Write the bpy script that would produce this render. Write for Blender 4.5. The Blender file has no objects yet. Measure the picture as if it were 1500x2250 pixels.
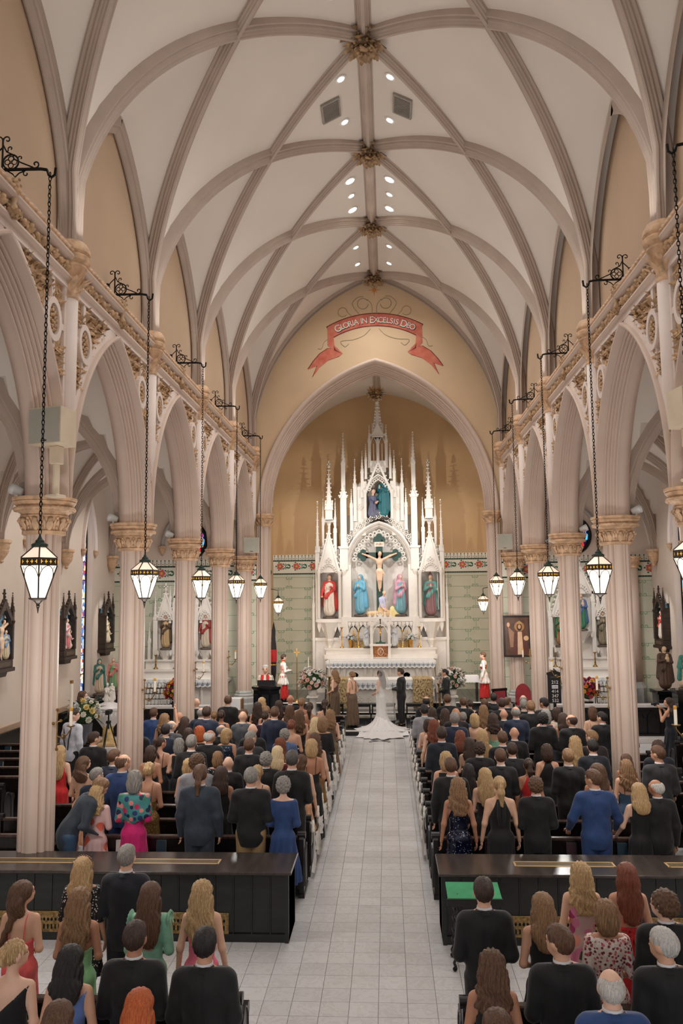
import bpy, math, random
import numpy as np
from mathutils import Vector, Matrix, Euler
SC = bpy.context.scene
COL = SC.collection
PI = math.pi
# ---------------------------------------------------------------- camera
cam_d = bpy.data.cameras.new('camera'); cam = bpy.data.objects.new('camera', cam_d); COL.objects.link(cam)
cam_d.sensor_fit = 'VERTICAL'; cam_d.sensor_height = 36.0; cam_d.lens = 36.0 * 1805.0 / 2250.0
cam_d.clip_start = 0.1; cam_d.clip_end = 300
_p, _y, _r = .1038, .0544, -.01
_F = Vector((-math.sin(_y) * math.cos(_p), math.cos(_y) * math.cos(_p), math.sin(_p)))
_R0 = Vector((math.cos(_y), math.sin(_y), 0)); _U0 = _R0.cross(_F)
_R = _R0 * math.cos(_r) + _U0 * math.sin(_r); _U = -_R0 * math.sin(_r) + _U0 * math.cos(_r)
cam.matrix_world = Matrix(((_R.x, _U.x, -_F.x, 0), (_R.y, _U.y, -_F.y, 0), (_R.z, _U.z, -_F.z, 4.4), (0, 0, 0, 1)))
SC.camera = cam
# ---------------------------------------------------------------- world, lights, exposure
w = bpy.data.worlds.new('world'); SC.world = w; w.use_nodes = True
w.node_tree.nodes['Background'].inputs[0].default_value = (.97, .985, 1.0, 1)
w.node_tree.nodes['Background'].inputs[1].default_value = .75
SC.view_settings.view_transform = 'Standard'; SC.view_settings.look = 'None'
SC.view_settings.exposure = 0.54; SC.view_settings.gamma = 1.0; SC.view_settings.use_curve_mapping = False
SC.cycles.use_denoising = True; SC.cycles.use_adaptive_sampling = True; SC.cycles.adaptive_threshold = .04; SC.cycles.max_bounces = 6; SC.cycles.diffuse_bounces = 3
SC.cycles.glossy_bounces = 3; SC.cycles.transmission_bounces = 3; SC.cycles.transparent_max_bounces = 6
SC.cycles.sample_clamp_indirect = 4; SC.cycles.caustics_reflective = False; SC.cycles.caustics_refractive = False
XN = -.31            # nave axis; the camera stands at x = 0
BAY = 4.3; Y0 = 11.9  # column k stands at Y0 + BAY * k
def yk(k): return Y0 + BAY * k
def spot(name, loc, target, power, angle, blend=.6, size=.08, col=(1, .985, .96)):
    l = bpy.data.lights.new(name, 'SPOT'); l.energy = power; l.spot_size = angle; l.spot_blend = blend
    l.shadow_soft_size = size; l.color = col
    o = bpy.data.objects.new(name, l); COL.objects.link(o); o.location = loc
    o.rotation_euler = (Vector(target) - Vector(loc)).to_track_quat('-Z', 'Y').to_euler(); return o
# recessed downlights in the vault, two rows of them beside the ridge
DOWN = []
for _yy in (4.4, 8.7, 13.0, 14.7, 17.3, 18.98, 21.85, 22.7, 23.57, 26.23, 27.62):
    for _s in (-1, 1): DOWN.append((XN + _s * .56, _yy))
for _x, _yy in DOWN:
    spot('downlight_lamp', (_x, _yy, 15.6), (_x * 1.6, _yy, 0), 105, 2.3, .8, .09)
# added uplights behind the cornice, without any fixture, brighten the vault
for _k in range(-3, 4):
    for _s in (-1, 1): spot('vault_fill_uplight', (XN + _s * 4.25, yk(_k) + .0, 10.0), (XN + _s * 1.2, yk(_k), 16), 75, 2.5, 1.0, .3)
# the lights that wash the high altar from the arch and the sanctuary sides
for _s in (-1, 1):
    spot('altar_wash_lamp', (XN + _s * 3.55, 30.25, 8.6), (XN - _s * 1.3, 35.0, 7.0), 400, 1.2, .5, .03)
    spot('altar_key_lamp', (XN + _s * 1.6, 30.2, 11.2), (XN - _s * .3, 34.0, 2.8), 190, 1.0, .6, .05)
    spot('chancel_fill_spot', (XN + _s * 2.4, 32.2, 11.6), (XN + _s * 3.6, 35.6, 3), 330, 1.3, .8, .08)  # added spots with no fixture, to brighten the dado and back wall
    spot('side_altar_lamp', (XN + _s * 6.6, 26.0, 6.6), (XN + _s * 7.1, 29.2, 2.6), 130, 1.3, .7, .06)
    for _yy in (13.2, 17.5, 21.8, 26.1): spot('aisle_lamp', (XN + _s * 7.3, _yy, 8.2), (XN + _s * 8.9, _yy, 2), 150, 2.2, .9, .12)
# ---------------------------------------------------------------- materials
def lin(c):
    r = []
    for v in c:
        v = v / 255.0; r.append(v / 12.92 if v <= .04045 else ((v + .055) / 1.055) ** 2.4)
    return tuple(r) + (1.0,)
_M = {}
def mat(name, rgb, rough=.6, metal=0, var=.06, scale=3.0, bump=0, bscale=30, emit=0, stretch=None, rgb2=None, sheen=0, spec=.5, coords='Object', detail=4):
    """one procedural material: a base colour broken up by noise, with optional fine relief"""
    if name in _M: return _M[name]
    m = bpy.data.materials.new(name); m.use_nodes = True; nt = m.node_tree; b = nt.nodes['Principled BSDF']
    b.inputs['Roughness'].default_value = rough; b.inputs['Metallic'].default_value = metal
    b.inputs['Specular IOR Level'].default_value = spec
    tc = nt.nodes.new('ShaderNodeTexCoord'); mp = nt.nodes.new('ShaderNodeMapping')
    nt.links.new(tc.outputs[coords], mp.inputs[0])
    if stretch: mp.inputs['Scale'].default_value = stretch
    n = nt.nodes.new('ShaderNodeTexNoise'); n.inputs['Scale'].default_value = scale; n.inputs['Detail'].default_value = detail
    nt.links.new(mp.outputs[0], n.inputs['Vector'])
    rp = nt.nodes.new('ShaderNodeValToRGB')
    c = lin(rgb)
    if rgb2: a, d = c, lin(rgb2)
    else:
        a = tuple(min(1, v * (1 - var * 1.6)) for v in c[:3]) + (1,); d = tuple(min(1, v * (1 + var * 1.6)) for v in c[:3]) + (1,)
    rp.color_ramp.elements[0].position = .33; rp.color_ramp.elements[0].color = a
    rp.color_ramp.elements[1].position = .67; rp.color_ramp.elements[1].color = d
    nt.links.new(n.outputs['Fac'], rp.inputs[0]); nt.links.new(rp.outputs[0], b.inputs['Base Color'])
    if sheen: b.inputs['Sheen Weight'].default_value = sheen
    if emit:
        nt.links.new(rp.outputs[0], b.inputs['Emission Color']); b.inputs['Emission Strength'].default_value = emit
    if bump:
        n2 = nt.nodes.new('ShaderNodeTexNoise'); n2.inputs['Scale'].default_value = bscale; n2.inputs['Detail'].default_value = 3
        nt.links.new(mp.outputs[0], n2.inputs['Vector'])
        bp = nt.nodes.new('ShaderNodeBump'); bp.inputs['Strength'].default_value = bump; bp.inputs['Distance'].default_value = .02
        nt.links.new(n2.outputs['Fac'], bp.inputs['Height']); nt.links.new(bp.outputs[0], b.inputs['Normal'])
    _M[name] = m; return m
# ---------------------------------------------------------------- mesh helpers
class MB:
    """collects shapes; build() links them as ONE mesh object"""
    def __init__(s): s.v = []; s.f = []; s.m = []; s.cur = 0
    def mt(s, i): s.cur = i; return s
    def add(s, vs, fs):
        o = len(s.v); s.v.extend([tuple(map(float, p)) for p in vs])
        for q in fs: s.f.append(tuple(i + o for i in q)); s.m.append(s.cur)
        return s
    def box(s, x0, y0, z0, x1, y1, z1):
        return s.add([(x0, y0, z0), (x1, y0, z0), (x1, y1, z0), (x0, y1, z0), (x0, y0, z1), (x1, y0, z1), (x1, y1, z1), (x0, y1, z1)],
                     [(0, 3, 2, 1), (4, 5, 6, 7), (0, 1, 5, 4), (1, 2, 6, 5), (2, 3, 7, 6), (3, 0, 4, 7)])
    def cbox(s, c, d): return s.box(c[0] - d[0] / 2, c[1] - d[1] / 2, c[2] - d[2] / 2, c[0] + d[0] / 2, c[1] + d[1] / 2, c[2] + d[2] / 2)
    def bbox(s, x0, y0, z0, x1, y1, z1, b=.01):
        """box with chamfered vertical faces"""
        def ring(z, i): return [(x0 + i, y0 + i, z), (x1 - i, y0 + i, z), (x1 - i, y1 - i, z), (x0 + i, y1 - i, z)]
        vs = ring(z0, b) + ring(z0 + b, 0) + ring(z1 - b, 0) + ring(z1, b); fs = [(3, 2, 1, 0), (12, 13, 14, 15)]
        for k in range(3):
            for i in range(4): fs.append((k * 4 + i, k * 4 + (i + 1) % 4, k * 4 + 4 + (i + 1) % 4, k * 4 + 4 + i))
        return s.add(vs, fs)
    def cyl(s, p0, p1, r0, r1=None, n=10, cap=True):
        r1 = r0 if r1 is None else r1
        p0 = Vector(p0); p1 = Vector(p1); d = (p1 - p0).normalized()
        a = d.orthogonal().normalized(); b = d.cross(a)
        vs = []
        for p, r in ((p0, r0), (p1, r1)):
            for i in range(n):
                t = 2 * PI * i / n; vs.append(p + a * (math.cos(t) * r) + b * (math.sin(t) * r))
        fs = [(i, (i + 1) % n, n + (i + 1) % n, n + i) for i in range(n)]
        if cap: fs += [tuple(range(n - 1, -1, -1)), tuple(range(n, 2 * n))]
        return s.add(vs, fs)
    def lathe(s, prof, c=(0, 0, 0), n=16, a0=0, a1=2 * PI, sy=1.0, rot=0, cap=True):
        full = abs(a1 - a0 - 2 * PI) < 1e-6; m = n if full else n + 1
        vs = []
        for r, z in prof:
            for i in range(m):
                t = a0 + (a1 - a0) * i / n + rot; vs.append((c[0] + math.cos(t) * r, c[1] + math.sin(t) * r * sy, c[2] + z))
        fs = []
        for k in range(len(prof) - 1):
            for i in range(n):
                j = (i + 1) % m; fs.append((k * m + i, k * m + j, k * m + m + j, k * m + m + i))
        if full and cap: fs += [tuple(range(m - 1, -1, -1)), tuple(range((len(prof) - 1) * m, len(prof) * m))]
        return s.add(vs, fs)
    def ball(s, c, r, n=8, m=6):
        rx, ry, rz = (r, r, r) if not hasattr(r, '__len__') else r
        vs = [(c[0], c[1], c[2] - rz)]
        for k in range(1, m):
            ph = -PI / 2 + PI * k / m
            for i in range(n):
                t = 2 * PI * i / n; vs.append((c[0] + rx * math.cos(ph) * math.cos(t), c[1] + ry * math.cos(ph) * math.sin(t), c[2] + rz * math.sin(ph)))
        vs.append((c[0], c[1], c[2] + rz)); L = len(vs) - 1
        fs = [(0, 1 + (i + 1) % n, 1 + i) for i in range(n)]
        for k in range(m - 2):
            for i in range(n): a = 1 + k * n; fs.append((a + i, a + (i + 1) % n, a + n + (i + 1) % n, a + n + i))
        a = 1 + (m - 2) * n; fs += [(a + i, a + (i + 1) % n, L) for i in range(n)]
        return s.add(vs, fs)
    def prism(s, pts, y0, y1):
        """outline in x,z extruded along y"""
        n = len(pts); vs = [(x, y0, z) for x, z in pts] + [(x, y1, z) for x, z in pts]
        return s.add(vs, [tuple(range(n)), tuple(range(2 * n - 1, n - 1, -1))] + [(i, n + i, n + (i + 1) % n, (i + 1) % n) for i in range(n)])
    def prismx(s, pts, x0, x1):
        """outline in y,z extruded along x"""
        n = len(pts); vs = [(x0, y, z) for y, z in pts] + [(x1, y, z) for y, z in pts]
        return s.add(vs, [tuple(range(n - 1, -1, -1)), tuple(range(n, 2 * n))] + [(i, (i + 1) % n, n + (i + 1) % n, n + i) for i in range(n)])
    def sweep(s, path, prof, side=None, closed=False, cap=False, flip=False):
        """profile (a, b): a along the side vector, b along side x tangent"""
        P = [Vector(p) for p in path]; n = len(P); m = len(prof); vs = []
        for i in range(n):
            if closed: t = (P[(i + 1) % n] - P[i - 1]).normalized()
            else: t = (P[min(i + 1, n - 1)] - P[max(i - 1, 0)]).normalized()
            sd = Vector(side(i) if callable(side) else side) if side is not None else t.orthogonal()
            sd = (sd - t * sd.dot(t)).normalized(); up = sd.cross(t)
            if flip: up = -up
            for a, b in prof: vs.append(P[i] + sd * a + up * b)
        fs = []
        for i in range(n if closed else n - 1):
            j = (i + 1) % n
            for k in range(m - 1): fs.append((i * m + k, i * m + k + 1, j * m + k + 1, j * m + k))
        if cap: fs += [tuple(range(m)), tuple(range((n - 1) * m, n * m))[::-1]]
        return s.add(vs, fs)
    def tube(s, path, r, n=6, closed=False, side=None):
        rr = r if callable(r) else (lambda i: r)
        P = [Vector(p) for p in path]; L = len(P); vs = []; ref = None
        for i in range(L):
            if closed: t = (P[(i + 1) % L] - P[i - 1]).normalized()
            else: t = (P[min(i + 1, L - 1)] - P[max(i - 1, 0)]).normalized()
            if ref is None: ref = t.orthogonal().normalized()
            ref = (ref - t * ref.dot(t)); ref = ref.normalized() if ref.length > 1e-6 else t.orthogonal().normalized()
            b = t.cross(ref)
            for k in range(n):
                a = 2 * PI * k / n; vs.append(P[i] + ref * (math.cos(a) * rr(i)) + b * (math.sin(a) * rr(i)))
        fs = []
        for i in range(L if closed else L - 1):
            j = (i + 1) % L
            for k in range(n): fs.append((i * n + k, i * n + (k + 1) % n, j * n + (k + 1) % n, j * n + k))
        if not closed: fs += [tuple(range(n - 1, -1, -1)), tuple(range((L - 1) * n, L * n))]
        return s.add(vs, fs)
    def xf(s, M, i0=0):
        for i in range(i0, len(s.v)): s.v[i] = tuple(M @ Vector(s.v[i]))
        return s
    def mesh(s, name, smooth=False):
        me = bpy.data.meshes.new(name); me.from_pydata(s.v, [], s.f)
        if any(s.m): me.polygons.foreach_set('material_index', s.m)
        if smooth:
            me.polygons.foreach_set('use_smooth', [True] * len(s.f))
            if smooth != True: me.set_sharp_from_angle(angle=smooth)
        me.update(); return me
    def build(s, name, mats, parent=None, smooth=False, loc=None, rz=0):
        me = s.mesh(name, smooth)
        return inst(name, me, mats, parent, loc, rz)
def inst(name, me, mats, parent=None, loc=None, rz=0, scale=None, objmat=False):
    o = bpy.data.objects.new(name, me); COL.objects.link(o)
    ms = mats if isinstance(mats, (list, tuple)) else [mats]
    while len(me.materials) < len(ms): me.materials.append(None if objmat else ms[len(me.materials)])
    if objmat:
        for i, x in enumerate(ms): o.material_slots[i].link = 'OBJECT'; o.material_slots[i].material = x
    if parent is not None: o.parent = parent
    if loc is not None: o.location = loc
    if rz: o.rotation_euler = (0, 0, rz)
    if scale is not None: o.scale = scale
    return o
def tag(o, label, cat, group=None, kind=None):
    if label: o['label'] = label
    if cat: o['category'] = cat
    if group: o['group'] = group
    if kind: o['kind'] = kind
    return o
def struct(o, label=None): o['kind'] = 'structure'; 
def thing(name, label, cat, loc=(0, 0, 0), rz=0, group=None, scale=None):
    o = bpy.data.objects.new(name, None); COL.objects.link(o); o.empty_display_size = .1
    o.location = loc; o.rotation_euler = (0, 0, rz)
    if scale is not None: o.scale = scale
    return tag(o, label, cat, group)
def copy_tree(o, parent=None, loc=None, rz=None):
    c = o.copy(); COL.objects.link(c); c.parent = parent
    if loc is not None: c.location = loc
    if rz is not None: c.rotation_euler = (0, 0, rz)
    for ch in list(o.children): copy_tree(ch, c)
    return c
# ---------------------------------------------------------------- smooth solids (distance fields meshed by surface nets)
def sd_cone(P, a, b, ra, rb):
    a = np.array(a, np.float32); b = np.array(b, np.float32); ba = b - a; L = max(float(ba @ ba), 1e-9)
    t = np.clip(((P - a) @ ba) / L, 0, 1)
    q = P - a - t[..., None] * ba
    return np.sqrt((q * q).sum(-1)) - (ra + (rb - ra) * t)
def sd_ell(P, c, r):
    c = np.array(c, np.float32); r = np.array(r, np.float32); q = P - c
    k0 = np.sqrt(((q / r) ** 2).sum(-1)); k1 = np.sqrt(((q / (r * r)) ** 2).sum(-1)) + 1e-6
    return np.where(k0 < .25, (k0 - 1) * r.min(), k0 * (k0 - 1) / k1)
def prim_d(p, P): return sd_cone(P, *p[1:5 + 0]) if p[0] == 'c' else sd_ell(P, p[1], p[2])
def prim_bb(p, m):
    if p[0] == 'c':
        a, b, ra, rb = p[1:5]; r = max(ra, rb) + m
        return [min(a[i], b[i]) - r for i in range(3)], [max(a[i], b[i]) + r for i in range(3)]
    return [p[1][i] - p[2][i] - m for i in range(3)], [p[1][i] + p[2][i] + m for i in range(3)]
def solid(prims, h=.016, k=.04, cuts=(), labels=False, warp=None):
    """prims: ('c', a, b, ra, rb[, label]) or ('e', centre, radii[, label]); cuts: functions of P giving a field to intersect with"""
    lo = np.min([prim_bb(p, k * .6 + 2 * h)[0] for p in prims], 0); hi = np.max([prim_bb(p, k * .6 + 2 * h)[1] for p in prims], 0)
    n = np.maximum(((hi - lo) / h).astype(int) + 2, 4)
    ax = [lo[i] + h * np.arange(n[i]) for i in range(3)]
    F = np.full(n, .3, np.float32)
    for p in prims:
        b0, b1 = prim_bb(p, k + 2 * h)
        sl = [slice(max(0, int((b0[i] - lo[i]) / h)), min(n[i], int((b1[i] - lo[i]) / h) + 2)) for i in range(3)]
        G = np.stack(np.meshgrid(ax[0][sl[0]], ax[1][sl[1]], ax[2][sl[2]], indexing='ij'), -1).astype(np.float32)
        d = prim_d(p, G); f = F[sl[0], sl[1], sl[2]]
        hh = np.clip(.5 + .5 * (f - d) / k, 0, 1); F[sl[0], sl[1], sl[2]] = f + (d - f) * hh - k * hh * (1 - hh)
    if cuts or warp:
        G = np.stack(np.meshgrid(*ax, indexing='ij'), -1).astype(np.float32)
        for c in cuts: F = np.maximum(F, c(G))
    F[0] = F[-1] = .1; F[:, 0] = F[:, -1] = .1; F[:, :, 0] = F[:, :, -1] = .1
    V, Q = nets(F, lo, h)
    if labels:
        C = V[Q].mean(1).astype(np.float32); best = None
        for p in prims:
            d = prim_d(p, C); l = p[-1] if not isinstance(p[-1], (tuple, float)) else 0
            if best is None: best = d.copy(); lab = np.full(len(C), l)
            else: mk = d < best; best[mk] = d[mk]; lab[mk] = l
        return V, Q, lab
    return V, Q
def nets(F, lo, h):
    S = F < 0; nx, ny, nz = F.shape
    cnt = np.zeros((nx - 1, ny - 1, nz - 1), np.int8)
    for i in (0, 1):
        for j in (0, 1):
            for l in (0, 1): cnt += S[i:nx - 1 + i, j:ny - 1 + j, l:nz - 1 + l]
    act = (cnt > 0) & (cnt < 8); I = np.argwhere(act); idx = np.full(act.shape, -1, np.int64); idx[act] = np.arange(len(I))
    acc = np.zeros((len(I), 3)); num = np.zeros(len(I))
    cor = [(i, j, l) for i in (0, 1) for j in (0, 1) for l in (0, 1)]
    for a in range(8):
        for b in range(a + 1, 8):
            ca, cb = cor[a], cor[b]
            if sum(abs(ca[i] - cb[i]) for i in range(3)) != 1: continue
            fa = F[I[:, 0] + ca[0], I[:, 1] + ca[1], I[:, 2] + ca[2]]; fb = F[I[:, 0] + cb[0], I[:, 1] + cb[1], I[:, 2] + cb[2]]
            m = (fa < 0) != (fb < 0); t = np.where(m, fa / np.where(m, fa - fb, 1), 0)
            acc += np.where(m[:, None], np.array(ca) + t[:, None] * (np.array(cb) - np.array(ca)), 0); num += m
    V = (I + acc / np.maximum(num, 1)[:, None]) * h + lo
    Q = []
    for axis in range(3):
        sl0 = [slice(1, -1)] * 3; sl0[axis] = slice(0, -1); sl1 = [slice(1, -1)] * 3; sl1[axis] = slice(1, None)
        A = S[tuple(sl0)]; B = S[tuple(sl1)]; E = np.argwhere(A != B)
        off = np.array([1, 1, 1]); off[axis] = 0; E = E + off
        u = np.zeros(3, int); v = np.zeros(3, int); u[(axis + 1) % 3] = 1; v[(axis + 2) % 3] = 1
        g = lambda e: idx[e[:, 0], e[:, 1], e[:, 2]]
        q = np.stack([g(E - u - v), g(E - v), g(E), g(E - u)], 1)
        fl = S[E[:, 0], E[:, 1], E[:, 2]]; q[~fl] = q[~fl][:, ::-1]; Q.append(q)
    Q = np.concatenate(Q); return V, Q[(Q >= 0).all(1)]
def np_mesh(name, V, Q, lab=None, smooth=True):
    me = bpy.data.meshes.new(name); me.vertices.add(len(V)); me.vertices.foreach_set('co', np.asarray(V, np.float32).ravel())
    n = len(Q); me.loops.add(n * 4); me.loops.foreach_set('vertex_index', np.asarray(Q, np.int32).ravel())
    me.polygons.add(n); me.polygons.foreach_set('loop_start', np.arange(0, n * 4, 4, dtype=np.int32))
    if lab is not None: me.polygons.foreach_set('material_index', np.asarray(lab, np.int32))
    me.update(calc_edges=True); me.validate()
    if smooth: me.polygons.foreach_set('use_smooth', [True] * len(me.polygons))
    return me
def smooth(P, n=5):
    """Catmull-Rom through the given points"""
    P = [Vector(p) for p in P]; Q = [P[0] * 2 - P[1]] + P + [P[-1] * 2 - P[-2]]; R = []
    for i in range(1, len(Q) - 2):
        for j in range(n):
            t = j / n; a, b, c, d = Q[i - 1:i + 3]; R.append(.5 * (2 * b + (c - a) * t + (2 * a - 5 * b + 4 * c - d) * t * t + (3 * b - a - 3 * c + d) * t ** 3))
    return R + [P[-1]]
def arc_pts(cx, cz, r, a0, a1, n): return [(cx + r * math.cos(a0 + (a1 - a0) * i / n), cz + r * math.sin(a0 + (a1 - a0) * i / n)) for i in range(n + 1)]
def pointed(a, rise, n=16, off=0.0):
    """pointed arch from (-a, 0) over (0, rise) to (a, 0); off shrinks it concentrically"""
    R = (rise * rise + a * a) / (2 * a); c = R - a; r = R - off
    top = math.acos(min(1, c / r))
    left = [(c - r * math.cos(top * i / n), r * math.sin(top * i / n)) for i in range(n + 1)]
    return left + [(-x, z) for x, z in left[:-1][::-1]]
random.seed(7)
# ================================================================ the building
m_vault = mat('vault_plaster', (224, 213, 202), .8, var=.02, scale=.6)
m_rib = mat('rib_paint', (180, 161, 147), .7, var=.03, scale=2)
m_wall = mat('wall_paint', (194, 166, 138), .8, var=.025, scale=.8)
m_aisle = mat('aisle_wall_paint', (226, 208, 192), .8, var=.025, scale=.8)
m_gold = mat('gloria_wall_paint', (216, 187, 152), .8, var=.03, scale=.7)
m_back = mat('chancel_wall_paint', (204, 168, 124), .75, var=.04, scale=.7)
m_white = mat('white_moulding', (236, 220, 210), .6, var=.02, scale=2)
m_shaft = mat('shaft_paint', (212, 189, 173), .55, var=.025, scale=1.5)
m_tan = mat('tan_ornament', (200, 164, 126), .65, var=.18, scale=9, bump=.5, bscale=40)
m_cap = mat('capital_paint', (214, 176, 140), .6, var=.16, scale=7, bump=.4, bscale=30)
m_boss = mat('boss_gilt', (160, 128, 94), .5, var=.3, scale=14, bump=.4, bscale=40)
m_dark = mat('ebonised_wood', (24, 20, 20), .32, var=.25, scale=4, stretch=(1, 1, 8))
m_black = mat('black_marble', (18, 20, 22), .12, var=.5, scale=2.5)
m_iron = mat('wrought_iron', (22, 22, 22), .5, metal=.6, var=.2)
m_marble = mat('white_marble', (222, 216, 212), .3, var=.05, scale=2.5)
m_alt = mat('altar_white_paint', (238, 230, 220), .45, var=.02, scale=3)
def tile_mat(name, base, vein, rough):
    m = bpy.data.materials.new(name); m.use_nodes = True; nt = m.node_tree; b = nt.nodes['Principled BSDF']
    g = nt.nodes.new('ShaderNodeNewGeometry'); oi = nt.nodes.new('ShaderNodeObjectInfo')
    n = nt.nodes.new('ShaderNodeTexNoise'); n.inputs['Scale'].default_value = 5; n.inputs['Detail'].default_value = 7; n.inputs['Distortion'].default_value = 1.5
    wn = nt.nodes.new('ShaderNodeTexWhiteNoise'); sn = nt.nodes.new('ShaderNodeVectorMath'); sn.operation = 'SNAP'; sn.inputs[1].default_value = (.3158, .3158, 9)
    of = nt.nodes.new('ShaderNodeVectorMath'); of.inputs[1].default_value = (-.4663, 0, 50)
    nt.links.new(g.outputs['Position'], of.inputs[0]); nt.links.new(of.outputs[0], sn.inputs[0]); nt.links.new(sn.outputs[0], wn.inputs['Vector'])
    ad = nt.nodes.new('ShaderNodeVectorMath'); nt.links.new(g.outputs['Position'], ad.inputs[0])
    sc = nt.nodes.new('ShaderNodeVectorMath'); sc.operation = 'SCALE'; sc.inputs['Scale'].default_value = 8; nt.links.new(wn.outputs['Color'], sc.inputs[0])
    nt.links.new(sc.outputs[0], ad.inputs[1]); nt.links.new(ad.outputs[0], n.inputs['Vector'])
    rp = nt.nodes.new('ShaderNodeValToRGB'); e = rp.color_ramp.elements
    e[0].position = .44; e[0].color = lin(base); e[1].position = .56; e[1].color = lin(base)
    k = e.new(.5); k.color = lin(vein)
    nt.links.new(n.outputs['Fac'], rp.inputs[0])
    hs = nt.nodes.new('ShaderNodeHueSaturation'); nt.links.new(rp.outputs[0], hs.inputs['Color'])
    mr = nt.nodes.new('ShaderNodeMapRange'); mr.inputs['To Min'].default_value = .93; mr.inputs['To Max'].default_value = 1.04
    nt.links.new(wn.outputs['Value'], mr.inputs[0]); nt.links.new(mr.outputs[0], hs.inputs['Value'])
    nt.links.new(hs.outputs[0], b.inputs['Base Color']); b.inputs['Roughness'].default_value = rough
    return m
m_tile = tile_mat('marble_floor_tile', (212, 210, 210), (202, 199, 198), .24)
m_btile = tile_mat('black_floor_tile', (20, 23, 25), (52, 56, 58), .15)
m_grout = mat('floor_grout', (164, 158, 153), .8)
# ---- floor: every tile near the camera is a part, the far field is one part
fl = MB().box(-30, -12, -.3, 30, 60, -.012).build('floor', m_grout); struct(fl)
TS = .3158
def tile_shape(mb, x, y, z=0):
    g = .0012; b = .0022; a, c = x + g, x + TS - g; d, e = y + g, y + TS - g
    return mb.add([(a, d, z - .012), (c, d, z - .012), (c, e, z - .012), (a, e, z - .012), (a + b, d + b, z), (c - b, d + b, z), (c - b, e - b, z), (a + b, e - b, z)],
                  [(4, 5, 6, 7), (0, 1, 5, 4), (1, 2, 6, 5), (2, 3, 7, 6), (3, 0, 4, 7)])
tme = tile_shape(MB(), 0, 0).mesh('floor_tile'); near = set()
for i in range(-7, 3):
    for j in range(25, 54):
        if (i in (-7, 2) and j > 33): continue
        near.add((i, j)); inst('floor_tile', tme, m_tile, fl, (.4663 + i * TS, j * TS, 0))
ft = MB()
for i in range(-33, 29):
    for j in range(8, 85):
        if (i, j) not in near: tile_shape(ft, .4663 + i * TS, j * TS)
ft.build('tile_field', m_tile, fl)['kind'] = 'stuff'
em = MB(); [em.tube([(-.3 - .28 * s_, 25.72, .003), (-.3, 25.86, .003), (-.3 + .28 * s_, 26.0, .003)], .008, 4) for s_ in (-1, 1)]; [em.tube([(-.3 + s_ * .28 + .05 * math.cos(a), 25.72 + .04 * math.sin(a), .003) for a in np.linspace(0, 2 * PI, 9)[:-1]], .008, 4, closed=True) for s_ in (-1, 1)]
em.tube([(-.55, 25.86, .003), (-.05, 25.86, .003)], .008, 4).build('inlaid_emblem', mat('emblem_dark', (92, 88, 88), .5), fl)['kind'] = 'stuff'
# ---- sanctuary platform in three levels, black tiles with a pale nosing
sp = MB().box(-9.9, 26.85, -.01, 9.3, 37, .15).box(-5, 29.9, .1, 4.4, 37, .31).box(-4.95, 31.3, .25, 4.35, 37, .47).build('floor_sanctuary', m_grout); struct(sp)
bt = MB()
for i in range(-33, 29):
    for j in range(85, 114):
        x = .4663 + i * TS; y = j * TS + .012
        z = .47 if (-5.1 < x < 4.2 and y > 31.2) else .31 if (-5.1 < x < 4.2 and y > 29.85) else .15
        if z == .15 and y > 30 and -5.1 < x < 4.2: continue
        tile_shape(bt, x, y, z + .012)
bt.build('black_tile_field', m_btile, sp)['kind'] = 'stuff'
ns = MB()
for x0, x1, y, z in ((-9.9, 9.3, 26.82, .165), (-5, 4.4, 29.87, .325), (-4.95, 4.35, 31.27, .485)):
    ns.bbox(x0, y, z - .035, x1, y + .12, z + .003, .008)
ns.build('step_nosing', m_marble, sp)
rs = MB()
for x0, x1, y, z in ((-9.9, 9.3, 26.845, .125), (-5, 4.4, 29.895, .285), (-4.95, 4.35, 31.295, .445)):
    rs.box(x0, y, z - .125, x1, y + .02, z)
rs.build('step_riser', m_black, sp)
# ---- vault geometry
W = 4.6; ZS = 9.8; HV = 6.4; RV = (HV * HV + W * W) / (2 * W)
def gv(d): q = RV - W + d; return ZS + math.sqrt(max(RV * RV - q * q, 0))
LR = 3.3; LRR = (LR * LR + 2.15 * 2.15) / 4.3
def lun(tt): return ZS + math.sqrt(max(LRR * LRR - (LRR - tt) ** 2, 0))
def vz(d, t):
    tt = min(t, BAY - t); dr = W * (1 - tt / BAY)
    if d <= dr: return gv(d)
    s = (W - d) / max(W - dr, 1e-6); g = gv(dr); l = lun(tt)
    return l + (g - l) * (s + .25 * s * (1 - s))
ceil = bpy.data.objects.new('ceiling', None); COL.objects.link(ceil); ceil['kind'] = 'structure'
KB = range(-4, 4)
for sgn in (-1, 1):
    mb = MB(); nd, nt_ = 28, 24
    ys = [yk(k) + BAY * i / nt_ for k in KB for i in range(nt_)] + [yk(4)]
    for yy in ys:
        t = (yy - Y0) % BAY
        for j in range(nd + 1): d = W * j / nd; mb.v.append((XN + sgn * d, yy, vz(d, t)))
    for i in range(len(ys) - 1):
        for j in range(nd): q = (i * (nd + 1) + j, i * (nd + 1) + j + 1, (i + 1) * (nd + 1) + j + 1, (i + 1) * (nd + 1) + j); mb.f.append(q if sgn < 0 else q[::-1]); mb.m.append(0)
    mb.build('vault_web', m_vault, ceil, smooth=.7)
RIBP = [(-.15, -.25), (-.15, .045), (-.125, .06), (-.1, .06), (-.095, .1), (-.07, .115), (-.06, .15), (-.035, .165), (-.03, .2), (0, .21), (.03, .2), (.035, .165), (.06, .15), (.07, .115), (.095, .1), (.1, .06), (.125, .06), (.15, .045), (.15, -.25)]
def rib(path, parent, side, prof=RIBP, name='rib', m=m_rib):
    return MB().sweep(path, prof, side).build(name, m, parent, smooth=.5)
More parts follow.
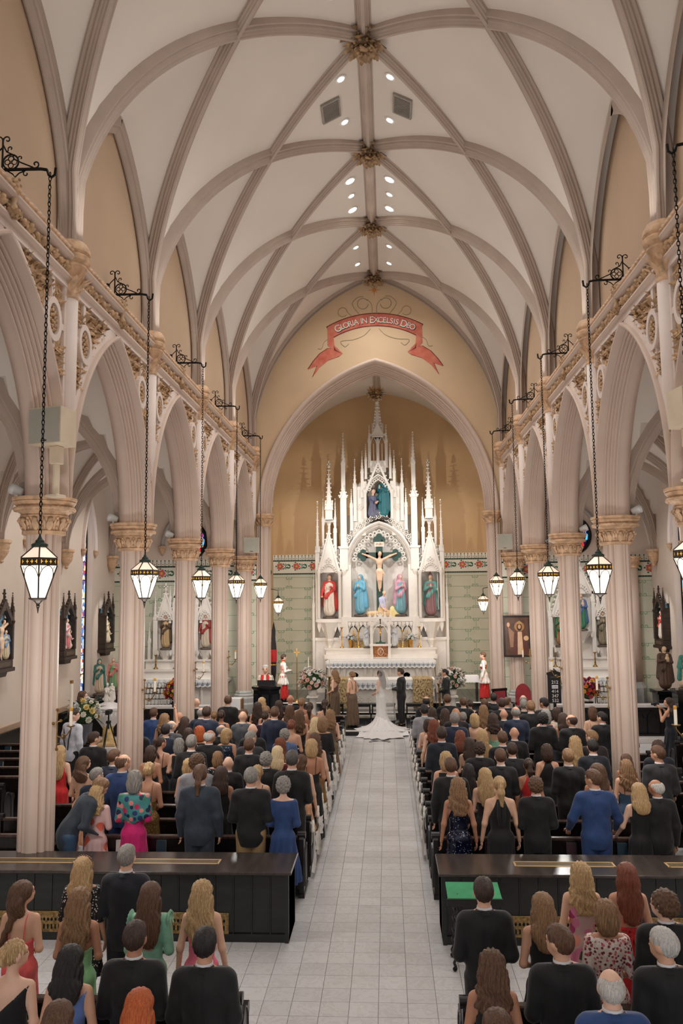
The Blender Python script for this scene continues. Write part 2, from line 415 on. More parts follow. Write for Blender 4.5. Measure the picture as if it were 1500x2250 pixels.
for k in range(-3, 6):
    for sgn in (-1, 1):
        for dk in (-1, 1):
            if not -3 <= k + dk <= 4 or k > 4: continue
            pts = [(XN + sgn * (W - .1), yk(k) + dk * .03, 9.72 + .14 * i) for i in range(6)]
            for i in range(33):
                u = (i / 32) ** 1.6; d = (W - .1) * (1 - u); pts.append((XN + sgn * d, yk(k) + dk * BAY * (1 - d / W), gv(d)))
            sd = Vector((BAY * dk, sgn * W, 0)).normalized()
            t0 = Vector((-sgn * W, BAY * dk, 0)); up = sd.cross(t0)
            rib(pts, ceil, sd if up.z < 0 else -sd)
            # wall rib from this column towards the next along the clerestory
            ly = [(XN + sgn * (W - .05), yk(k) + dk * (.02 + .015 * i), 9.72 + .1 * i) for i in range(4)] + [(XN + sgn * (W - .05), yk(k) + dk * 2.15 * (i / 16) ** 1.5, lun(2.15 * (i / 16) ** 1.5)) for i in range(3, 17)]
            rib(ly, ceil, (1 if dk * sgn > 0 else -1, 0, 0), [(a * .8, b * .8) for a, b in RIBP], 'wall_rib') if True else None
rib([(XN, yy, gv(0)) for yy in np.linspace(yk(-3), yk(4), 40)], ceil, (-1, 0, 0), [(a * 1.25, b * 1.1) for a, b in RIBP], 'ridge_rib')
# end arch ribs on the chancel wall
for sgn in (-1, 1):
    rib([(XN + sgn * (W - .03) * (1 - (i / 24) ** 1.5), 29.16, gv((W - .03) * (1 - (i / 24) ** 1.5))) for i in range(25)], ceil, (0, sgn, 0), [(a * .7, b * .5) for a, b in RIBP], 'end_rib')
def leaf(mb, o, d, up, L, Wd, curl):
    """one curled leaf: origin, direction, up vector, length, width"""
    o = Vector(o); d = Vector(d).normalized(); up = Vector(up); up = (up - d * up.dot(d)).normalized(); s = d.cross(up)
    vs = []; n = 4
    for i in range(n + 1):
        t = i / n; c = o + d * (L * t) + up * (curl * L * t * t); wd = Wd * math.sin(PI * (.12 + .83 * t)) * .5
        vs += [c - s * wd, c + up * wd * .35, c + s * wd]
    fs = []
    for i in range(n):
        a = i * 3; fs += [(a, a + 1, a + 4, a + 3), (a + 1, a + 2, a + 5, a + 4)]
    return mb.add(vs, fs)
bm = MB(); rr = random.Random(3)
bm.ball((0, 0, .05), (.2, .2, .16), 10, 6)
for ring, (nn, r, z, L) in enumerate(((9, .12, -.05, .2), (12, .2, .0, .25), (13, .24, .1, .27))):
    for i in range(nn):
        a = 2 * PI * (i + ring * .4) / nn + rr.uniform(-.1, .1); dv = Vector((math.cos(a), math.sin(a), -.5 + .3 * ring + rr.uniform(-.2, .2)))
        leaf(bm, (math.cos(a) * r * .6, math.sin(a) * r * .6, z), dv, (0, 0, -1), L, .17, .35); leaf(bm, (math.cos(a) * r * .6, math.sin(a) * r * .6, z + .05), dv, (0, 0, 1), L * .9, .15, .5)
        bm.ball((math.cos(a) * r, math.sin(a) * r, z - .06), .035, 6, 4)
bme = bm.mesh('ceiling_boss', True)
for k in range(1, 5): inst('ceiling_boss', bme, m_boss, ceil, (XN, yk(k) - (.12 if k == 4 else 0), 16.0), scale=(1.25,) * 3)
inst('ceiling_boss', bme, m_boss, ceil, (XN, 29.75, 11.82), scale=(.9,) * 3)
# recessed downlights and two air vents in the ridge cells
m_lampdisc = mat('downlight_glow', (255, 250, 242), emit=14, var=0); m_trim = mat('downlight_trim', (235, 230, 224), .5)
for x, yy in DOWN:
    if yy < 12 or yy > 28.5: continue
    sg = 1 if x > XN else -1; d = .56; n = Vector((sg * (gv(d - .1) - gv(d + .1)), 0, .2)).normalized()
    c = Vector((x, yy, gv(d))); r = .13 if yy in (21.85, 23.57) else .085
    t = thing('ceiling_downlight', 'round recessed downlight beside the ridge rib of the vault', 'light', tuple(c), group='recessed downlights in the vault')
    q = n.to_track_quat('Z', 'Y'); t.rotation_mode = 'QUATERNION'; t.rotation_quaternion = q
    MB().lathe([(r, -.03), (r + .045, -.028), (r + .05, .0)], n=14, cap=False).build('trim_ring', m_trim, t)
    MB().lathe([(0.01, -.026), (r, -.026), (r, -.02)], n=14).build('glowing_disc', m_lampdisc, t)
m_vent = mat('vent_grey', (150, 142, 132), .6); m_ventd = mat('vent_dark', (70, 64, 58), .8)
for sg, vy, side in ((-1, 18.25, 'nearer the pulpit side'), (1, 18.2, 'nearer the hymn-board side')):
    d = .85; n = Vector((sg * (gv(d - .1) - gv(d + .1)), 0, .2)).normalized()
    t = thing('air_vent', 'slatted grey air vent in the vault ' + side, 'vent', (XN + sg * d, vy, gv(d) - .005))
    ax = Vector((0, 1, 0)).cross(n); t.rotation_mode = 'QUATERNION'; t.rotation_quaternion = Matrix(((ax.x, 0, n.x), (ax.y, 1, n.y), (ax.z, 0, n.z))).to_quaternion()
    MB().box(-.2, -.33, -.03, .2, .33, -.02).build('backing', m_ventd, t)
    f = MB(); [f.box(*q) for q in ((-.24, -.37, -.05, .24, -.32, 0), (-.24, .32, -.05, .24, .37, 0), (-.24, -.32, -.05, -.2, .32, 0), (.2, -.32, -.05, .24, .32, 0))]; f.build('frame', m_vent, t)
    for i in range(13): MB().box(-.2, -.315 + i * .05, -.045, .2, -.295 + i * .05, -.025).build('slat', m_vent, t)
# ---- arcade: walls with pointed arches, spandrel ornament, cornice
AS = 5.9; AO = 2.12; AR = 3.2      # springing height, outer half span, outer rise
APROF = [(0, 4.52), (0, 4.40), (.025, 4.375), (.055, 4.38), (.075, 4.42), (.085, 4.5)]
for _i in range(37):       # five rolls with sharp grooves between, stepping from the face to the soffit
    _t = _i / 36; _d = .05 * abs(math.sin(PI * 5 * _t)) ** .8; APROF.append((.095 + .19 * _t + _d * .5, 4.53 + .24 * _t - _d * .86))
APROF += [(.3, 4.82), (.285, 4.88), (.25, 4.92), (.2, 4.95), (.14, 5.0), (0, 5.0)]
def arch_band(mb, a, rise, n, prof, place):
    cols = [pointed(a, rise, n, off) for off, d in prof]; L = len(cols[0]); m = len(prof); vs = []
    for i in range(L):
        for (off, d), c in zip(prof, cols): vs.append(place(c[i][0], c[i][1], d))
    mb.add(vs, [(i * m + k, i * m + k + 1, (i + 1) * m + k + 1, (i + 1) * m + k) for i in range(L - 1) for k in range(m - 1)])
ROUT = (AR * AR + AO * AO) / (2 * AO)
def arc_z(u):
    q = abs(u) + ROUT - AO; return AS + math.sqrt(max(ROUT * ROUT - q * q, 0))
def scroll_panel(rng, poly, n, place, mb):
    """leaf relief scattered over a polygon given in (u, z)"""
    xs = [p[0] for p in poly]; zs = [p[1] for p in poly]
    def inside(x, z):
        c = False
        for i in range(len(poly)):
            x1, z1 = poly[i]; x2, z2 = poly[i - 1]
            if (z1 > z) != (z2 > z) and x < (x2 - x1) * (z - z1) / (z2 - z1) + x1: c = not c
        return c
    k = 0
    for _ in range(n * 12):
        x = rng.uniform(min(xs), max(xs)); z = rng.uniform(min(zs), max(zs))
        if not inside(x, z): continue
        a = rng.uniform(0, 2 * PI); o = place(x, z, 0)
        leaf(mb, o, Vector(place(x + math.cos(a), z + math.sin(a), .3)) - Vector(o), Vector(place(x, z, 1)) - Vector(o), rng.uniform(.07, .13), .075, .5)
        k += 1
        if k >= n: break
arc_me = {}
# one half spandrel (u from the shaft axis 0 to the arch apex 2.15), shared by all bays
def half_spandrel():
    pl = lambda u, z, o: (o, u, z)       # local: x = out of the wall towards the nave, y = along, z up
    fr = MB(); orn = MB(); rng = random.Random(11)
    zA = lambda u: arc_z(BAY / 2 - u)     # arch outer edge at distance u from the shaft axis
    us = [.13 + (2.1 - .13) * i / 20 for i in range(21)]
    top = 9.2
    # white border strips: along the arch, along the shaft, along the top
    def strip(pts_in, pts_out, t=.055):
        n = len(pts_in); vs = [pl(u, z, 0) for u, z in pts_in] + [pl(u, z, t) for u, z in pts_in] + [pl(u, z, t) for u, z in pts_out] + [pl(u, z, 0) for u, z in pts_out]
        fr.add(vs, [(r * n + i, r * n + i + 1, (r + 1) * n + i + 1, (r + 1) * n + i) for r in range(3) for i in range(n - 1)])
    z_low = 7.15
    uu = [u for u in us if zA(u) < top]
    strip([(u, zA(u)) for u in us], [(max(u - .1, .13), zA(u) + .07 + .05 * (u / 2)) for u in us])
    strip([(.13, z_low), (.13, top)], [(.21, z_low + .2), (.21, top)], .049)
    strip([(.13, top), (2.15, top)], [(.13, top - .1), (2.15, top - .1)], .061)
    c = (.62, 8.45); R = .27
    ring = [(c[0] + R * 1.0 * math.cos(a), c[1] + R * 1.2 * math.sin(a)) for a in [2 * PI * i / 20 for i in range(21)]]
    rin = [(c[0] + (R - .09) * math.cos(a), c[1] + (R * 1.2 - .09) * math.sin(a)) for a in [2 * PI * i / 20 for i in range(21)]]
    strip(ring, rin, .075)
    for (u, z, du, dz) in ((.62, 8.93, .05, .2), (.27, 8.45, .12, .05), (.62 + .33, 8.45, .1, .05), (.58, 7.98, .05, .18)):
        strip([(u - du, z - dz), (u - du, z + dz)], [(u + du, z - dz), (u + du, z + dz)], .043)
    inn = lambda u: zA(u) + .16
    up = [(.31, 8.74), (.31, top - .16), (1.75, top - .13)] + [(u, inn(u)) for u in (1.5, 1.3, 1.1, .95) if inn(u) < top - .13] + [(.92, 8.75)]
    scroll_panel(rng, up, 70, pl, orn)
    lo = [(.28, 7.75), (.28, 8.16), (.42, 8.12), (.6, 8.05)] + [(u, inn(u)) for u in (.7, .6, .5, .4, .32)]
    scroll_panel(rng, lo, 44, pl, orn)
    for i in range(26):
        a = i * 2.4; r = .16 * math.sqrt(i / 26); orn.ball((.03 + .04 * (1 - i / 26), c[0] + r * math.cos(a), c[1] + r * 1.25 * math.sin(a)), .03, 5, 4)
    return fr.mesh('spandrel_frame'), orn.mesh('spandrel_leaves')
sp_fr, sp_or = half_spandrel()
# cornice band meshes for one bay
def cornice_bay():
    co = MB(); prof = [(0, 9.18), (.1, 9.2), (.13, 9.24), (.12, 9.28), (.03, 9.30), (.03, 9.47), (.15, 9.5), (.19, 9.54), (.19, 9.57), (.14, 9.6), (.14, 9.62), (.16, 9.7), (.12, 9.74), (-.12, 9.86)]
    co.add([(o, y, z) for y in (0, BAY) for o, z in prof], [(i, i + 1, len(prof) + i + 1, len(prof) + i) for i in range(len(prof) - 1)])
    rope = MB(); n = 150; vs = []
    for i in range(n + 1):
        y = BAY * i / n
        for j in range(7):
            a = 2 * PI * j / 7; r = .036 * (1 + .28 * math.cos(a - y * 2 * PI / .13)); vs.append((.15 + r * math.cos(a), y, 9.635 + r * math.sin(a)))
    rope.add(vs, [(i * 7 + j, i * 7 + (j + 1) % 7, i * 7 + 7 + (j + 1) % 7, i * 7 + 7 + j) for i in range(n) for j in range(7)])
    gr = MB(); rng = random.Random(5); ny = 21
    for i in range(ny):
        y = (i + .5) * BAY / ny
        gr.ball((.09, y, 9.40 + (.025 if i % 2 else -.02)), (.055, .062, .055), 7, 5)
        for q in range(5): gr.ball((.07 + rng.uniform(-.01, .03), y + .1 + rng.uniform(-.04, .04), 9.36 + rng.uniform(-.05, .07)), .026, 5, 4)
        leaf(gr, (.05, y - .05, 9.33), (.5, .6, .5), (1, 0, 0), .13, .1, .4); leaf(gr, (.05, y + .06, 9.44), (.5, -.4, -.5), (1, 0, 0), .12, .09, .4)
    return co.mesh('cornice_moulding'), rope.mesh('rope_moulding', True), gr.mesh('grape_band', True)
co_me, ro_me, gr_me = cornice_bay()
fin = MB().lathe([(.03, 0), (.06, .03), (.05, .08), (.03, .12), (.045, .16), (.03, .2), (.07, .24), (.085, .3), (.07, .38), (.03, .44), (.005, .46)], n=10)
for i in range(14): a = i * 2.4; fin.ball((.08 * math.cos(a), .08 * math.sin(a), .26 + .012 * i), .022, 5, 4)
for i in range(8): leaf(fin, (0, 0, -.1), (math.cos(i * PI / 4), math.sin(i * PI / 4), .2), (0, 0, 1), .15, .1, .5)
fin_me = fin.mesh('pinecone_finial', True)
# small capital where the ribs start, and the wall shaft below it
wc = MB().lathe([(.13, 8.95), (.15, 8.97), (.15, 9.0), (.135, 9.03), (.15, 9.2), (.24, 9.42), (.26, 9.45), (.25, 9.5), (.3, 9.54), (.31, 9.6), (.27, 9.64), (.3, 9.68), (.3, 9.74), (.24, 9.84)], n=16)
for i in range(14):
    a = 2 * PI * i / 14; leaf(wc, (.14 * math.cos(a), .14 * math.sin(a), 9.08 + .1 * (i % 2)), (math.cos(a) * .5, math.sin(a) * .5, 1), (math.cos(a), math.sin(a), 0), .24, .1, .5)
wc_me = wc.mesh('wall_shaft_capital', .6)
ws_me = MB().lathe([(.05, 6.9), (.13, 7.3), (.135, 9.0)], n=16).mesh('wall_shaft', True)
for sgn, nm in ((-1, 'left'), (1, 'right')):
    X = lambda d: XN + sgn * d
    wall = MB()
    for k in range(-4, 4):
        ym = yk(k) + BAY / 2; us = [-2.15 + 4.3 * i / 40 for i in range(41)]
        for dd, z1 in ((4.5, 9.22), (5.0, 9.22)):
            vs = []
            for u in us: vs += [(X(dd), ym + u, arc_z(u) if abs(u) < AO else AS), (X(dd), ym + u, z1)]
            wall.add(vs, [(2 * i, 2 * i + 2, 2 * i + 3, 2 * i + 1) for i in range(40)])
        vs = []
        for u in us: vs += [(X(W), ym + u, 9.2), (X(W), ym + u, lun(2.15 - abs(u)) + .02)]
        wall.mt(1).add(vs, [(2 * i, 2 * i + 2, 2 * i + 3, 2 * i + 1) for i in range(40)]); wall.mt(0)
    wo = wall.build('wall_arcade_' + nm, [m_tan, m_wall]); struct(wo)
    for k in range(-2, 4):
        ab = MB(); ym = yk(k) + BAY / 2
        arch_band(ab, AO, AR, 18, APROF, lambda u, h, d: (X(d), ym + u, AS + h))
        ab.build('arch_moulding', m_shaft, wo, smooth=.9)
    for k in range(-2, 5):
        for sy in (-1, 1):
            if (k == -2 and sy < 0) or (k == 4 and sy > 0): continue
            for me, mm, n_ in ((sp_fr, m_white, 'spandrel_frame'), (sp_or, m_tan, 'spandrel_leaves')):
                inst(n_, me, mm, wo, (X(4.5), yk(k), 0), scale=(-sgn, sy, 1))
        inst('wall_shaft', ws_me, m_white, wo, (X(4.47), yk(k), 0))
        inst('wall_shaft_capital', wc_me, m_cap, wo, (X(4.47), yk(k), 0))
        if k < 4:
            for me, mm, n_ in ((co_me, m_shaft, 'cornice_moulding'), (ro_me, m_cap, 'rope_moulding'), (gr_me, m_tan, 'grape_band')):
                inst(n_, me, mm, wo, (X(4.5), yk(k), 0), scale=(-sgn, 1, 1))
            inst('pinecone_finial', fin_me, m_tan, wo, (X(4.36), yk(k) + BAY / 2, 9.32))
# ---- columns
def pier_r(th, circ):
    best = 0; ct, st = math.cos(th), math.sin(th)
    for cx, cy, r in circ:
        b = cx * ct + cy * st; q = r * r - (cx * cx + cy * cy - b * b)
        if q > 0: best = max(best, b + math.sqrt(q))
    return best
CIRC = [(0, 0, .2)] + [(.155 * math.cos(a), .155 * math.sin(a), .105) for a in (0, PI / 2, PI, 1.5 * PI)] + [(.215 * math.cos(a), .215 * math.sin(a), .045) for a in (PI / 4, .75 * PI, 1.25 * PI, 1.75 * PI)] + [(.23 * math.cos(a), .23 * math.sin(a), .025) for a in [PI / 4 * i + PI / 8 for i in range(8)]]
NS = 96; SEC = [pier_r(2 * PI * i / NS, CIRC) for i in range(NS)]
def pier(mb, levels):
    vs = [(SEC[i] * s * math.cos(2 * PI * i / NS) + 0, SEC[i] * s * math.sin(2 * PI * i / NS), z) for z, s in levels for i in range(NS)]
    return mb.add(vs, [(k * NS + i, k * NS + (i + 1) % NS, k * NS + NS + (i + 1) % NS, k * NS + NS + i) for k in range(len(levels) - 1) for i in range(NS)])
sh_me = pier(MB(), [(.7, 1.0), (5.42, .97)]).mesh('shaft', .6)
ba_me = MB().lathe([(.36, 0), (.36, .4), (.33, .44), (.33, .55), (.3, .58), (.31, .62), (.27, .66), (.28, .7), (.25, .75)], n=8, rot=PI / 8).mesh('base')
ba2_me = MB().lathe([(.44, 0), (.44, .75), (.4, .8), (.4, .95), (.35, 1.0), (.36, 1.05), (.3, 1.1), (.31, 1.14), (.27, 1.2)], n=8, rot=PI / 8).mesh('base')
cp = MB().lathe([(.29, 5.36), (.315, 5.37), (.315, 5.41), (.285, 5.43), (.29, 5.5), (.31, 5.6), (.345, 5.62), (.35, 5.64), (.33, 5.65), (.36, 5.69), (.395, 5.71), (.4, 5.715), (.385, 5.73), (.39, 5.78), (.42, 5.8), (.455, 5.84), (.44, 5.85), (.465, 5.87), (.465, 5.905), (.3, 5.91)], n=16, rot=PI / 16)
cpl = MB()
for i in range(20):
    a = 2 * PI * i / 20; ca, sa = math.cos(a), math.sin(a)
    if i % 2:
        leaf(cpl, (.3 * ca, .3 * sa, 5.42), (ca * .22, sa * .22, 1), (ca, sa, 0), .17, .1, .22); cpl.ball((.345 * ca, .345 * sa, 5.57), (.04, .04, .036), 7, 5)
    else:
        for q in (-.07, .07):
            a2 = a + q; leaf(cpl, (.3 * math.cos(a2), .3 * math.sin(a2), 5.43), (math.cos(a2 + q) * .16, math.sin(a2 + q) * .16, 1), (ca, sa, 0), .15, .05, .2)
        cpl.ball((.35 * ca, .35 * sa, 5.595), .024, 6, 4); cpl.ball((.325 * ca, .325 * sa, 5.46), .02, 6, 4)
rp_ = MB(); vs = []
for i in range(97):
    t = 2 * PI * i / 96
    for j in range(6):
        b = 2 * PI * j / 6; r = .028 * (1 + .3 * math.cos(b + t * 36)); R_ = .415 + r * math.cos(b); vs.append((R_ * math.cos(t), R_ * math.sin(t), 5.738 + r * math.sin(b)))
rp_.add(vs, [(i * 6 + j, i * 6 + (j + 1) % 6, i * 6 + 6 + (j + 1) % 6, i * 6 + 6 + j) for i in range(96) for j in range(6)])
cp_me, cpl_me, crp_me = cp.mesh('capital', .5), cpl.mesh('leaf_band', True), rp_.mesh('rope_band', True)
ORD = {-1: 'standing behind the dividing screen', 0: 'first beyond the dividing screen', 1: 'second beyond the dividing screen', 2: 'third beyond the dividing screen', 3: 'fourth beyond the dividing screen', 4: 'last before the chancel arch'}
SIDE = {-1: 'pulpit side', 1: 'hymn-board side'}
for sgn in (-1, 1):
    for k in range(-1, 5):
        t = thing('column', 'clustered cream column with tan leaf capital, %s, %s' % (ORD[k], SIDE[sgn]), 'column', (XN + sgn * 4.76, yk(k), 0))
        inst('base', ba_me if k < 4 else ba2_me, m_shaft if k < 4 else mat('grey_base', (176, 176, 172), .5), t); inst('shaft', sh_me, m_shaft, t)
        c = inst('capital', cp_me, m_cap, t); inst('leaf_band', cpl_me, m_cap, c); inst('rope_band', crp_me, m_cap, c)
# ---- aisles: outer walls with lancets, groin vaults with ribs, end walls
DO = 9.65; AV = 3.1
def pz(x, a, rise):
    R = (rise * rise + a * a) / (2 * a); q = abs(x) + R - a; return math.sqrt(max(R * R - q * q, 0))
m_glass = []
def stained(name, cols, scale, emit):
    m = bpy.data.materials.new(name); m.use_nodes = True; nt = m.node_tree; b = nt.nodes['Principled BSDF']
    tc = nt.nodes.new('ShaderNodeTexCoord'); v = nt.nodes.new('ShaderNodeTexVoronoi'); v.inputs['Scale'].default_value = scale
    wn = nt.nodes.new('ShaderNodeTexWhiteNoise'); rp = nt.nodes.new('ShaderNodeValToRGB'); rp.color_ramp.interpolation = 'CONSTANT'
    nt.links.new(tc.outputs['Object'], v.inputs['Vector']); nt.links.new(v.outputs['Color'], wn.inputs['Vector']); nt.links.new(wn.outputs['Value'], rp.inputs[0])
    e = rp.color_ramp.elements; e[0].color = lin(cols[0]); e[1].position = 1 / len(cols); e[1].color = lin(cols[1])
    for i in range(2, len(cols)): q = e.new(i / len(cols)); q.color = lin(cols[i])
    nt.links.new(rp.outputs[0], b.inputs['Base Color']); nt.links.new(rp.outputs[0], b.inputs['Emission Color']); b.inputs['Emission Strength'].default_value = emit
    b.inputs['Roughness'].default_value = .2; return m
m_st = stained('stained_glass', [(150, 190, 220), (70, 120, 180), (225, 235, 240), (160, 50, 60), (190, 200, 215), (60, 60, 110), (215, 190, 150), (110, 80, 140)], 9, .9)
m_st2 = stained('rose_glass', [(20, 24, 40), (190, 40, 60), (60, 120, 190), (25, 30, 60), (90, 170, 200), (30, 30, 50)], 6, .7)
cor_me = MB().lathe([(.02, -.55), (.07, -.5), (.05, -.46), (.16, -.3), (.19, -.22), (.17, -.2), (.2, -.15), (.2, -.05), (.24, -.02), (.24, .06)], n=12).mesh('corbel', .6)
wi = 0
for sgn, nm in ((-1, 'left'), (1, 'right')):
    X = lambda d: XN + sgn * d
    wo = MB()
    wins = [yk(k) + BAY / 2 for k in range(-2, 4)]
    # outer wall as strips round each lancet opening (half width .42, sill 1.35, spring 6.3, apex 7.6)
    y_prev = yk(-4)
    def quad(y0, y1, z0, z1): wo.add([(X(DO), y0, z0), (X(DO), y1, z0), (X(DO), y1, z1), (X(DO), y0, z1)], [(0, 1, 2, 3)])
    A_, S0, SP, RI = .45, 1.35, 6.2, 1.5
    for yw in wins:
        quad(y_prev, yw - A_, 0, 9.4); quad(yw - A_, yw + A_, 0, S0); y_prev = yw + A_
        us = [-A_ + 2 * A_ * i / 16 for i in range(17)]; vs = []
        for u in us: vs += [(X(DO), yw + u, SP + pz(u, A_, RI)), (X(DO), yw + u, 9.4)]
        wo.add(vs, [(2 * i, 2 * i + 2, 2 * i + 3, 2 * i + 1) for i in range(16)])
        # reveal
        ring = [(-A_, S0)] + [(x, SP + z) for x, z in pointed(A_, RI, 10)] + [(A_, S0)]
        vs = [(X(DO), yw + u, z) for u, z in ring] + [(X(DO + .22), yw + u * .8, z) for u, z in ring]; n = len(ring)
        wo.add(vs, [(i, i + 1, n + i + 1, n + i) for i in range(n - 1)] + [(n - 1, 0, n, 2 * n - 1)])
    quad(y_prev, 29.7, 0, 9.4)
    ow = wo.build('wall_' + nm, m_aisle); struct(ow)
    MB().box(X(DO - .08), -4, 0, X(DO), 29.7, .95).box(X(DO - .12), -4, .95, X(DO), 29.7, 1.03).build('wainscot', m_dark, ow)
    MB().box(X(DO - .05), -4, 1.03, X(DO), 29.7, 1.16).build('wainscot_rail', mat('wainscot_rail_tan', (176, 148, 122), .6), ow)
    for k, yw in enumerate(wins):
        wi += 1; ring = [(-A_ * .8, S0)] + [(x * .8, SP + z) for x, z in pointed(A_, RI, 10)] + [(A_ * .8, S0)]
        wn_ = bpy.data.objects.new('window_%d' % wi, None); COL.objects.link(wn_); wn_['kind'] = 'structure'; wn_.location = (X(DO + .2), yw, 0)
        MB().add([(0, u, z) for u, z in ring], [tuple(range(len(ring)))]).build('pane', m_st, wn_)
        fb = MB(); fb.tube([(0, u, z) for u, z in ring], .045, 5, closed=True)
        for zz in np.arange(S0 + .6, SP, .62): fb.box(-.02, -A_ * .8, zz, .02, A_ * .8, zz + .025)
        fb.box(-.02, -.012, S0, .02, .012, SP + .3); fb.build('leading', m_iron, wn_)
        hd = MB(); arch_band(hd, .62, 1.75, 12, [(0, DO), (0, DO - .1), (.05, DO - .12), (.1, DO - .06), (.1, DO)], lambda u, h, d: (X(d), yw + u, SP - .15 + h))
        hd.build('window_hood', m_white, ow)
        for q in (-.57, .57): inst('hood_stop', cor_me, m_cap, ow, (X(DO - .06), yw + q, SP - .15), scale=(.42,) * 3)
    for k in range(-1, 5): inst('corbel', cor_me, m_cap, ow, (X(DO - .12), yk(k) - (.1 if k == 4 else 0), 5.9))
    # groin vault
    mb = MB(); d0, d1 = 4.96, DO; cx = (d0 + d1) / 2; ha = (d1 - d0) / 2; nd, nt_ = 20, 18
    ys = [yk(k) + BAY * i / nt_ for k in range(-3, 4) for i in range(nt_)] + [29.7]
    for yy in ys:
        t = (yy - Y0) % BAY - BAY / 2 if yy < 29.0 else -BAY / 2
        for j in range(nd + 1): d = d0 + (d1 - d0) * j / nd; mb.v.append((X(d), yy, 5.95 + max(pz(d - cx, ha, AV), pz(t, BAY / 2, AV))))
    for i in range(len(ys) - 1):
        for j in range(nd): q = (i * (nd + 1) + j, i * (nd + 1) + j + 1, (i + 1) * (nd + 1) + j + 1, (i + 1) * (nd + 1) + j); mb.f.append(q if sgn < 0 else q[::-1]); mb.m.append(0)
    av = mb.build('ceiling_aisle_' + nm, m_vault, smooth=.5); struct(av)
    SM = [(a * .75, b * .8) for a, b in RIBP]
    for k in range(-2, 5):
        pts = [(X(cx + x), yk(k), 5.9 + z) for x, z in pointed(ha - .02, AV, 14)]
        rib(pts, av, (0, sgn, 0), SM)
        for a_, b_ in ((-1, 1), (1, -1)):
            if k == 4: break
            pts = []
            for i in range(25):
                q = -1 + 2 * i / 24; q = math.copysign(1 - (1 - abs(q)) ** 1.4, q)
                pts.append((X(cx + q * (ha - .02)), yk(k) + BAY / 2 + a_ * q * BAY / 2, 5.9 + pz(q * ha * .995, ha, AV)))
            sd = Vector((-a_ * sgn * BAY, 2 * ha, 0)).normalized(); t0 = Vector(pts[13]) - Vector(pts[12]); sd = Vector((t0.y, -t0.x, 0)).normalized()
            if sd.cross(t0).z > 0: sd = -sd
            rib(pts, av, sd, SM)
    # end wall of the aisle
    ew = MB().box(X(4.55), 29.7, 0, X(DO + .1), 29.9, 9.6).build('wall_aisle_end_' + nm, m_aisle); struct(ew)
    # round window with a pointed hood
    rx = X(6.9); wi += 1
    rw = bpy.data.objects.new('window_%d' % wi, None); COL.objects.link(rw); rw['kind'] = 'structure'; rw.location = (rx, 29.66, 6.52)
    MB().lathe([(.0, 0), (.62, 0)], n=28).xf(Matrix.Rotation(PI / 2, 4, 'X')).build('pane', m_st2, rw)
    f = MB(); f.tube([(.64 * math.cos(a), -.02, .64 * math.sin(a)) for a in np.linspace(0, 2 * PI, 33)[:-1]], .07, 6, closed=True)
    for q in range(6): a = q * PI / 3; f.tube([(.3 * math.cos(a) + .2 * math.cos(b), -.015, .3 * math.sin(a) + .2 * math.sin(b)) for b in np.linspace(0, 2 * PI, 13)[:-1]], .018, 4, closed=True)
    f.build('tracery', m_iron, rw)
    hd = MB(); arch_band(hd, 1.05, 1.5, 14, [(0, 29.7), (0, 29.6), (.06, 29.57), (.14, 29.62), (.14, 29.7)], lambda u, h, d: (rx + u, d, 6.3 + h)); hd.build('window_hood', mat('grey_hood', (168, 160, 152), .6), ew)
    for q in (-.98, .98): inst('hood_stop', cor_me, mat('grey_hood', (168, 160, 152), .6), ew, (rx + q, 29.62, 6.3), scale=(.6,) * 3)
# ---- chancel arch wall
CA, CR, CZ = 4.28, 5.6, 7.4; CRR = (CR * CR + CA * CA) / (2 * CA); YC = 29.3
cw = MB(); us = [-4.9 + 9.8 * i / 60 for i in range(61)]
for yy in (YC, 30.0):
    vs = []
    for u in us: vs += [(XN + u, yy, CZ + pz(u, CA, CR) if abs(u) < CA else 0), (XN + u, yy, max(gv(min(abs(u), W)), 10) + .1)]
    cw.add(vs, [(2 * i, 2 * i + 2, 2 * i + 3, 2 * i + 1) for i in range(60)])
for s_ in (-1, 1): cw.add([(XN + s_ * CA, YC, 0), (XN + s_ * CA, 30, 0), (XN + s_ * CA, 30, CZ), (XN + s_ * CA, YC, CZ)], [(0, 1, 2, 3)])
cwo = cw.build('wall_chancel_arch', m_gold); struct(cwo)
CPROF = [(-.02, YC), (-.02, YC - .1), (.03, YC - .14), (.08, YC - .14), (.13, YC - .09), (.15, YC)]
for _i in range(37):
    _t = _i / 36; _d = .06 * abs(math.sin(PI * 5 * _t)) ** .8; CPROF.append((.16 + .25 * _t + _d * .6, YC + .03 + .42 * _t - _d * .8))
CPROF += [(.42, YC + .6), (.4, YC + .7)]
ab = MB(); arch_band(ab, CA + .02, CR + .05, 26, CPROF, lambda u, h, d: (XN + u, d, CZ + h)); ab.build('arch_moulding', m_shaft, cwo, smooth=.9)
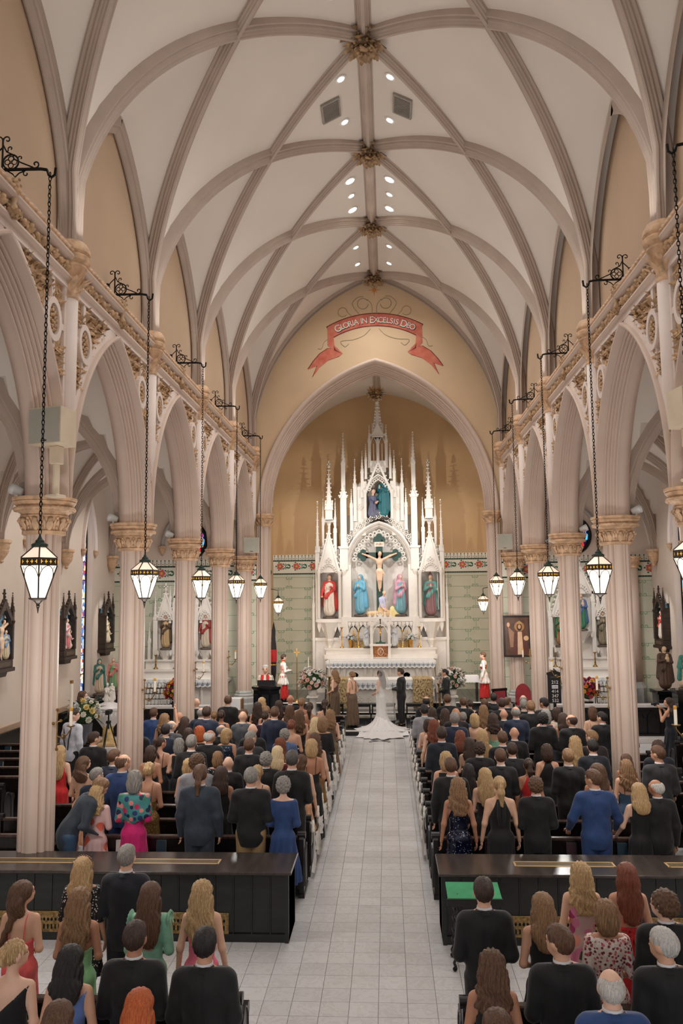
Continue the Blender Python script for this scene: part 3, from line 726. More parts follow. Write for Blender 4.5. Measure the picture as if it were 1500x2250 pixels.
for s_ in (-1, 1):
    p = MB(); [p.lathe([(r, 0), (r, 7.0)], (XN + s_ * x, y, 0), 16) for x, y, r in ((4.2, YC - .02, .1), (4.05, YC + .05, .13), (3.98, YC + .28, .1), (4.3, YC - .02, .05))]
    p.box(XN + s_ * 3.94, YC + .1, 0, XN + s_ * 4.35, 29.99, 7.0)
    p.build('arch_pier', m_shaft, cwo, smooth=.6)
    c = MB(); c.lathe([(.26, 6.98), (.29, 7.0), (.27, 7.04), (.33, 7.24), (.37, 7.28), (.36, 7.32), (.4, 7.36), (.4, 7.42), (.2, 7.43)], (XN + s_ * 4.1, YC + .1, 0), 8, rot=PI / 8)
    for i in range(16):
        a = 2 * PI * i / 16; ca, sa = math.cos(a), math.sin(a); leaf(c, (XN + s_ * 4.1 + .26 * ca, YC + .1 + .26 * sa, 7.02 + .06 * (i % 2)), (ca * .4, sa * .4, 1), (ca, sa, 0), .2, .12, .5)
    c.build('arch_pier_capital', m_cap, cwo)
# ---- chancel
YB = 35.8
for s_, nm in ((-1, 'left'), (1, 'right')):
    struct(MB().box(XN + s_ * 4.66, 30, 0, XN + s_ * 4.8, YB + .1, 9.2).build('wall_chancel_' + nm, m_back))
    MB().box(XN + s_ * 4.62, 30, 7.3, XN + s_ * 4.67, YB, 7.5)
cb = MB().box(XN - 4.9, YB, 0, XN + 4.9, YB + .15, 14); cbo = cb.build('wall_chancel_back', m_back); struct(cbo)
cv = MB(); n = 24; prof = [(x, z) for x, z in pointed(4.66, 5.0, n)]
cv.add([(XN + x, y, 8.4 + z) for y in (30.0, YB) for x, z in prof], [(i, i + 1, len(prof) + i + 1, len(prof) + i) for i in range(len(prof) - 1)])
cvo = cv.build('ceiling_chancel', m_vault, smooth=True); struct(cvo)
rib([(XN + x, 30.5, 8.4 + z) for x, z in pointed(4.64, 5.0, 20)], cvo, (0, -1, 0), RIBP); rib([(XN, y, 13.38) for y in (30.1, 33, YB)], cvo, (-1, 0, 0), RIBP)
# no rear wall: end behind the camera left open for world fill light
# ================================================================ lanterns, brackets, speakers, sconces
m_bronze = mat('lantern_bronze', (62, 52, 44), .5, metal=.4, var=.15)
m_patina = mat('lantern_patina', (44, 62, 54), .55, metal=.3, var=.2)
m_pane = mat('lantern_glass', (255, 236, 214), .4, var=.02, emit=1.5)
m_roofp = mat('lantern_roof_glass', (255, 224, 200), .4, var=.05, emit=.5)
m_amber = mat('lantern_amber', (255, 190, 70), .4, var=.03, emit=.55)
def hexp(r, i): a = PI / 3 * i + PI / 6; return (r * math.cos(a), r * math.sin(a))
def lantern_meshes():
    ZT, ZB, ZB2, ZC, ZR = 0.0, .175, .56, .655, .79     # tip, lower ring, band bottom, band top, cap
    rb, r0, rc = .232, .092, .075
    D = {}
    D['bottom_finial'] = (MB().lathe([(.004, 0), (.012, .05), (.02, .08), (.026, .085), (.018, .095), (.03, .12), (.06, .15), (.105, .165), (.112, .18), (.1, .185)], n=12), m_bronze)
    D['cap'] = (MB().lathe([(rc + .01, ZR - .01), (rc + .02, ZR), (rc + .02, ZR + .03), (.055, ZR + .05), (.05, ZR + .075), (.03, ZR + .09), (.016, ZR + .12), (.01, ZR + .15)], n=12), m_patina)
    band = MB(); fr = MB(); am = MB()
    for i in range(6):
        a, b = hexp(rb, i), hexp(rb, i + 1); a2, b2 = hexp(rb + .006, i), hexp(rb + .006, i + 1)
        band.add([(a[0], a[1], ZB2), (b[0], b[1], ZB2), (b[0], b[1], ZC), (a[0], a[1], ZC), (a2[0], a2[1], ZB2 + .01), (b2[0], b2[1], ZB2 + .01), (b2[0], b2[1], ZC - .01), (a2[0], a2[1], ZC - .01)], [(0, 1, 5, 4), (4, 5, 6, 7), (7, 6, 2, 3)])
        for q in range(4):
            t = (q + .5) / 4; x = a2[0] + (b2[0] - a2[0]) * t; y = a2[1] + (b2[1] - a2[1]) * t; n = Vector((x, y, 0)).normalized(); s = Vector((-n.y, n.x, 0)); c = Vector((x, y, (ZB2 + ZC) / 2)) + n * .002
            pts = [c + s * ((.012 + .008 * math.cos(4 * w_)) * math.cos(w_)) + Vector((0, 0, (.014 + .01 * math.cos(4 * w_)) * math.sin(w_))) for w_ in np.linspace(0, 2 * PI, 25)[:-1]]
            am.add([tuple(p) for p in pts], [tuple(range(24))])
        for (ra, za), (rb_, zb) in (((r0, ZB), (rb, ZB2)), ((rb, ZC), (rc, ZR))):
            p, q = hexp(ra, i), hexp(rb_, i); fr.cyl((p[0], p[1], za), (q[0], q[1], zb), .0095, n=5)
        # gothic tracery arch on the lower pane
        def on(t, f, o=.004):
            r = r0 + (rb - r0) * f; p, q = hexp(r + o, i), hexp(r + o, i + 1); return (p[0] + (q[0] - p[0]) * t, p[1] + (q[1] - p[1]) * t, ZB + (ZB2 - ZB) * f)
        fr.tube([on(t, f) for t, f in ((.04, .66), (.1, .78), (.22, .9), (.36, .97), (.5, 1.0), (.64, .97), (.78, .9), (.9, .78), (.96, .66))], .0055, 4)
        fr.tube([on(t, f) for t, f in ((.12, .985), (.16, .93), (.13, .87))], .004, 4); fr.tube([on(t, f) for t, f in ((.88, .985), (.84, .93), (.87, .87))], .004, 4)
    D['quatrefoil_band'] = (band, m_bronze); D['frame'] = (fr, m_bronze); D['amber_quatrefoils'] = (am, m_amber)
    P, Rf = hexp(r0, 0), None
    pane = MB(); a, b = hexp(r0, 0), hexp(r0, 1); c, d = hexp(rb, 1), hexp(rb, 0); pane.add([(a[0], a[1], ZB), (b[0], b[1], ZB), (c[0], c[1], ZB2), (d[0], d[1], ZB2)], [(0, 1, 2, 3)])
    roof = MB(); a, b = hexp(rb, 0), hexp(rb, 1); c, d = hexp(rc, 1), hexp(rc, 0); roof.add([(a[0], a[1], ZC), (b[0], b[1], ZC), (c[0], c[1], ZR), (d[0], d[1], ZR)], [(0, 1, 2, 3)])
    ch = MB(); z = ZR + .15; i = 0; TOP = 5.47
    while z < TOP - .03:
        pts = []
        for q in range(8):
            a = 2 * PI * q / 8; u, v = .017 * math.cos(a), .036 * math.sin(a); pts.append((u, 0, z + .03 + v) if i % 2 else (0, u, z + .03 + v))
        ch.tube(pts, .0065, 4, closed=True); z += .0555; i += 1
    me = {k: (v[0].mesh(k), v[1]) for k, v in D.items()}
    return me, pane.mesh('glass_pane'), roof.mesh('roof_pane'), ch.mesh('chain')
LM, PANE, ROOF, CHAIN = lantern_meshes()
def lantern(x, y, z, rz, label, chain=True, s=1.0):
    t = thing('pendant_lantern', label, 'lantern', (x, y, z), rz, 'pendant lanterns along the nave', (s,) * 3)
    for k, (me, mm) in LM.items():
        q = inst(k, me, mm, t)
        if k == 'amber_quatrefoils': q['kind'] = 'stuff'
    for i in range(6): inst('glass_pane', PANE, m_pane, t, rz=PI / 3 * i); inst('roof_pane', ROOF, m_roofp, t, rz=PI / 3 * i)
    if chain: inst('chain', CHAIN, m_iron, t)
    l = bpy.data.lights.new('lantern_standin_light', 'POINT'); l.energy = 62; l.color = (1, .97, .93); l.shadow_soft_size = .28
    lo = bpy.data.objects.new('lantern_standin_light', l); COL.objects.link(lo); lo.location = (x, y, z - .8)  # hangs unseen below the tip, standing in for light from the panes
    return t
def spiral(cx, cz, r0, r1, a0, turns, n=14): return [(cx + (r0 + (r1 - r0) * i / n) * math.cos(a0 + turns * 2 * PI * i / n), cz + (r0 + (r1 - r0) * i / n) * math.sin(a0 + turns * 2 * PI * i / n)) for i in range(n + 1)]
def bracket_mesh():
    b = MB(); P = lambda pts: [(x, 0, z) for x, z in pts]     # local x runs from the wall (0) into the nave
    b.tube(P([(0, 0), (.3, 0), (.6, -.005), (.68, -.02)]), .02, 6); b.tube(P([(.68, -.02), (.7, -.09), (.74, -.12), (.78, -.09), (.79, .0)]), .017, 6)
    b.tube(P([(.1, 0), (.1, .42)]), .013, 5)
    for s in (-1, 1): b.tube(P([(.1, .33)] + spiral(.1 + s * .055, .4, .05, .012, PI if s > 0 else 0, -s * .9)), .009, 5)
    b.tube(P([(.1, .3), (.02, .22), (-.02, .16), (.04, .08), (.06, .02)]), .009, 5); b.tube(P(spiral(-.02, .04, .05, .012, -1.2, .9)), .011, 5)
    b.tube(P([(.1, .34), (.15, .24), (.23, .2), (.25, .14), (.34, .09), (.5, .02)]), .01, 5); b.tube(P([(.15, .24)] + spiral(.2, .28, .035, .01, 3.9, -.8)), .008, 5); b.tube(P([(.28, .12)] + spiral(.33, .15, .035, .01, 3.9, -.8)), .008, 5)
    b.tube(P([(.45, .01)] + spiral(.53, .06, .05, .012, -1.6, .9)), .01, 5)
    b.tube(P([(.21 + .1 * math.cos(a), .1 + .1 * math.sin(a)) for a in np.linspace(0, 2 * PI, 17)[:-1]]), .012, 5, closed=True)
    for q in range(4):
        a = q * PI / 2; b.tube(P([(.21 + .045 * math.cos(a) + .034 * math.cos(t), .1 + .045 * math.sin(a) + .034 * math.sin(t)) for t in np.linspace(0, 2 * PI, 9)[:-1]]), .007, 4, closed=True)
    b.tube(P([(.16, -.01), (.24, -.06), (.27, -.1), (.32, -.05), (.4, -.02)]), .009, 5); b.tube(P([(.36, -.03)] + spiral(.41, -.06, .04, .01, 2, .8)), .008, 5)
    b.box(-.04, -.04, -.08, .0, .04, .2)
    return b.mesh('lamp_bracket', .8)
BRK = bracket_mesh()
for sgn in (-1, 1):
    for k in range(0, 5):
        y = 9.6 + BAY * k; z = 4.25
        br = inst('lamp_bracket', BRK, m_iron, None, (XN + sgn * 4.55, y, 9.8), rz=0 if sgn < 0 else PI)
        wh = '%s, arch %s' % (SIDE[sgn], ('nearest the gallery', 'above the screen', 'third from the gallery', 'fourth from the gallery', 'next to the chancel')[k])
        tag(br, 'black wrought iron scroll bracket on cornice, ' + wh, 'bracket', 'lantern brackets')
        lantern(XN + sgn * 3.83, y, z, .35 + .5 * k + sgn, 'white glass hexagonal hanging lantern, ' + wh)
# two lanterns deeper in the sanctuary hang from arms on the chancel walls
for x, lab in ((-4.1, 'pulpit side'), (3.55, 'hymn-board side')):
    q = -1 if x < 0 else 1
    t = lantern(x, 30.9, 3.7, .3, 'white glass lantern just inside the chancel arch pier, ' + lab, False, .9)
    xw = (XN + q * 4.66 - x) / .9; c_, s_ = math.cos(-.3), math.sin(-.3)
    R2 = lambda u, z: (u * c_, u * s_, z)
    MB().tube([R2(0, .94), R2(0, 1.1), R2(xw * .3, 1.16), R2(xw * .7, 1.12), R2(xw * 1.02, 1.0)], .015, 5).build('lamp_arm', m_iron, t)
# ---- loudspeakers on the columns
m_spk = mat('speaker_cream', (226, 208, 182), .6, var=.04); m_grille = mat('speaker_grille', (178, 174, 160), .8, var=.04, bump=.3, bscale=160)
def speaker(name, loc, rz, w, h, d, label, post=True):
    t = thing(name, label, 'speaker', loc, rz)
    b = MB(); b.add([(-w / 2, -d / 2, 0), (w / 2, -d / 2, 0), (w / 2 * .72, d / 2, 0), (-w / 2 * .72, d / 2, 0), (-w / 2, -d / 2, h), (w / 2, -d / 2, h), (w / 2 * .72, d / 2, h), (-w / 2 * .72, d / 2, h)], [(0, 3, 2, 1), (4, 5, 6, 7), (0, 1, 5, 4), (1, 2, 6, 5), (2, 3, 7, 6), (3, 0, 4, 7)])
    b.build('cabinet', m_spk, t); MB().bbox(-w / 2 + .012, -d / 2 - .015, .012, w / 2 - .012, -d / 2 + .002, h - .012, .004).build('grille', m_grille, t)
    MB().box(-.05, -d / 2 - .019, .03, .05, -d / 2 - .014, .05).build('badge', mat('badge_dark', (60, 60, 62)), t)
    if post:
        MB().bbox(-.07, -.02, -.26, .07, .12, 0, .01).build('yoke', m_spk, t); MB().cyl((0, .05, -.25), (0, .05, -.72), .05, n=12).bbox(-.1, -.05, -.74, .1, .15, -.7, .01).build('mounting_post', m_spk, t)
    return t
speaker('loudspeaker', (-4.72, 11.35, 6.6), -.32, .56, .52, .42, 'large cream loudspeaker with grey grille on first column, pulpit side')
speaker('loudspeaker', (4.2, 11.35, 6.68), .32, .56, .52, .42, 'large cream loudspeaker with grey grille on first column, hymn-board side')
speaker('loudspeaker', (-4.75, 28.65, 6.0), .2, .52, .52, .35, 'small cream loudspeaker beside the chancel arch, pulpit side', False)
speaker('loudspeaker', (4.1, 28.65, 6.0), -.2, .52, .52, .35, 'small cream loudspeaker beside the chancel arch, hymn-board side', False)
# ---- small white floodlights on the capitals
m_flood = mat('floodlight_white', (225, 226, 222), .4)
fld = MB().lathe([(.03, -.1), (.06, -.09), (.075, .02), (.085, .1), (.07, .1), (.05, .06)], n=10).xf(Matrix.Rotation(1.2, 4, 'Y')).box(-.02, -.02, -.12, .02, .02, -.02)
FLD = fld.mesh('floodlight', True)
for sgn, k in ((-1, 0), (-1, 1), (-1, 2), (1, 1), (1, 2), (1, 3)):
    o = inst('floodlight', FLD, m_flood, None, (XN + sgn * 5.12, yk(k) - .15, 6.02), rz=0 if sgn > 0 else PI)
    tag(o, 'small white floodlight on the capital of column, %s, %s' % (ORD[k].replace('beyond the dividing screen', 'past the screen'), SIDE[sgn]), 'floodlight', 'floodlights on the capitals')
# ---- brass sconces with tall candles on the columns
m_brass = mat('aged_brass', (150, 116, 66), .35, metal=.8, var=.2, scale=8); m_cand = mat('candle_wax', (240, 228, 208), .5, var=.03); m_gcap = mat('candle_gold_cap', (214, 160, 70), .4, metal=.5)
for sgn in (-1, 1):
    for k in range(0, 4):
        t = thing('candle_sconce', 'brass cross sconce holding tall candle on column, %s, %s' % (ORD[k].replace('beyond the dividing screen', 'past the screen'), SIDE[sgn]), 'sconce', (XN + sgn * 4.47, yk(k) - .05, 2.55), 0 if sgn < 0 else PI, 'candle sconces on the columns', (.75,) * 3)
        b = MB(); b.tube([(0, 0, -.35), (0, 0, .35)], .014, 5); b.tube([(0, -.16, .14), (0, .16, .14)], .014, 5)
        for y_, z_ in ((0, .37), (-.18, .14), (.18, .14), (0, -.37)): b.ball((0, y_, z_), .032, 6, 5)
        b.build('cross_plate', m_brass, t)
        a = MB(); a.tube([(0, 0, -.12), (.1, 0, -.16), (.2, 0, -.1), (.27, 0, 0), (.27, 0, .05)], .012, 5); a.tube([(.13 + .045 * math.cos(q), 0, -.13 + .045 * math.sin(q)) for q in np.linspace(0, 2 * PI, 11)[:-1]], .009, 4, closed=True)
        a.lathe([(.02, .04), (.075, .06), (.085, .075), (.03, .07)], (.27, 0, 0), 12); a.build('arm', m_brass, t)
        c = MB().cyl((.27, 0, .07), (.27, 0, .36), .03, n=10).build('candle', m_cand, t); MB().lathe([(.031, .35), (.034, .37), (.032, .41), (.02, .42)], (.27, 0, 0), 10).build('candle_cap', m_gcap, c)
# ================================================================ painted dado and frieze
m_dado = mat('dado_paint', (214, 212, 190), .7, var=.03, scale=1.2); m_line = mat('dado_green_line', (112, 158, 124), .7, var=.05)
m_fri = mat('frieze_cream', (234, 228, 212), .7, var=.02); m_fred = mat('frieze_red', (206, 92, 86), .7, var=.12, scale=8); m_fgreen = mat('frieze_green', (52, 112, 84), .7, var=.12, scale=8); m_fdark = mat('frieze_dark', (44, 52, 46), .7); m_fyel = mat('frieze_yellow', (214, 180, 90), .7)
def dado(name, x0, x1, y, z0, zt, zf, wallobj, bw=1.15, bh=.46):
    """painted ashlar up to zt, then the rose frieze whose roses sit at height zf"""
    MB().box(x0, y - .012, z0, x1, y, zt).build('painted_dado', m_dado, wallobj)
    L = MB(); C = MB(); yy = y - .016
    z = zt - .12; r = 0
    while z > z0 + .1:
        L.box(x0, yy, z - .006, x1, y - .01, z + .006)
        x = x0 + (bw * .5 if r % 2 else bw) * .6
        while x < x1 - .05:
            L.box(x - .005, yy, z - bh, x + .005, y - .01, z)
            for s in (-1, 1):
                for e, zz in ((1, z - .04), (-1, z - bh + .04)):
                    C.tube([(x + s * (.03 + .045 * (1 - math.cos(q))), yy, zz - e * (.045 * math.sin(q) * 1.2)) for q in np.linspace(0, 4.2, 7)], .011, 4)
            x += bw
        z -= bh; r += 1
    L.build('painted_joint_lines', m_line, wallobj); C.build('painted_scrolls', m_line, wallobj)
    MB().box(x0, y - .014, zt, x1, y, zf + .5).build('frieze_ground', m_fri, wallobj)
    dk = MB()
    for zz in (zt + .03, zf + .24):
        dk.box(x0, yy - .003, zz - .028, x1, y, zz + .028)
    dk.build('frieze_line', m_fdark, wallobj)
    ck = MB()
    for zz in (zt + .03, zf + .24):
        x = x0 + .05
        while x < x1: ck.ball((x, yy - .003, zz), (.022, .004, .018), 6, 4); x += .1
    ck.build('frieze_beads', m_fgreen, wallobj)
    sc = MB(); x = x0 + .3; rose = MB(); eye = MB(); rose_n = 0
    while x < x1:
        R = .155
        pts = [(x + (R * (.86 + .14 * math.cos(5 * a))) * math.cos(a), yy - .006, zf + (R * (.86 + .14 * math.cos(5 * a))) * math.sin(a)) for a in np.linspace(0, 2 * PI, 31)[:-1]]
        rose.add(pts, [tuple(range(30))]); eye.lathe([(.0, 0), (.045, 0), (.05, .002)], n=10).xf(Matrix.Translation((x, yy - .01, zf)) @ Matrix.Rotation(PI / 2, 4, 'X'), len(eye.v) - 30)
        for q in range(5):
            a = q * 2 * PI / 5 + .6; sc.ball((x + .17 * math.cos(a), yy - .003, zf + .17 * math.sin(a)), (.04, .004, .03), 6, 4)
        cx = x + .36
        for s in (-1, 1):
            sc.tube([(x + .17, yy, zf - s * .04), (x + .25, yy, zf - s * .12)] + [(cx + (.13 - .02 * i / 2) * math.cos(PI + s * (.3 + .55 * i)), yy, zf + s * .03 + (.13 - .02 * i / 2) * math.sin(PI + s * (.3 + .55 * i))) for i in range(9)], .018, 4)
            sc.ball((cx + s * .04, yy - .002, zf + s * .05), (.05, .004, .035), 6, 4)
        x += .72
    sc.build('frieze_vine', m_fgreen, wallobj); rose.build('frieze_roses', m_fred, wallobj); eye.build('frieze_rose_eyes', m_fyel, wallobj)
    cr = MB(); x = x0 + .06
    while x < x1 - .02:
        cr.box(x - .008, yy - .002, zf + .27, x + .008, y, zf + .43); cr.ball((x, yy - .002, zf + .46), (.022, .006, .028), 6, 4); cr.ball((x + .075, yy - .002, zf + .33), (.018, .004, .018), 6, 4); x += .15
    cr.build('frieze_cresting', m_fdark, wallobj)
dado('d', XN - 4.65, XN + 4.65, YB - .001, .3, 5.42, 5.78, cbo)
for s_, nm in ((-1, 'left'), (1, 'right')):
    x0, x1 = sorted((XN + s_ * 4.25, XN + s_ * DO)); dado('d', x0, x1, 29.698, .15, 5.02, 5.34, bpy.data.objects['wall_aisle_end_' + nm], 1.1, .55)
for s_ in (-1, 1):
    x0, x1 = sorted((XN + s_ * 4.36, XN + s_ * 4.9)); dado('d', x0, x1, YC - .001, .15, 5.02, 5.34, cwo, 1.1, .55)
# ---- the painted ribbon over the chancel arch
m_rib_red = mat('ribbon_red', (196, 92, 74), .7, var=.12, scale=3, rgb2=(216, 130, 104)); m_rib_edge = mat('ribbon_edge', (110, 44, 36), .7); m_vine = mat('ribbon_vine', (150, 140, 110), .7); m_star = mat('ribbon_star', (204, 130, 66), .7); m_let = mat('ribbon_letter', (238, 232, 222), .7); m_letd = mat('ribbon_letter_edge', (36, 30, 28), .7)
yr = YC - .004
rbn = thing('painted_ribbon', 'red painted ribbon reading Gloria in Excelsis Deo above the chancel arch', 'mural', (XN, yr, 0))
Rr_, zc_ = 3.1, 11.22      # main arc of the ribbon: radius and centre height
def arcp(a, r): return (r * math.sin(a), zc_ + r * math.cos(a))
A1 = .51
def band(mb, a0, a1, r0, r1, y, n=24):
    vs = [];
    for i in range(n + 1):
        a = a0 + (a1 - a0) * i / n
        for r in (r0, r1): x, z = arcp(a, r); vs.append((x, y, z))
    mb.add(vs, [(2 * i, 2 * i + 2, 2 * i + 3, 2 * i + 1) for i in range(n)])
e = MB(); band(e, -A1 - .012, A1 + .012, Rr_ - .035, Rr_ + .475, 0); e.build('ribbon_edge', m_rib_edge, rbn)
b = MB(); band(b, -A1, A1, Rr_, Rr_ + .44, -.003); b.build('ribbon_band', m_rib_red, rbn)
for s in (-1, 1):
    tl = [(s * 1.36, 13.46), (s * 1.72, 13.5), (s * 2.02, 13.3), (s * 2.26, 13.02), (s * 2.46, 12.72), (s * 2.12, 12.86), (s * 2.3, 12.42), (s * 2.04, 12.78), (s * 1.7, 13.06), (s * 1.3, 13.2), (s * 1.18, 13.3)]
    MB().add([(x * 1.012, -.001, z + (.014 if i_ < 5 else -.02)) for i_, (x, z) in enumerate(tl)], [tuple(range(11))]).build('ribbon_edge', m_rib_edge, rbn)
    MB().add([(x, -.004, z) for x, z in tl], [tuple(range(11))]).build('ribbon_tail', m_rib_red, rbn)
    MB().add([(s * 1.3, -.0035, 13.42), (s * 1.62, -.0035, 13.5), (s * 1.735, -.0035, 13.62), (s * 1.735, -.0035, 14.33), (s * 1.515, -.0035, 13.93), (s * 1.48, -.0035, 13.6)], [tuple(range(6))]).build('ribbon_turn', m_rib_red, rbn)
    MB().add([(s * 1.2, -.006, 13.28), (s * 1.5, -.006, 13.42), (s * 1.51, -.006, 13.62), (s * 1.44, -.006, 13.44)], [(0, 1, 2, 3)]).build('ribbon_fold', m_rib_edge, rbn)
vn = MB(); V3 = lambda pts: smooth([(x, -.002, z) for x, z in pts])
for s in (-1, 1):
    vn.tube(V3([(s * .08, 14.75), (s * .1, 15.1), (s * .25, 15.3)] + [(s * (.42 + .2 * math.cos(a)), 15.15 + .2 * math.sin(a)) for a in np.linspace(2.5, -3, 12)]), .012, 4)
    vn.tube(V3([(s * .55, 14.75), (s * .75, 15.0), (s * .8, 15.2), (s * .6, 15.4), (s * .4, 15.42)]), .012, 4)
    vn.tube(V3([(s * .85, 14.7), (s * 1.0, 14.85)] + [(s * (1.17 + .17 * math.cos(a)), 14.85 + .17 * math.sin(a)) for a in np.linspace(2.8, -2.5, 11)]), .012, 4)
    vn.tube(V3([(s * .15, 14.2), (s * .4, 13.95), (s * .8, 13.8), (s * 1.25, 13.75), (s * 1.1, 13.55), (s * .95, 13.65)]), .01, 4); vn.tube(V3([(s * 1.6, 13.9), (s * 1.85, 13.75), (s * 1.95, 13.5), (s * 2.1, 13.5)]), .01, 4)
vn.build('painted_vines', m_vine, rbn)
st = [((.2 if i % 2 == 0 else .07) * (1.25 if i % 4 == 0 else .8) * math.sin(i * PI / 8), 15.66 + (.2 if i % 2 == 0 else .07) * (1.25 if i % 4 == 0 else .8) * math.cos(i * PI / 8)) for i in range(16)]
MB().add([(x, -.003, z) for x, z in st], [tuple(range(16))]).build('painted_star', m_star, rbn)
def text_mesh(body, size, extrude=.002, spacing=1.0):
    cu = bpy.data.curves.new('t', 'FONT'); cu.body = body; cu.size = size; cu.extrude = extrude; cu.align_x = 'CENTER'; cu.align_y = 'CENTER'; cu.space_character = spacing
    o = bpy.data.objects.new('t', cu); COL.objects.link(o); dg = bpy.context.evaluated_depsgraph_get(); me = bpy.data.meshes.new_from_object(o.evaluated_get(dg)); bpy.data.objects.remove(o); return me
txt = 'GLORIA IN EXCELSIS DEO'; wid = {'I': .5, ' ': .55, 'G': 1.15, 'O': 1.1, 'E': .95, 'D': 1.1, 'L': .85, 'R': 1.0, 'A': 1.0, 'N': 1.1, 'X': 1.0, 'C': 1.0, 'S': .85}
tot = sum(wid[c] * (1.25 if i in (0, 10, 19) else 1) for i, c in enumerate(txt)); a = -.455; _tc = {}
for i, c in enumerate(txt):
    big = i in (0, 10, 19); w_ = wid[c] * (1.25 if big else 1) * .91 / tot
    if c != ' ':
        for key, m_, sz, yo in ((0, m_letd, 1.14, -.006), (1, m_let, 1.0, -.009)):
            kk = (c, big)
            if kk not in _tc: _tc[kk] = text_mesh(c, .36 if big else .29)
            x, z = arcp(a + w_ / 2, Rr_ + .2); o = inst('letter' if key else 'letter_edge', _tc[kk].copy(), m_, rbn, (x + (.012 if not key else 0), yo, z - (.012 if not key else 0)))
            o.rotation_euler = (PI / 2, a + w_ / 2, 0); o.scale = (sz, sz * 1.05, 1)
    a += w_
# ================================================================ gothic altar kit
def pinnacle(mb, x, y, z0, z1, w, sf=.45, crock=5, cross=False):
    h = z1 - z0; zs = z1 - h * sf; a = w / 2
    mb.box(x - a, y - a, z0, x + a, y + a, zs)
    mb.box(x - a * 1.25, y - a * 1.25, zs - .03, x + a * 1.25, y + a * 1.25, zs)
    mb.box(x - a * 1.15, y - a * 1.15, z0, x + a * 1.15, y + a * 1.15, z0 + .06)
    g = a * 1.15
    for dx, dy in ((0, -1), (-1, 0), (1, 0)):   # gablets
        if dy: mb.add([(x - g, y - g, zs), (x + g, y - g, zs), (x, y - g, zs + w * 1.3), (x, y, zs + w * 1.3)], [(0, 1, 2), (0, 2, 3), (1, 3, 2)])
        else: mb.add([(x + dx * g, y - g, zs), (x + dx * g, y + g, zs), (x + dx * g, y, zs + w * 1.3), (x, y, zs + w * 1.3)], [(0, 1, 2), (0, 2, 3), (1, 3, 2)])
    b = a * .8; mb.add([(x - b, y - b, zs), (x + b, y - b, zs), (x + b, y + b, zs), (x - b, y + b, zs), (x, y, z1)], [(0, 1, 4), (1, 2, 4), (2, 3, 4), (3, 0, 4)])
    for i in range(crock):
        t = (i + .8) / (crock + .6); r = b * (1 - t) + w * .07; z = zs + (z1 - zs) * t
        for sx, sy in ((-1, -1), (1, -1), (1, 1), (-1, 1)): mb.ball((x + sx * r, y + sy * r, z), (w * .13, w * .13, w * .1), 5, 3)
    if cross: mb.box(x - .03, y - .02, z1 - .05, x + .03, y + .02, z1 + .42).box(x - .15, y - .02, z1 + .18, x + .15, y + .02, z1 + .25)
    else: mb.ball((x, y, z1), w * .22, 6, 4); mb.ball((x, y, z1 - w * .5), (w * .3, w * .3, w * .1), 6, 3)
def gable(mb, x, y, z0, z1, w, t=.06, crock=5, fill=True, d=.08):
    """steep crocketed gable"""
    a = w / 2; L = math.hypot(a, z1 - z0)
    for s in (-1, 1):
        nx, nz = (z1 - z0) / L, a / L
        mb.prism([(x + s * a, z0), (x + s * (a - t * 1.3), z0), (x, z1 - t * 2.2), (x, z1)][::s], y - d / 2, y + d / 2)
        for i in range(crock):
            q = (i + .6) / (crock + .3); cx, cz = x + s * a * (1 - q), z0 + (z1 - z0) * q
            mb.ball((cx + s * nx * .03, y, cz + nz * .03), (.04, .04, .04), 5, 4)
    if fill: mb.prism([(x - a + t, z0), (x + a - t, z0), (x, z1 - t * 2)], y, y + d / 2)
    mb.ball((x, y, z1 + .05), .04, 5, 4)
def trefoils(mb, x, z, y, r, n=3, tr=.018):
    for q in range(n):
        a = PI / 2 + q * 2 * PI / n; mb.tube([(x + .55 * r * math.cos(a) + .45 * r * math.cos(t), y, z + .55 * r * math.sin(a) + .45 * r * math.sin(t)) for t in np.linspace(0, 2 * PI, 11)[:-1]], tr, 4, closed=True)
def cusped(mb, x, y, z0, a, rise, n=9, r=.05, fringe=1):
    """lace fringe hanging inside a pointed arch"""
    P = pointed(a, rise, n)
    for i in range(1, len(P) - 1):
        px, pz_ = P[i]; d = Vector((-px, 0, rise * .25 - pz_ * .6)).normalized() * r * .9
        mb.tube([(x + px + d.x + r * .75 * math.cos(t), y, z0 + pz_ + d.z + r * .75 * math.sin(t)) for t in np.linspace(0, 2 * PI, 9)[:-1]], r * .28, 4, closed=True)
        if fringe: mb.ball((x + px + d.x * 2.2, y, z0 + pz_ + d.z * 2.2), r * .38, 5, 4)
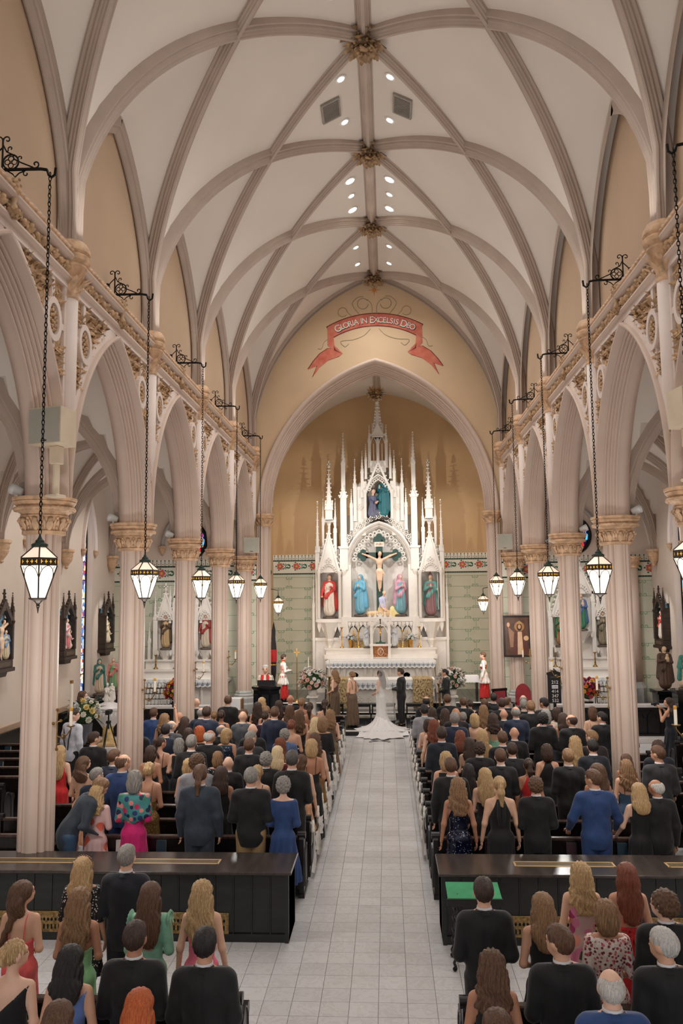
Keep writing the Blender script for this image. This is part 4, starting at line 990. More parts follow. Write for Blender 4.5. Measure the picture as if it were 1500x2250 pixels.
# ---------------------------------------------------------------- statues
m_skin = mat('statue_skin', (226, 178, 148), .6, var=.04); m_hairb = mat('statue_brown_hair', (88, 58, 40), .6, var=.2, scale=20)
_ST = {}
def statue_mesh(kind):
    """unit height figure; material slots 0 robe, 1 cloak, 2 skin, 3 hair"""
    if kind in _ST: return _ST[kind]
    if kind in ('stand', 'heart', 'pray', 'child', 'bishop'):
        P = [('c', (0, 0, .03), (0, 0, .5), .15, .115, 0), ('e', (0, .01, .66), (.125, .085, .16), 0), ('c', (-.1, 0, .77), (.1, 0, .77), .05, .05, 1),
             ('c', (0, 0, .8), (0, -.005, .87), .035, .032, 2), ('e', (0, -.012, .915), (.052, .06, .068), 2), ('e', (0, .015, .93), (.06, .06, .066), 3), ('c', (0, .04, .9), (0, .05, .8), .045, .05, 3), ('e', (0, -.072, .905), (.01, .014, .016), 2)]
        # cloak down the back and one side
        P += [('c', (.1, .02, .74), (.13, .04, .12), .06, .1, 1), ('c', (-.1, .03, .74), (-.1, .06, .2), .05, .09, 1), ('c', (.1, -.04, .6), (-.08, -.1, .4), .05, .06, 1)]
        if kind == 'heart': P += [('c', (.13, 0, .75), (.15, -.04, .58), .045, .04, 1), ('c', (.15, -.04, .58), (.04, -.12, .66), .036, .026, 1), ('e', (.02, -.125, .67), (.03, .02, .025), 2), ('c', (-.13, 0, .75), (-.18, -.03, .55), .045, .04, 1), ('c', (-.18, -.03, .55), (-.19, -.08, .42), .036, .026, 1), ('e', (-.19, -.09, .4), (.022, .02, .03), 2)]
        elif kind == 'child': P += [('c', (.13, 0, .75), (.16, -.06, .58), .045, .04, 1), ('c', (.16, -.06, .58), (0, -.14, .58), .036, .026, 1), ('c', (-.13, 0, .75), (-.16, -.06, .6), .045, .04, 1), ('c', (-.16, -.06, .6), (-.02, -.14, .64), .036, .026, 1), ('e', (.03, -.13, .67), (.05, .045, .08), 2), ('e', (.03, -.14, .77), (.034, .034, .036), 2)]
        else: P += [('c', (.13, 0, .75), (.15, -.05, .58), .045, .04, 1), ('c', (.15, -.05, .58), (.02, -.13, .67), .036, .024, 1), ('c', (-.13, 0, .75), (-.15, -.05, .58), .045, .04, 1), ('c', (-.15, -.05, .58), (-.02, -.13, .67), .036, .024, 1), ('c', (0, -.135, .66), (0, -.15, .73), .022, .016, 2)]
        if kind == 'pray': P += [('e', (0, .01, .925), (.07, .075, .082), 1), ('c', (0, .04, .9), (0, .06, .6), .07, .12, 1)]
        if kind == 'bishop': P += [('c', (0, 0, .95), (0, 0, 1.06), .055, .018, 0), ('c', (.19, -.1, .05), (.19, -.1, 1.0), .014, .014, 3)]
    elif kind == 'kneel':
        P = [('c', (0, 0, .05), (0, .02, .4), .2, .13, 0), ('c', (-.25, .1, .06), (.2, 0, .08), .09, .14, 0), ('e', (.02, -.02, .58), (.14, .11, .2), 0), ('c', (.02, -.02, .74), (.05, -.05, .84), .05, .045, 2), ('e', (.07, -.07, .92), (.072, .08, .09), 2), ('e', (.055, -.05, .94), (.082, .084, .09), 3), ('c', (.13, -.04, .68), (.18, -.12, .45), .06, .05, 1), ('c', (.18, -.12, .45), (.28, -.2, .5), .045, .035, 2), ('c', (-.1, -.04, .68), (.05, -.18, .48), .06, .045, 1)]
    elif kind == 'weep':
        P = [('c', (-.5, 0, .05), (.3, 0, .06), .1, .16, 1), ('c', (.05, 0, .1), (.1, 0, .45), .17, .13, 1), ('e', (.12, -.02, .62), (.15, .12, .2), 0), ('c', (.2, -.05, .7), (.22, -.12, .35), .06, .05, 0), ('c', (.22, -.12, .35), (.3, -.14, .16), .045, .035, 2), ('c', (.02, -.05, .7), (.08, -.14, .35), .06, .05, 0), ('c', (.08, -.14, .35), (.25, -.16, .17), .045, .035, 2), ('c', (.14, -.02, .78), (.2, -.06, .86), .05, .045, 2), ('e', (.22, -.07, .93), (.07, .08, .09), 2), ('e', (.2, -.05, .96), (.08, .085, .085), 3)]
    elif kind == 'crucified':
        P = [('c', (-.02, 0, .12), (-.035, -.03, .32), .028, .036, 2), ('c', (.02, 0, .12), (.035, -.03, .32), .028, .036, 2), ('c', (-.035, -.03, .32), (-.05, 0, .52), .04, .06, 2), ('c', (.035, -.03, .32), (.05, 0, .52), .04, .06, 2), ('e', (0, 0, .55), (.085, .06, .07), 0), ('c', (.07, -.02, .53), (.14, -.02, .45), .03, .015, 0), ('e', (0, 0, .66), (.07, .05, .09), 2), ('e', (0, -.01, .77), (.095, .06, .1), 2), ('c', (-.1, 0, .83), (-.3, 0, .92), .034, .03, 2), ('c', (-.3, 0, .92), (-.48, .01, .98), .028, .02, 2), ('c', (.1, 0, .83), (.3, 0, .92), .034, .03, 2), ('c', (.3, 0, .92), (.48, .01, .98), .028, .02, 2), ('c', (0, -.02, .86), (.01, -.04, .93), .032, .032, 2), ('e', (.015, -.06, .97), (.048, .055, .064), 2), ('e', (.012, -.04, .985), (.058, .06, .06), 3), ('c', (-.01, 0, .1), (0, -.03, .03), .026, .018, 2)]
    V, Q, lab = solid(P, .0135, .028, labels=True)
    if kind not in ('crucified',):   # drapery folds
        an = np.arctan2(V[:, 1], V[:, 0]); wgt = np.clip((.75 - V[:, 2]) / .3, 0, 1) * np.clip(V[:, 2] / .05, .2, 1); r = np.hypot(V[:, 0], V[:, 1]) + 1e-6
        f = .013 * np.sin(an * 11 + 4 * V[:, 2] + np.sin(V[:, 2] * 9)) * wgt
        V[:, 0] *= 1 + f / r; V[:, 1] *= 1 + f / r
    V[:, 2] -= V[:, 2].min()
    _ST[kind] = np_mesh('statue_' + kind, V, Q, lab); return _ST[kind]
def pmat(rgb, rough=.55): return mat('paint_%d_%d_%d' % tuple(rgb), rgb, rough, var=.07, scale=6)
SKIN = (228, 184, 156); BROWN = (84, 56, 40)
def statue(kind, label, loc, h, cols, rz=0, base=True, sx=1.0, group=None, basecol=(92, 78, 66), parent=None):
    """standing figure facing the nave (-y); cols: robe, cloak, skin, hair"""
    t = thing('statue', label, 'statue', loc, rz, group); bh = .06 * h if base else 0
    inst('figure', statue_mesh(kind), [pmat(c) for c in cols], t, (0, 0, bh * .9), scale=(h * sx, h, h), objmat=True)
    if base: MB().lathe([(.2 * h, 0), (.2 * h, bh * .5), (.17 * h, bh)], n=8, rot=PI / 8, sy=.8).build('plinth', pmat(basecol), t)
    return t
# ---------------------------------------------------------------- high altar reredos
YR = 34.75
RD = thing('reredos', 'towering white gothic reredos with spires behind the high altar', 'altarpiece', (XN, YR, 0))
def rp(name, mb, m=None, smooth=False): return mb.build(name, m or m_alt, RD, smooth)
rp('base_wall', MB().box(-2.75, -.1, .47, 2.75, .5, 2.7).box(-2.85, -.16, 2.62, 2.85, .5, 2.74).box(-2.8, -.14, .47, 2.8, .5, .72))
for i in range(9): x = -2.6 + i * .65; rp('base_panel', MB().prism([(x - .2, .9)] + [(x + u, 1.9 + z) for u, z in pointed(.2, .32, 6)] + [(x + .2, .9)], -.13, -.09))
bw = MB().box(-2.75, .3, 2.7, 2.75, .5, 6.4).box(-1.35, .3, 6.4, 1.35, .5, 7.9); rp('back_panel', bw)
# central arch
ab = MB(); arch_band(ab, 1.45, 1.85, 14, [(0, .35), (0, -.2), (.06, -.24), (.12, -.18), (.14, -.08), (.2, -.06), (.22, .05), (.26, .08), (.26, .4)], lambda u, h, d: (u, d, 5.75 + h)); rp('arch_moulding', ab, smooth=.5)
for s in (-1, 1): rp('arch_jamb', MB().box(s * 1.2, -.2, 3.55, s * 1.45, .35, 5.76))
rp('arch_sill', MB().box(-1.5, -.25, 3.4, 1.5, .35, 3.58).box(-1.45, -.2, 2.7, 1.45, .3, 3.4))
fr = MB()
for i in range(17):
    x = -1.28 + i * .16; fr.prism([(x - .07, 3.38), (x + .07, 3.38), (x + .07, 3.3), (x, 3.16), (x - .07, 3.3)], -.28, -.2)
rp('sill_fringe', fr)
cr = MB(); P = pointed(1.5, 1.95, 16)
for i in range(len(P)):
    x, z = P[i]; n = Vector((x * 1.1, 0, z + .6)).normalized(); c = Vector((x, -.15, 5.75 + z)) + n * .1
    cr.tube([(c.x + .085 * math.cos(t), c.y, c.z + .085 * math.sin(t)) for t in np.linspace(0, 2 * PI, 11)[:-1]], .022, 4, closed=True); cr.ball((c.x, c.y, c.z), .035, 5, 4); q = c + n * .13; cr.ball((q.x, q.y, q.z), .035, 5, 4)
cr.ball((0, -.15, 7.95), .07, 6, 5); rp('lace_cresting', cr)
tr = MB(); cusped(tr, 0, -.02, 5.75, 1.16, 1.5, 9, .1); trefoils(tr, -.75, 6.35, 0, .2); trefoils(tr, .75, 6.35, 0, .2)
rp('arch_tracery', tr)
sk = MB()
for i in range(15): x = -1.1 + i * .157; sk.box(x - .006, .29, 3.6, x + .006, .31, 6.4)
rp('panel_reeds', sk)
for s in (-1, 1):
    # tall shafts beside the arch
    b = MB().box(s * 1.49 - .19, -.3, .47, s * 1.49 + .19, .3, 2.75).box(s * 1.49 - .22, -.33, 2.7, s * 1.49 + .22, .3, 2.82); b.prism([(s * 1.49 - .17, 2.82), (s * 1.49 + .17, 2.82), (s * 1.49 + .14, 3.6), (s * 1.49 - .14, 3.6)], -.28, .3); rp('shaft_base', b)
    b = MB().lathe([(.1, 3.6), (.1, 5.3)], (s * 1.49, -.12, 0), 8).lathe([(.07, 3.6), (.07, 5.3)], (s * 1.49 - .13, -.05, 0), 8).lathe([(.07, 3.6), (.07, 5.3)], (s * 1.49 + .13, -.05, 0), 8).box(s * 1.49 - .15, -.02, 3.6, s * 1.49 + .15, .3, 5.3)
    b.lathe([(.12, 5.3), (.16, 5.42), (.2, 5.5), (.2, 5.56)], (s * 1.49, -.08, 0), 8, rot=PI / 8); rp('shaft_colonnettes', b, smooth=.6)
    b = MB().box(s * 1.49 - .17, -.26, 5.56, s * 1.49 + .17, .2, 6.5).box(s * 1.49 - .2, -.29, 6.45, s * 1.49 + .2, .2, 6.55); b.box(s * 1.49 - .13, -.2, 6.55, s * 1.49 + .13, .12, 8.75)
    gable(b, s * 1.49, -.245, 8.6, 9.05, .36, .05, 3); rp('tall_shaft', b)
    b = MB(); pinnacle(b, s * 1.49, -.05, 8.75, 11.4, .17, .5, 9); rp('pinnacle', b)
    # side towers with niches
    x = s * 2.12
    b = MB().box(x - .5, .26, 3.5, x + .5, .5, 6.1); b.box(x - .5, -.28, 3.42, x - .38, .35, 5.5).box(x + .38, -.28, 3.42, x + .5, .35, 5.5); rp('niche_walls', b)
    b = MB().lathe([(.05, 3.55), (.05, 5.3), (.09, 5.42), (.1, 5.5)], (x - .44, -.32, 0), 8).lathe([(.05, 3.55), (.05, 5.3), (.09, 5.42), (.1, 5.5)], (x + .44, -.32, 0), 8); rp('niche_colonnette', b, smooth=.6)
    b = MB().box(x - .52, -.34, 3.38, x + .52, .35, 3.52)
    for i in range(6): q = x - .42 + i * .168; b.prism([(q - .08, 3.38), (q + .08, 3.38), (q + .08, 3.2), (q, 2.95), (q - .08, 3.2)], -.3, -.24)
    b.lathe([(.1, .6), (.1, 2.4), (.16, 2.55), (.2, 2.62), (.16, 2.7), (.42, 3.38)], (x, -.12, 0), 8, rot=PI / 8); b.lathe([(.2, .47), (.2, .75), (.12, .85)], (x, -.12, 0), 8, rot=PI / 8); rp('niche_console', b)
    b = MB(); gable(b, x, -.3, 5.45, 7.25, .98, .08, 7); cusped(b, x, -.33, 5.36, .38, .5, 6, .06); trefoils(b, x, 5.95, -.33, .13, 4, .014); rp('niche_gable', b)
    b = MB().box(x - .42, -.05, 5.8, x + .42, .4, 6.45); [trefoils(b, x + q, 6.2, -.07, .1, 3, .014) for q in (-.3, .3)]; [b.ball((x + q, -.05, 6.52), .05, 5, 4) for q in (-.4, -.3, .3, .4)]; rp('tower_drum', b)
    b = MB()
    for q in (-.26, 0, .26): pinnacle(b, x + q, .1, 6.4, 8.6 if q else 8.3, .1, .42, 4)
    for q in (-.13, .13): arch_band(b, .09, .2, 5, [(0, .05), (0, .0), (.02, .0), (.02, .05)], lambda u, h, d: (x + q + u, d, 7.45 + h))
    b.box(x - .3, .06, 7.6, x + .3, .14, 7.72); rp('open_lantern', b)
    b = MB(); pinnacle(b, x, .1, 7.7, 10.0, .3, .8, 9); rp('spire', b); b = MB(); b.box(x - .02, .08, 9.95, x + .02, .12, 10.25).box(x - .07, .08, 10.08, x + .07, .12, 10.13); rp('spire_cross', b)
    for xx, z0, z1, w_ in ((2.6, 3.4, 8.45, .17), (1.85, 5.5, 8.35, .13), (1.15, 7.2, 8.95, .12), (2.78, .6, 5.5, .1)):
        b = MB(); pinnacle(b, s * xx, -.18, z0, z1, w_, .42 if w_ > .11 else .3, 7); rp('pinnacle', b)
    # flanking panels of the upper niche
    b = MB().box(s * .56, -.1, 7.0, s * 1.02, .4, 9.05).box(s * .54, -.14, 8.95, s * 1.05, .4, 9.08); trefoils(b, s * .8, 8.2, -.12, .14, 4, .016); trefoils(b, s * .8, 7.4, -.12, .14, 4, .016); b.add([(s * .56, -.1, 9.08), (s * 1.02, -.1, 9.08), (s * .8, .1, 9.3), (s * .56, .4, 9.08), (s * 1.02, .4, 9.08)], [(0, 1, 2), (0, 2, 3), (1, 4, 2)]); rp('upper_panel', b)
    for xx, z0, z1, w_ in ((1.0, 7.6, 10.25, .14), (.68, 8.6, 10.6, .12), (.52, 9.4, 10.9, .1)):
        b = MB(); pinnacle(b, s * xx, -.12, z0, z1, w_, .45, 6); rp('pinnacle', b)
    b = MB().lathe([(.06, 7.7), (.06, 8.75), (.09, 8.85), (.09, 8.92)], (s * .56, -.2, 0), 8).box(s * .5, -.18, 7.65, s * .62, .3, 9.3); rp('upper_niche_jamb', b)
# upper niche
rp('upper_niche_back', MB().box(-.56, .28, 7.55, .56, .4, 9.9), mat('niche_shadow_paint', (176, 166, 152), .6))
b = MB(); gable(b, 0, -.2, 8.85, 10.2, 1.2, .09, 7, False); arch_band(b, .52, .8, 8, [(0, -.1), (0, -.2), (.05, -.2), (.05, -.1)], lambda u, h, d: (u, d, 8.8 + h)); cusped(b, 0, -.2, 8.8, .46, .7, 7, .07); trefoils(b, 0, 9.8, -.2, .13, 4, .016)
rp('upper_niche_gable', b)
b = MB().box(-.34, -.05, 9.7, .34, .4, 10.2)
for q in (-.36, 0, .36): pinnacle(b, q, .05, 9.9, 11.75, .12, .38, 5)
for q in (-.18, .18): arch_band(b, .13, .3, 6, [(0, .08), (0, .0), (.03, .0), (.03, .08)], lambda u, h, d: (q + u, d, 10.95 + h)); b.box(q - .015, .02, 10.2, q + .015, .06, 10.95); trefoils(b, q, 11.3, .03, .08, 4, .012)
b.box(-.36, .0, 11.28, .36, .1, 11.38); rp('crown_lantern', b)
b = MB(); pinnacle(b, 0, .1, 11.2, 12.75, .42, .93, 10); rp('crown_spire', b)
b = MB().box(-.035, .07, 12.6, .035, .13, 13.1).box(-.16, .07, 12.86, .16, .13, 12.93); [b.ball((x_, .1, z_), .045, 6, 4) for x_, z_ in ((-.17, 12.895), (.17, 12.895), (0, 13.12))]; rp('crown_cross', b)
# tabernacle and gradines
b = MB().box(-2.3, -.75, 1.9, 2.3, -.1, 2.08).box(-2.25, -.6, 2.08, 2.25, -.1, 2.3).box(-2.3, -.65, 2.27, 2.3, -.1, 2.33); rp('gradine', b)
TB = MB(); TB.box(-.42, -.85, 1.9, -.3, -.1, 3.35).box(.3, -.85, 1.9, .42, -.1, 3.35).box(-.45, -.9, 2.42, .45, -.1, 2.5)
TB.box(-.3, -.3, 2.4, .3, -.1, 3.6); gable(TB, 0, -.82, 3.2, 3.75, .8, .07, 4, False); arch_band(TB, .3, .35, 6, [(0, -.75), (0, -.85), (.03, -.85), (.03, -.75)], lambda u, h, d: (u, d, 2.95 + h))
rp('tabernacle_canopy', TB)
for q in (-.42, -.2, .2, .42): b = MB(); pinnacle(b, q, -.8, 3.3, 3.95, .08, .6, 3); rp('tabernacle_pinnacle', b)
gm = mat('tabernacle_bronze', (168, 106, 62), .4, metal=.5, var=.35, scale=18)
b = MB().bbox(-.27, -.8, 1.98, .27, -.55, 2.42, .01); rp('tabernacle_door', b, gm)
b = MB(); arch_band(b, .1, .12, 5, [(0, -.81), (.02, -.82), (.04, -.81)], lambda u, h, d: (u, d, 2.24 + h)); b.tube([(.11 * math.cos(t), -.815, 2.2 + .15 * math.sin(t)) for t in np.linspace(0, 2 * PI, 17)[:-1]], .012, 4, closed=True); b.box(-.03, -.82, 2.12, -.015, -.805, 2.28).box(.015, -.82, 2.12, .03, -.805, 2.28).box(-.03, -.82, 2.19, .03, -.805, 2.205); b.build('door_emblem', mat('door_emblem_cream', (232, 206, 180), .5), RD)
for s in (-1, 1):
    b = MB()
    for q in (.72, 1.12): arch_band(b, .19, .3, 6, [(0, -.1), (0, -.2), (.04, -.2), (.04, -.1)], lambda u, h, d: (s * q + u, d, 2.95 + h)); b.box(s * q - .2, -.18, 2.33, s * q - .16, -.1, 2.95).box(s * q + .16, -.18, 2.33, s * q + .2, -.1, 2.95)
    rp('gradine_arcade', b); rp('gold_niche', MB().box(s * .5, -.105, 2.33, s * 1.33, -.1, 3.2), mat('gold_niche_ground', (200, 168, 112), .5, metal=.3, var=.2, scale=10))
# ---- statues of the reredos
statue('heart', 'painted statue in red robe, hand on heart, in reredos niche, pulpit side', (XN - 2.12, YR - .06, 3.52), 1.6, [(236, 222, 206), (208, 72, 64), SKIN, BROWN])
statue('bishop', 'painted statue in green cloak and mitre in reredos niche, hymn-board side', (XN + 2.12, YR - .06, 3.52), 1.56, [(150, 110, 112), (106, 162, 154), SKIN, (206, 200, 190)])
statue('pray', 'painted statue of woman in light blue mantle beside the crucifix', (XN - .82, YR + .02, 3.6), 1.5, [(120, 178, 200), (104, 170, 198), SKIN, (120, 178, 200)], -.5)
statue('pray', 'painted statue in pink mantle with clasped hands beside the crucifix', (XN + .85, YR + .02, 3.6), 1.5, [(120, 166, 176), (204, 152, 168), SKIN, (150, 100, 70)], .5)
statue('weep', 'painted statue of woman in lilac kneeling at the foot of the cross', (XN - .02, YR - .05, 3.58), .95, [(190, 190, 216), (232, 196, 150), SKIN, (236, 202, 150)], base=False)
t = thing('golden_mound', 'small pale gold rock mound beside the kneeling lilac statue', 'ornament', (XN + .55, YR - .02, 3.58))
V, Q = solid([('e', (0, 0, .1), (.22, .12, .2)), ('e', (-.04, 0, .25), (.12, .1, .2)), ('e', (.14, 0, .08), (.16, .1, .12))], .02, .04); inst('mound', np_mesh('mound', V, Q), pmat((240, 216, 150)), t)
CX = thing('crucifix', 'large dark green crucifix with trefoil ends in the reredos arch', 'crucifix', (XN, YR - .12, 3.6))
b = MB().box(-.14, 0, 0, .14, .08, 3.2).box(-.7, .0, 2.44, .7, .08, 2.68)
for x_, z_ in ((-.68, 2.56), (.68, 2.56), (0, 3.22)):
    for q in range(4):
        a_ = q * PI / 2; cx_, cz_ = x_ + .13 * math.cos(a_), z_ + .13 * math.sin(a_); n0 = len(b.v); b.lathe([(.13, 0), (.13, .08 + .002 * q)], n=16).xf(Matrix.Translation((cx_, .08, cz_)) @ Matrix.Rotation(PI / 2, 4, 'X'), n0)
b.build('cross', pmat((48, 76, 68)), CX)
inst('figure_on_cross', statue_mesh('crucified'), [pmat(c) for c in ((232, 206, 176), (232, 206, 176), (226, 188, 158), BROWN)], CX, (0, -.08, 1.02), scale=(1.5, 1.5, 1.66), objmat=True)
pl = MB().box(-.2, -.03, 2.92, .2, 0, 3.12).build('title_board', pmat((226, 214, 196)), CX); o = inst('title_letters', text_mesh('INRI', .15), pmat((150, 80, 70)), CX, (0, -.034, 3.02)); o.rotation_euler = (PI / 2, 0, 0)
statue('stand', 'painted statue in teal robe, arm raised, in the upper reredos niche', (XN + .2, YR + .02, 7.66), 1.62, [(48, 118, 124), (40, 104, 114), SKIN, BROWN], -.7, basecol=(70, 62, 56))
statue('kneel', 'painted statue kneeling in grey blue robe in the upper reredos niche', (XN - .26, YR - .02, 7.66), 1.08, [(112, 114, 136), (96, 98, 128), SKIN, BROWN], -.3, basecol=(70, 62, 56))
for s in (-1, 1): statue('pray', 'small white angel statue beside the tabernacle, ' + SIDE[s], (XN + s * .56, YR - .6, 2.33), .78, [(214, 214, 214), (200, 204, 208), (222, 200, 184), (160, 130, 100)], -s * .5, group='tabernacle angels')
# ---- things on the gradine
def candlestick(label, loc, h, m=None, taper=True, group=None):
    t = thing('candlestick', label, 'candlestick', loc, group=group); m = m or m_gilt
    MB().lathe([(.09, 0), (.09, .02), (.05, .05), (.025, .1), (.035, .14), (.018, .2), (.018, h * .45), (.035, h * .5), (.018, h * .55), (.02, h * .8), (.06, h * .88), (.065, h * .9), (.02, h * .9)], n=10).build('stem', m, t, True)
    if taper: MB().cyl((0, 0, h * .9), (0, 0, h * 1.35), .016, .014, 8).build('candle', m_cand, t)
    return t
m_gilt = mat('polished_gilt', (224, 170, 84), .28, metal=.85, var=.12, scale=9)
for s in (-1, 1):
    for q, h in ((1.6, .95), (.9, .8)): candlestick('gilt candlestick on the high altar gradine, %s, %s' % ('outer one' if q > 1 else 'next the tabernacle', SIDE[s]), (XN + s * q, YR - .45, 2.33), h, group='gilt candlesticks on the high altar')
    t = thing('candelabrum', 'gilt branched candelabrum in front of the gold niche, ' + SIDE[s], 'candelabrum', (XN + s * 1.12, YR - .3, 2.33))
    b = MB().lathe([(.08, 0), (.03, .05), (.02, .4), (.04, .45), (.015, .7)], n=8)
    for q in range(-3, 4): b.tube([(0, 0, .4), (q * .05, 0, .42 + .02 * abs(q)), (q * .06, 0, .62 - .03 * abs(q))], .009, 4)
    b.build('branches', m_gilt, t); c = MB()
    for q in range(-3, 4): c.cyl((q * .06, 0, .62 - .03 * abs(q)), (q * .06, 0, .8 - .03 * abs(q)), .012, n=6)
    c.build('candles', m_cand, t)
t = thing('altar_cross', 'black altar cross on a green foot inside the tabernacle canopy', 'cross', (XN, YR - .6, 2.5))
MB().box(-.02, -.02, .1, .02, .02, .95).box(-.2, -.02, .66, .2, .02, .7).ball((0, 0, .98), .035, 6, 4).ball((-.21, 0, .68), .03, 6, 4).ball((.21, 0, .68), .03, 6, 4).build('cross', pmat((30, 26, 24)), t); MB().bbox(-.2, -.07, 0, .2, .07, .06, .01).lathe([(.08, .05), (.03, .12)], n=8).build('foot', pmat((50, 90, 76)), t)
inst('figure', statue_mesh('crucified'), [m_gilt] * 4, t, (0, -.04, .3), scale=(.38, .4, .4), objmat=True)
# ---- high altar table with lace cloth
YH = 33.3
HA = thing('high_altar', 'white high altar with colonnettes and painted quatrefoil panels below the reredos', 'altar', (XN, YH, .47))
MB().box(-2.05, .1, 0, 2.05, 1.3, 1.25).box(-2.12, 0, 0, 2.12, 1.3, .12).build('body', m_alt, HA); MB().bbox(-2.2, -.1, 1.25, 2.2, 1.3, 1.4, .02).build('mensa', m_marble, HA)
for x in (-1.95, -1.7, -1.45, -.62, -.37, .37, .62, 1.45, 1.7, 1.95): MB().lathe([(.07, .12), (.05, .18), (.05, .9), (.08, 1.0), (.09, 1.2)], (x, .08, 0), 8).build('colonnette', m_alt, HA, .6)
for x in (-1.03, 0, 1.03):
    f = MB()
    for q in range(4): a = q * PI / 2; f.tube([(x + .17 * math.cos(a) + .17 * math.cos(t), .08, .62 + .17 * math.sin(a) + .17 * math.sin(t)) for t in np.linspace(a - 1.9, a + 1.9, 10)], .025, 5)
    f.build('quatrefoil_frame', m_alt, HA)
    p = MB(); n0 = 0
    for q in range(4): a = q * PI / 2; n0 = len(p.v); p.lathe([(0.0, 0), (.17, 0)], n=14).xf(Matrix.Translation((x + .17 * math.cos(a), .095, .62 + .17 * math.sin(a))) @ Matrix.Rotation(PI / 2, 4, 'X'), n0)
    pm = p.build('painted_panel', pmat((196, 200, 190)), HA)
    V, Q, lab = solid([('c', (x, .09, .42), (x, .09, .62), .13, .06, 0), ('e', (x, .08, .72), (.05, .03, .06), 1), ('e', (x, .09, .74), (.062, .025, .065), 2)], .012, .02, labels=True); inst('painted_bust', np_mesh('bust', V, Q, lab), [pmat((120, 140, 134)), pmat(SKIN), pmat(BROWN)], pm)
m_lace = mat('lace_white', (244, 242, 238), .8, var=.01); m_lacep = mat('lace_pattern', (120, 134, 156), .8)
def lace_cloth(name, label, loc, w, d, drop, n_orn, sides=True):
    t = thing(name, label, 'altar cloth', loc)
    MB().bbox(-w / 2, -.015, .004, w / 2, d, .02, .004).build('cloth_top', m_lace, t)
    f = MB(); k = n_orn * 8; vs = []
    for i in range(k + 1):
        x = -w / 2 + w * i / k; z1 = -drop - .035 * abs(math.sin(PI * i / 8)); y = -.02 - .008 * math.sin(i * .7)
        vs += [(x, y, .02), (x, y - .01, z1)]
    f.add(vs, [(2 * i, 2 * i + 2, 2 * i + 3, 2 * i + 1) for i in range(k)])
    if sides:
        for s in (-1, 1): f.add([(s * w / 2, -.02, .02), (s * w / 2, d, .02), (s * (w / 2 + .04), d * .8, -drop * 2.4), (s * (w / 2 + .06), .1, -drop * 3.2)], [(0, 1, 2, 3)])
    f.build('lace_fall', m_lace, t)
    p = MB()
    for i in range(n_orn):
        x = -w / 2 + w * (i + .5) / n_orn; z = -drop * .62
        p.box(x - .012, -.04, z - drop * .3, x + .012, -.034, z + drop * .3).box(x - .05, -.04, z - .012, x + .05, -.034, z + .012)
        for q in (-1, 1): p.tube([(x + q * .02, -.037, z - .06), (x + q * .07, -.037, z - .01), (x + q * .06, -.037, z + .06)], .008, 4)
    p.build('lace_pattern', m_lacep, t)
    return t
lace_cloth('altar_cloth', 'white lace cloth hanging over the high altar edge', (XN, YH - .1, 1.875), 4.3, .9, .24, 24)
# ---- free-standing altar with runners
AT = thing('front_altar', 'carved marble altar table standing before the high altar', 'altar', (XN + .0, 30.7, .32))
MB().box(-1.75, .05, 0, 1.75, .9, .95).box(-1.85, 0, 0, 1.85, .95, .1).build('body', m_alt, AT); MB().bbox(-1.98, -.1, .95, 1.98, 1.0, 1.05, .015).build('mensa', m_marble, AT)
b = MB()
for i in range(9): x = -1.5 + i * .375; arch_band(b, .16, .2, 6, [(0, .05), (0, .02), (.03, .02), (.03, .05)], lambda u, h, d: (x + u, d, .55 + h)); trefoils(b, x, .35, .04, .12, 4, .014)
b.build('carved_front', m_alt, AT)
lace_cloth('altar_cloth', 'white lace cloth over the free-standing altar table', (XN, 30.6, 1.375), 4.0, 1.05, .3, 22)
m_brc = mat('brocade', (128, 96, 60), .7, rgb2=(214, 190, 140), scale=14, detail=1)
for s in (-1, 1):
    x = XN + s * 1.55
    t = thing('altar_runner', 'brown and gold brocade runner hanging over the front altar, ' + SIDE[s], 'runner', (x, 30.58, 0))
    MB().bbox(-.36, -.06, .38, .36, -.02, 1.4, .01).bbox(-.36, -.06, 1.39, .36, 1.1, 1.42, .006).build('fabric', m_brc, t)
    p = MB()
    for r in range(3):
        for q in (-1, 0, 1):
            cx, cz = q * .22, .58 + r * .3 + (.15 if q else 0)
            p.tube([(cx + .1 * math.cos(a) * (1 - .3 * math.sin(a)), -.065, cz + .13 * math.sin(a)) for a in np.linspace(0, 2 * PI, 15)[:-1]], .012, 4, closed=True); p.ball((cx, -.062, cz), (.03, .008, .05), 6, 4)
    p.build('woven_pattern', pmat((220, 196, 150)), t)
# ---- benches behind the bridal party
for i, x in enumerate((-2.0, -1.05, -.2, 1.0)):
    t = thing('kneeling_bench', ('dark wooden bench with upholstered kneeler behind the bridal party, %s' % ('first from the pulpit', 'second from the pulpit', 'behind the bride', 'behind the groom')[i]), 'bench', (x + .0, 29.3, .162), group='benches behind the bridal party')
    MB().bbox(-.42, -.14, .5, .42, .14, .55, .01).box(-.4, -.12, .44, .4, .12, .5).build('seat', m_dark, t)
    for sx in (-.38, .38):
        for sy in (-.1, .1): MB().box(sx - .025, sy - .025, 0, sx + .025, sy + .025, .5).build('leg', m_dark, t)
    MB().bbox(-.4, -.5, .1, .4, -.28, .2, .02).build('kneeler_pad', pmat((176, 168, 150)), t); MB().box(-.38, -.48, 0, .38, -.3, .1).build('kneeler_base', m_dark, t)
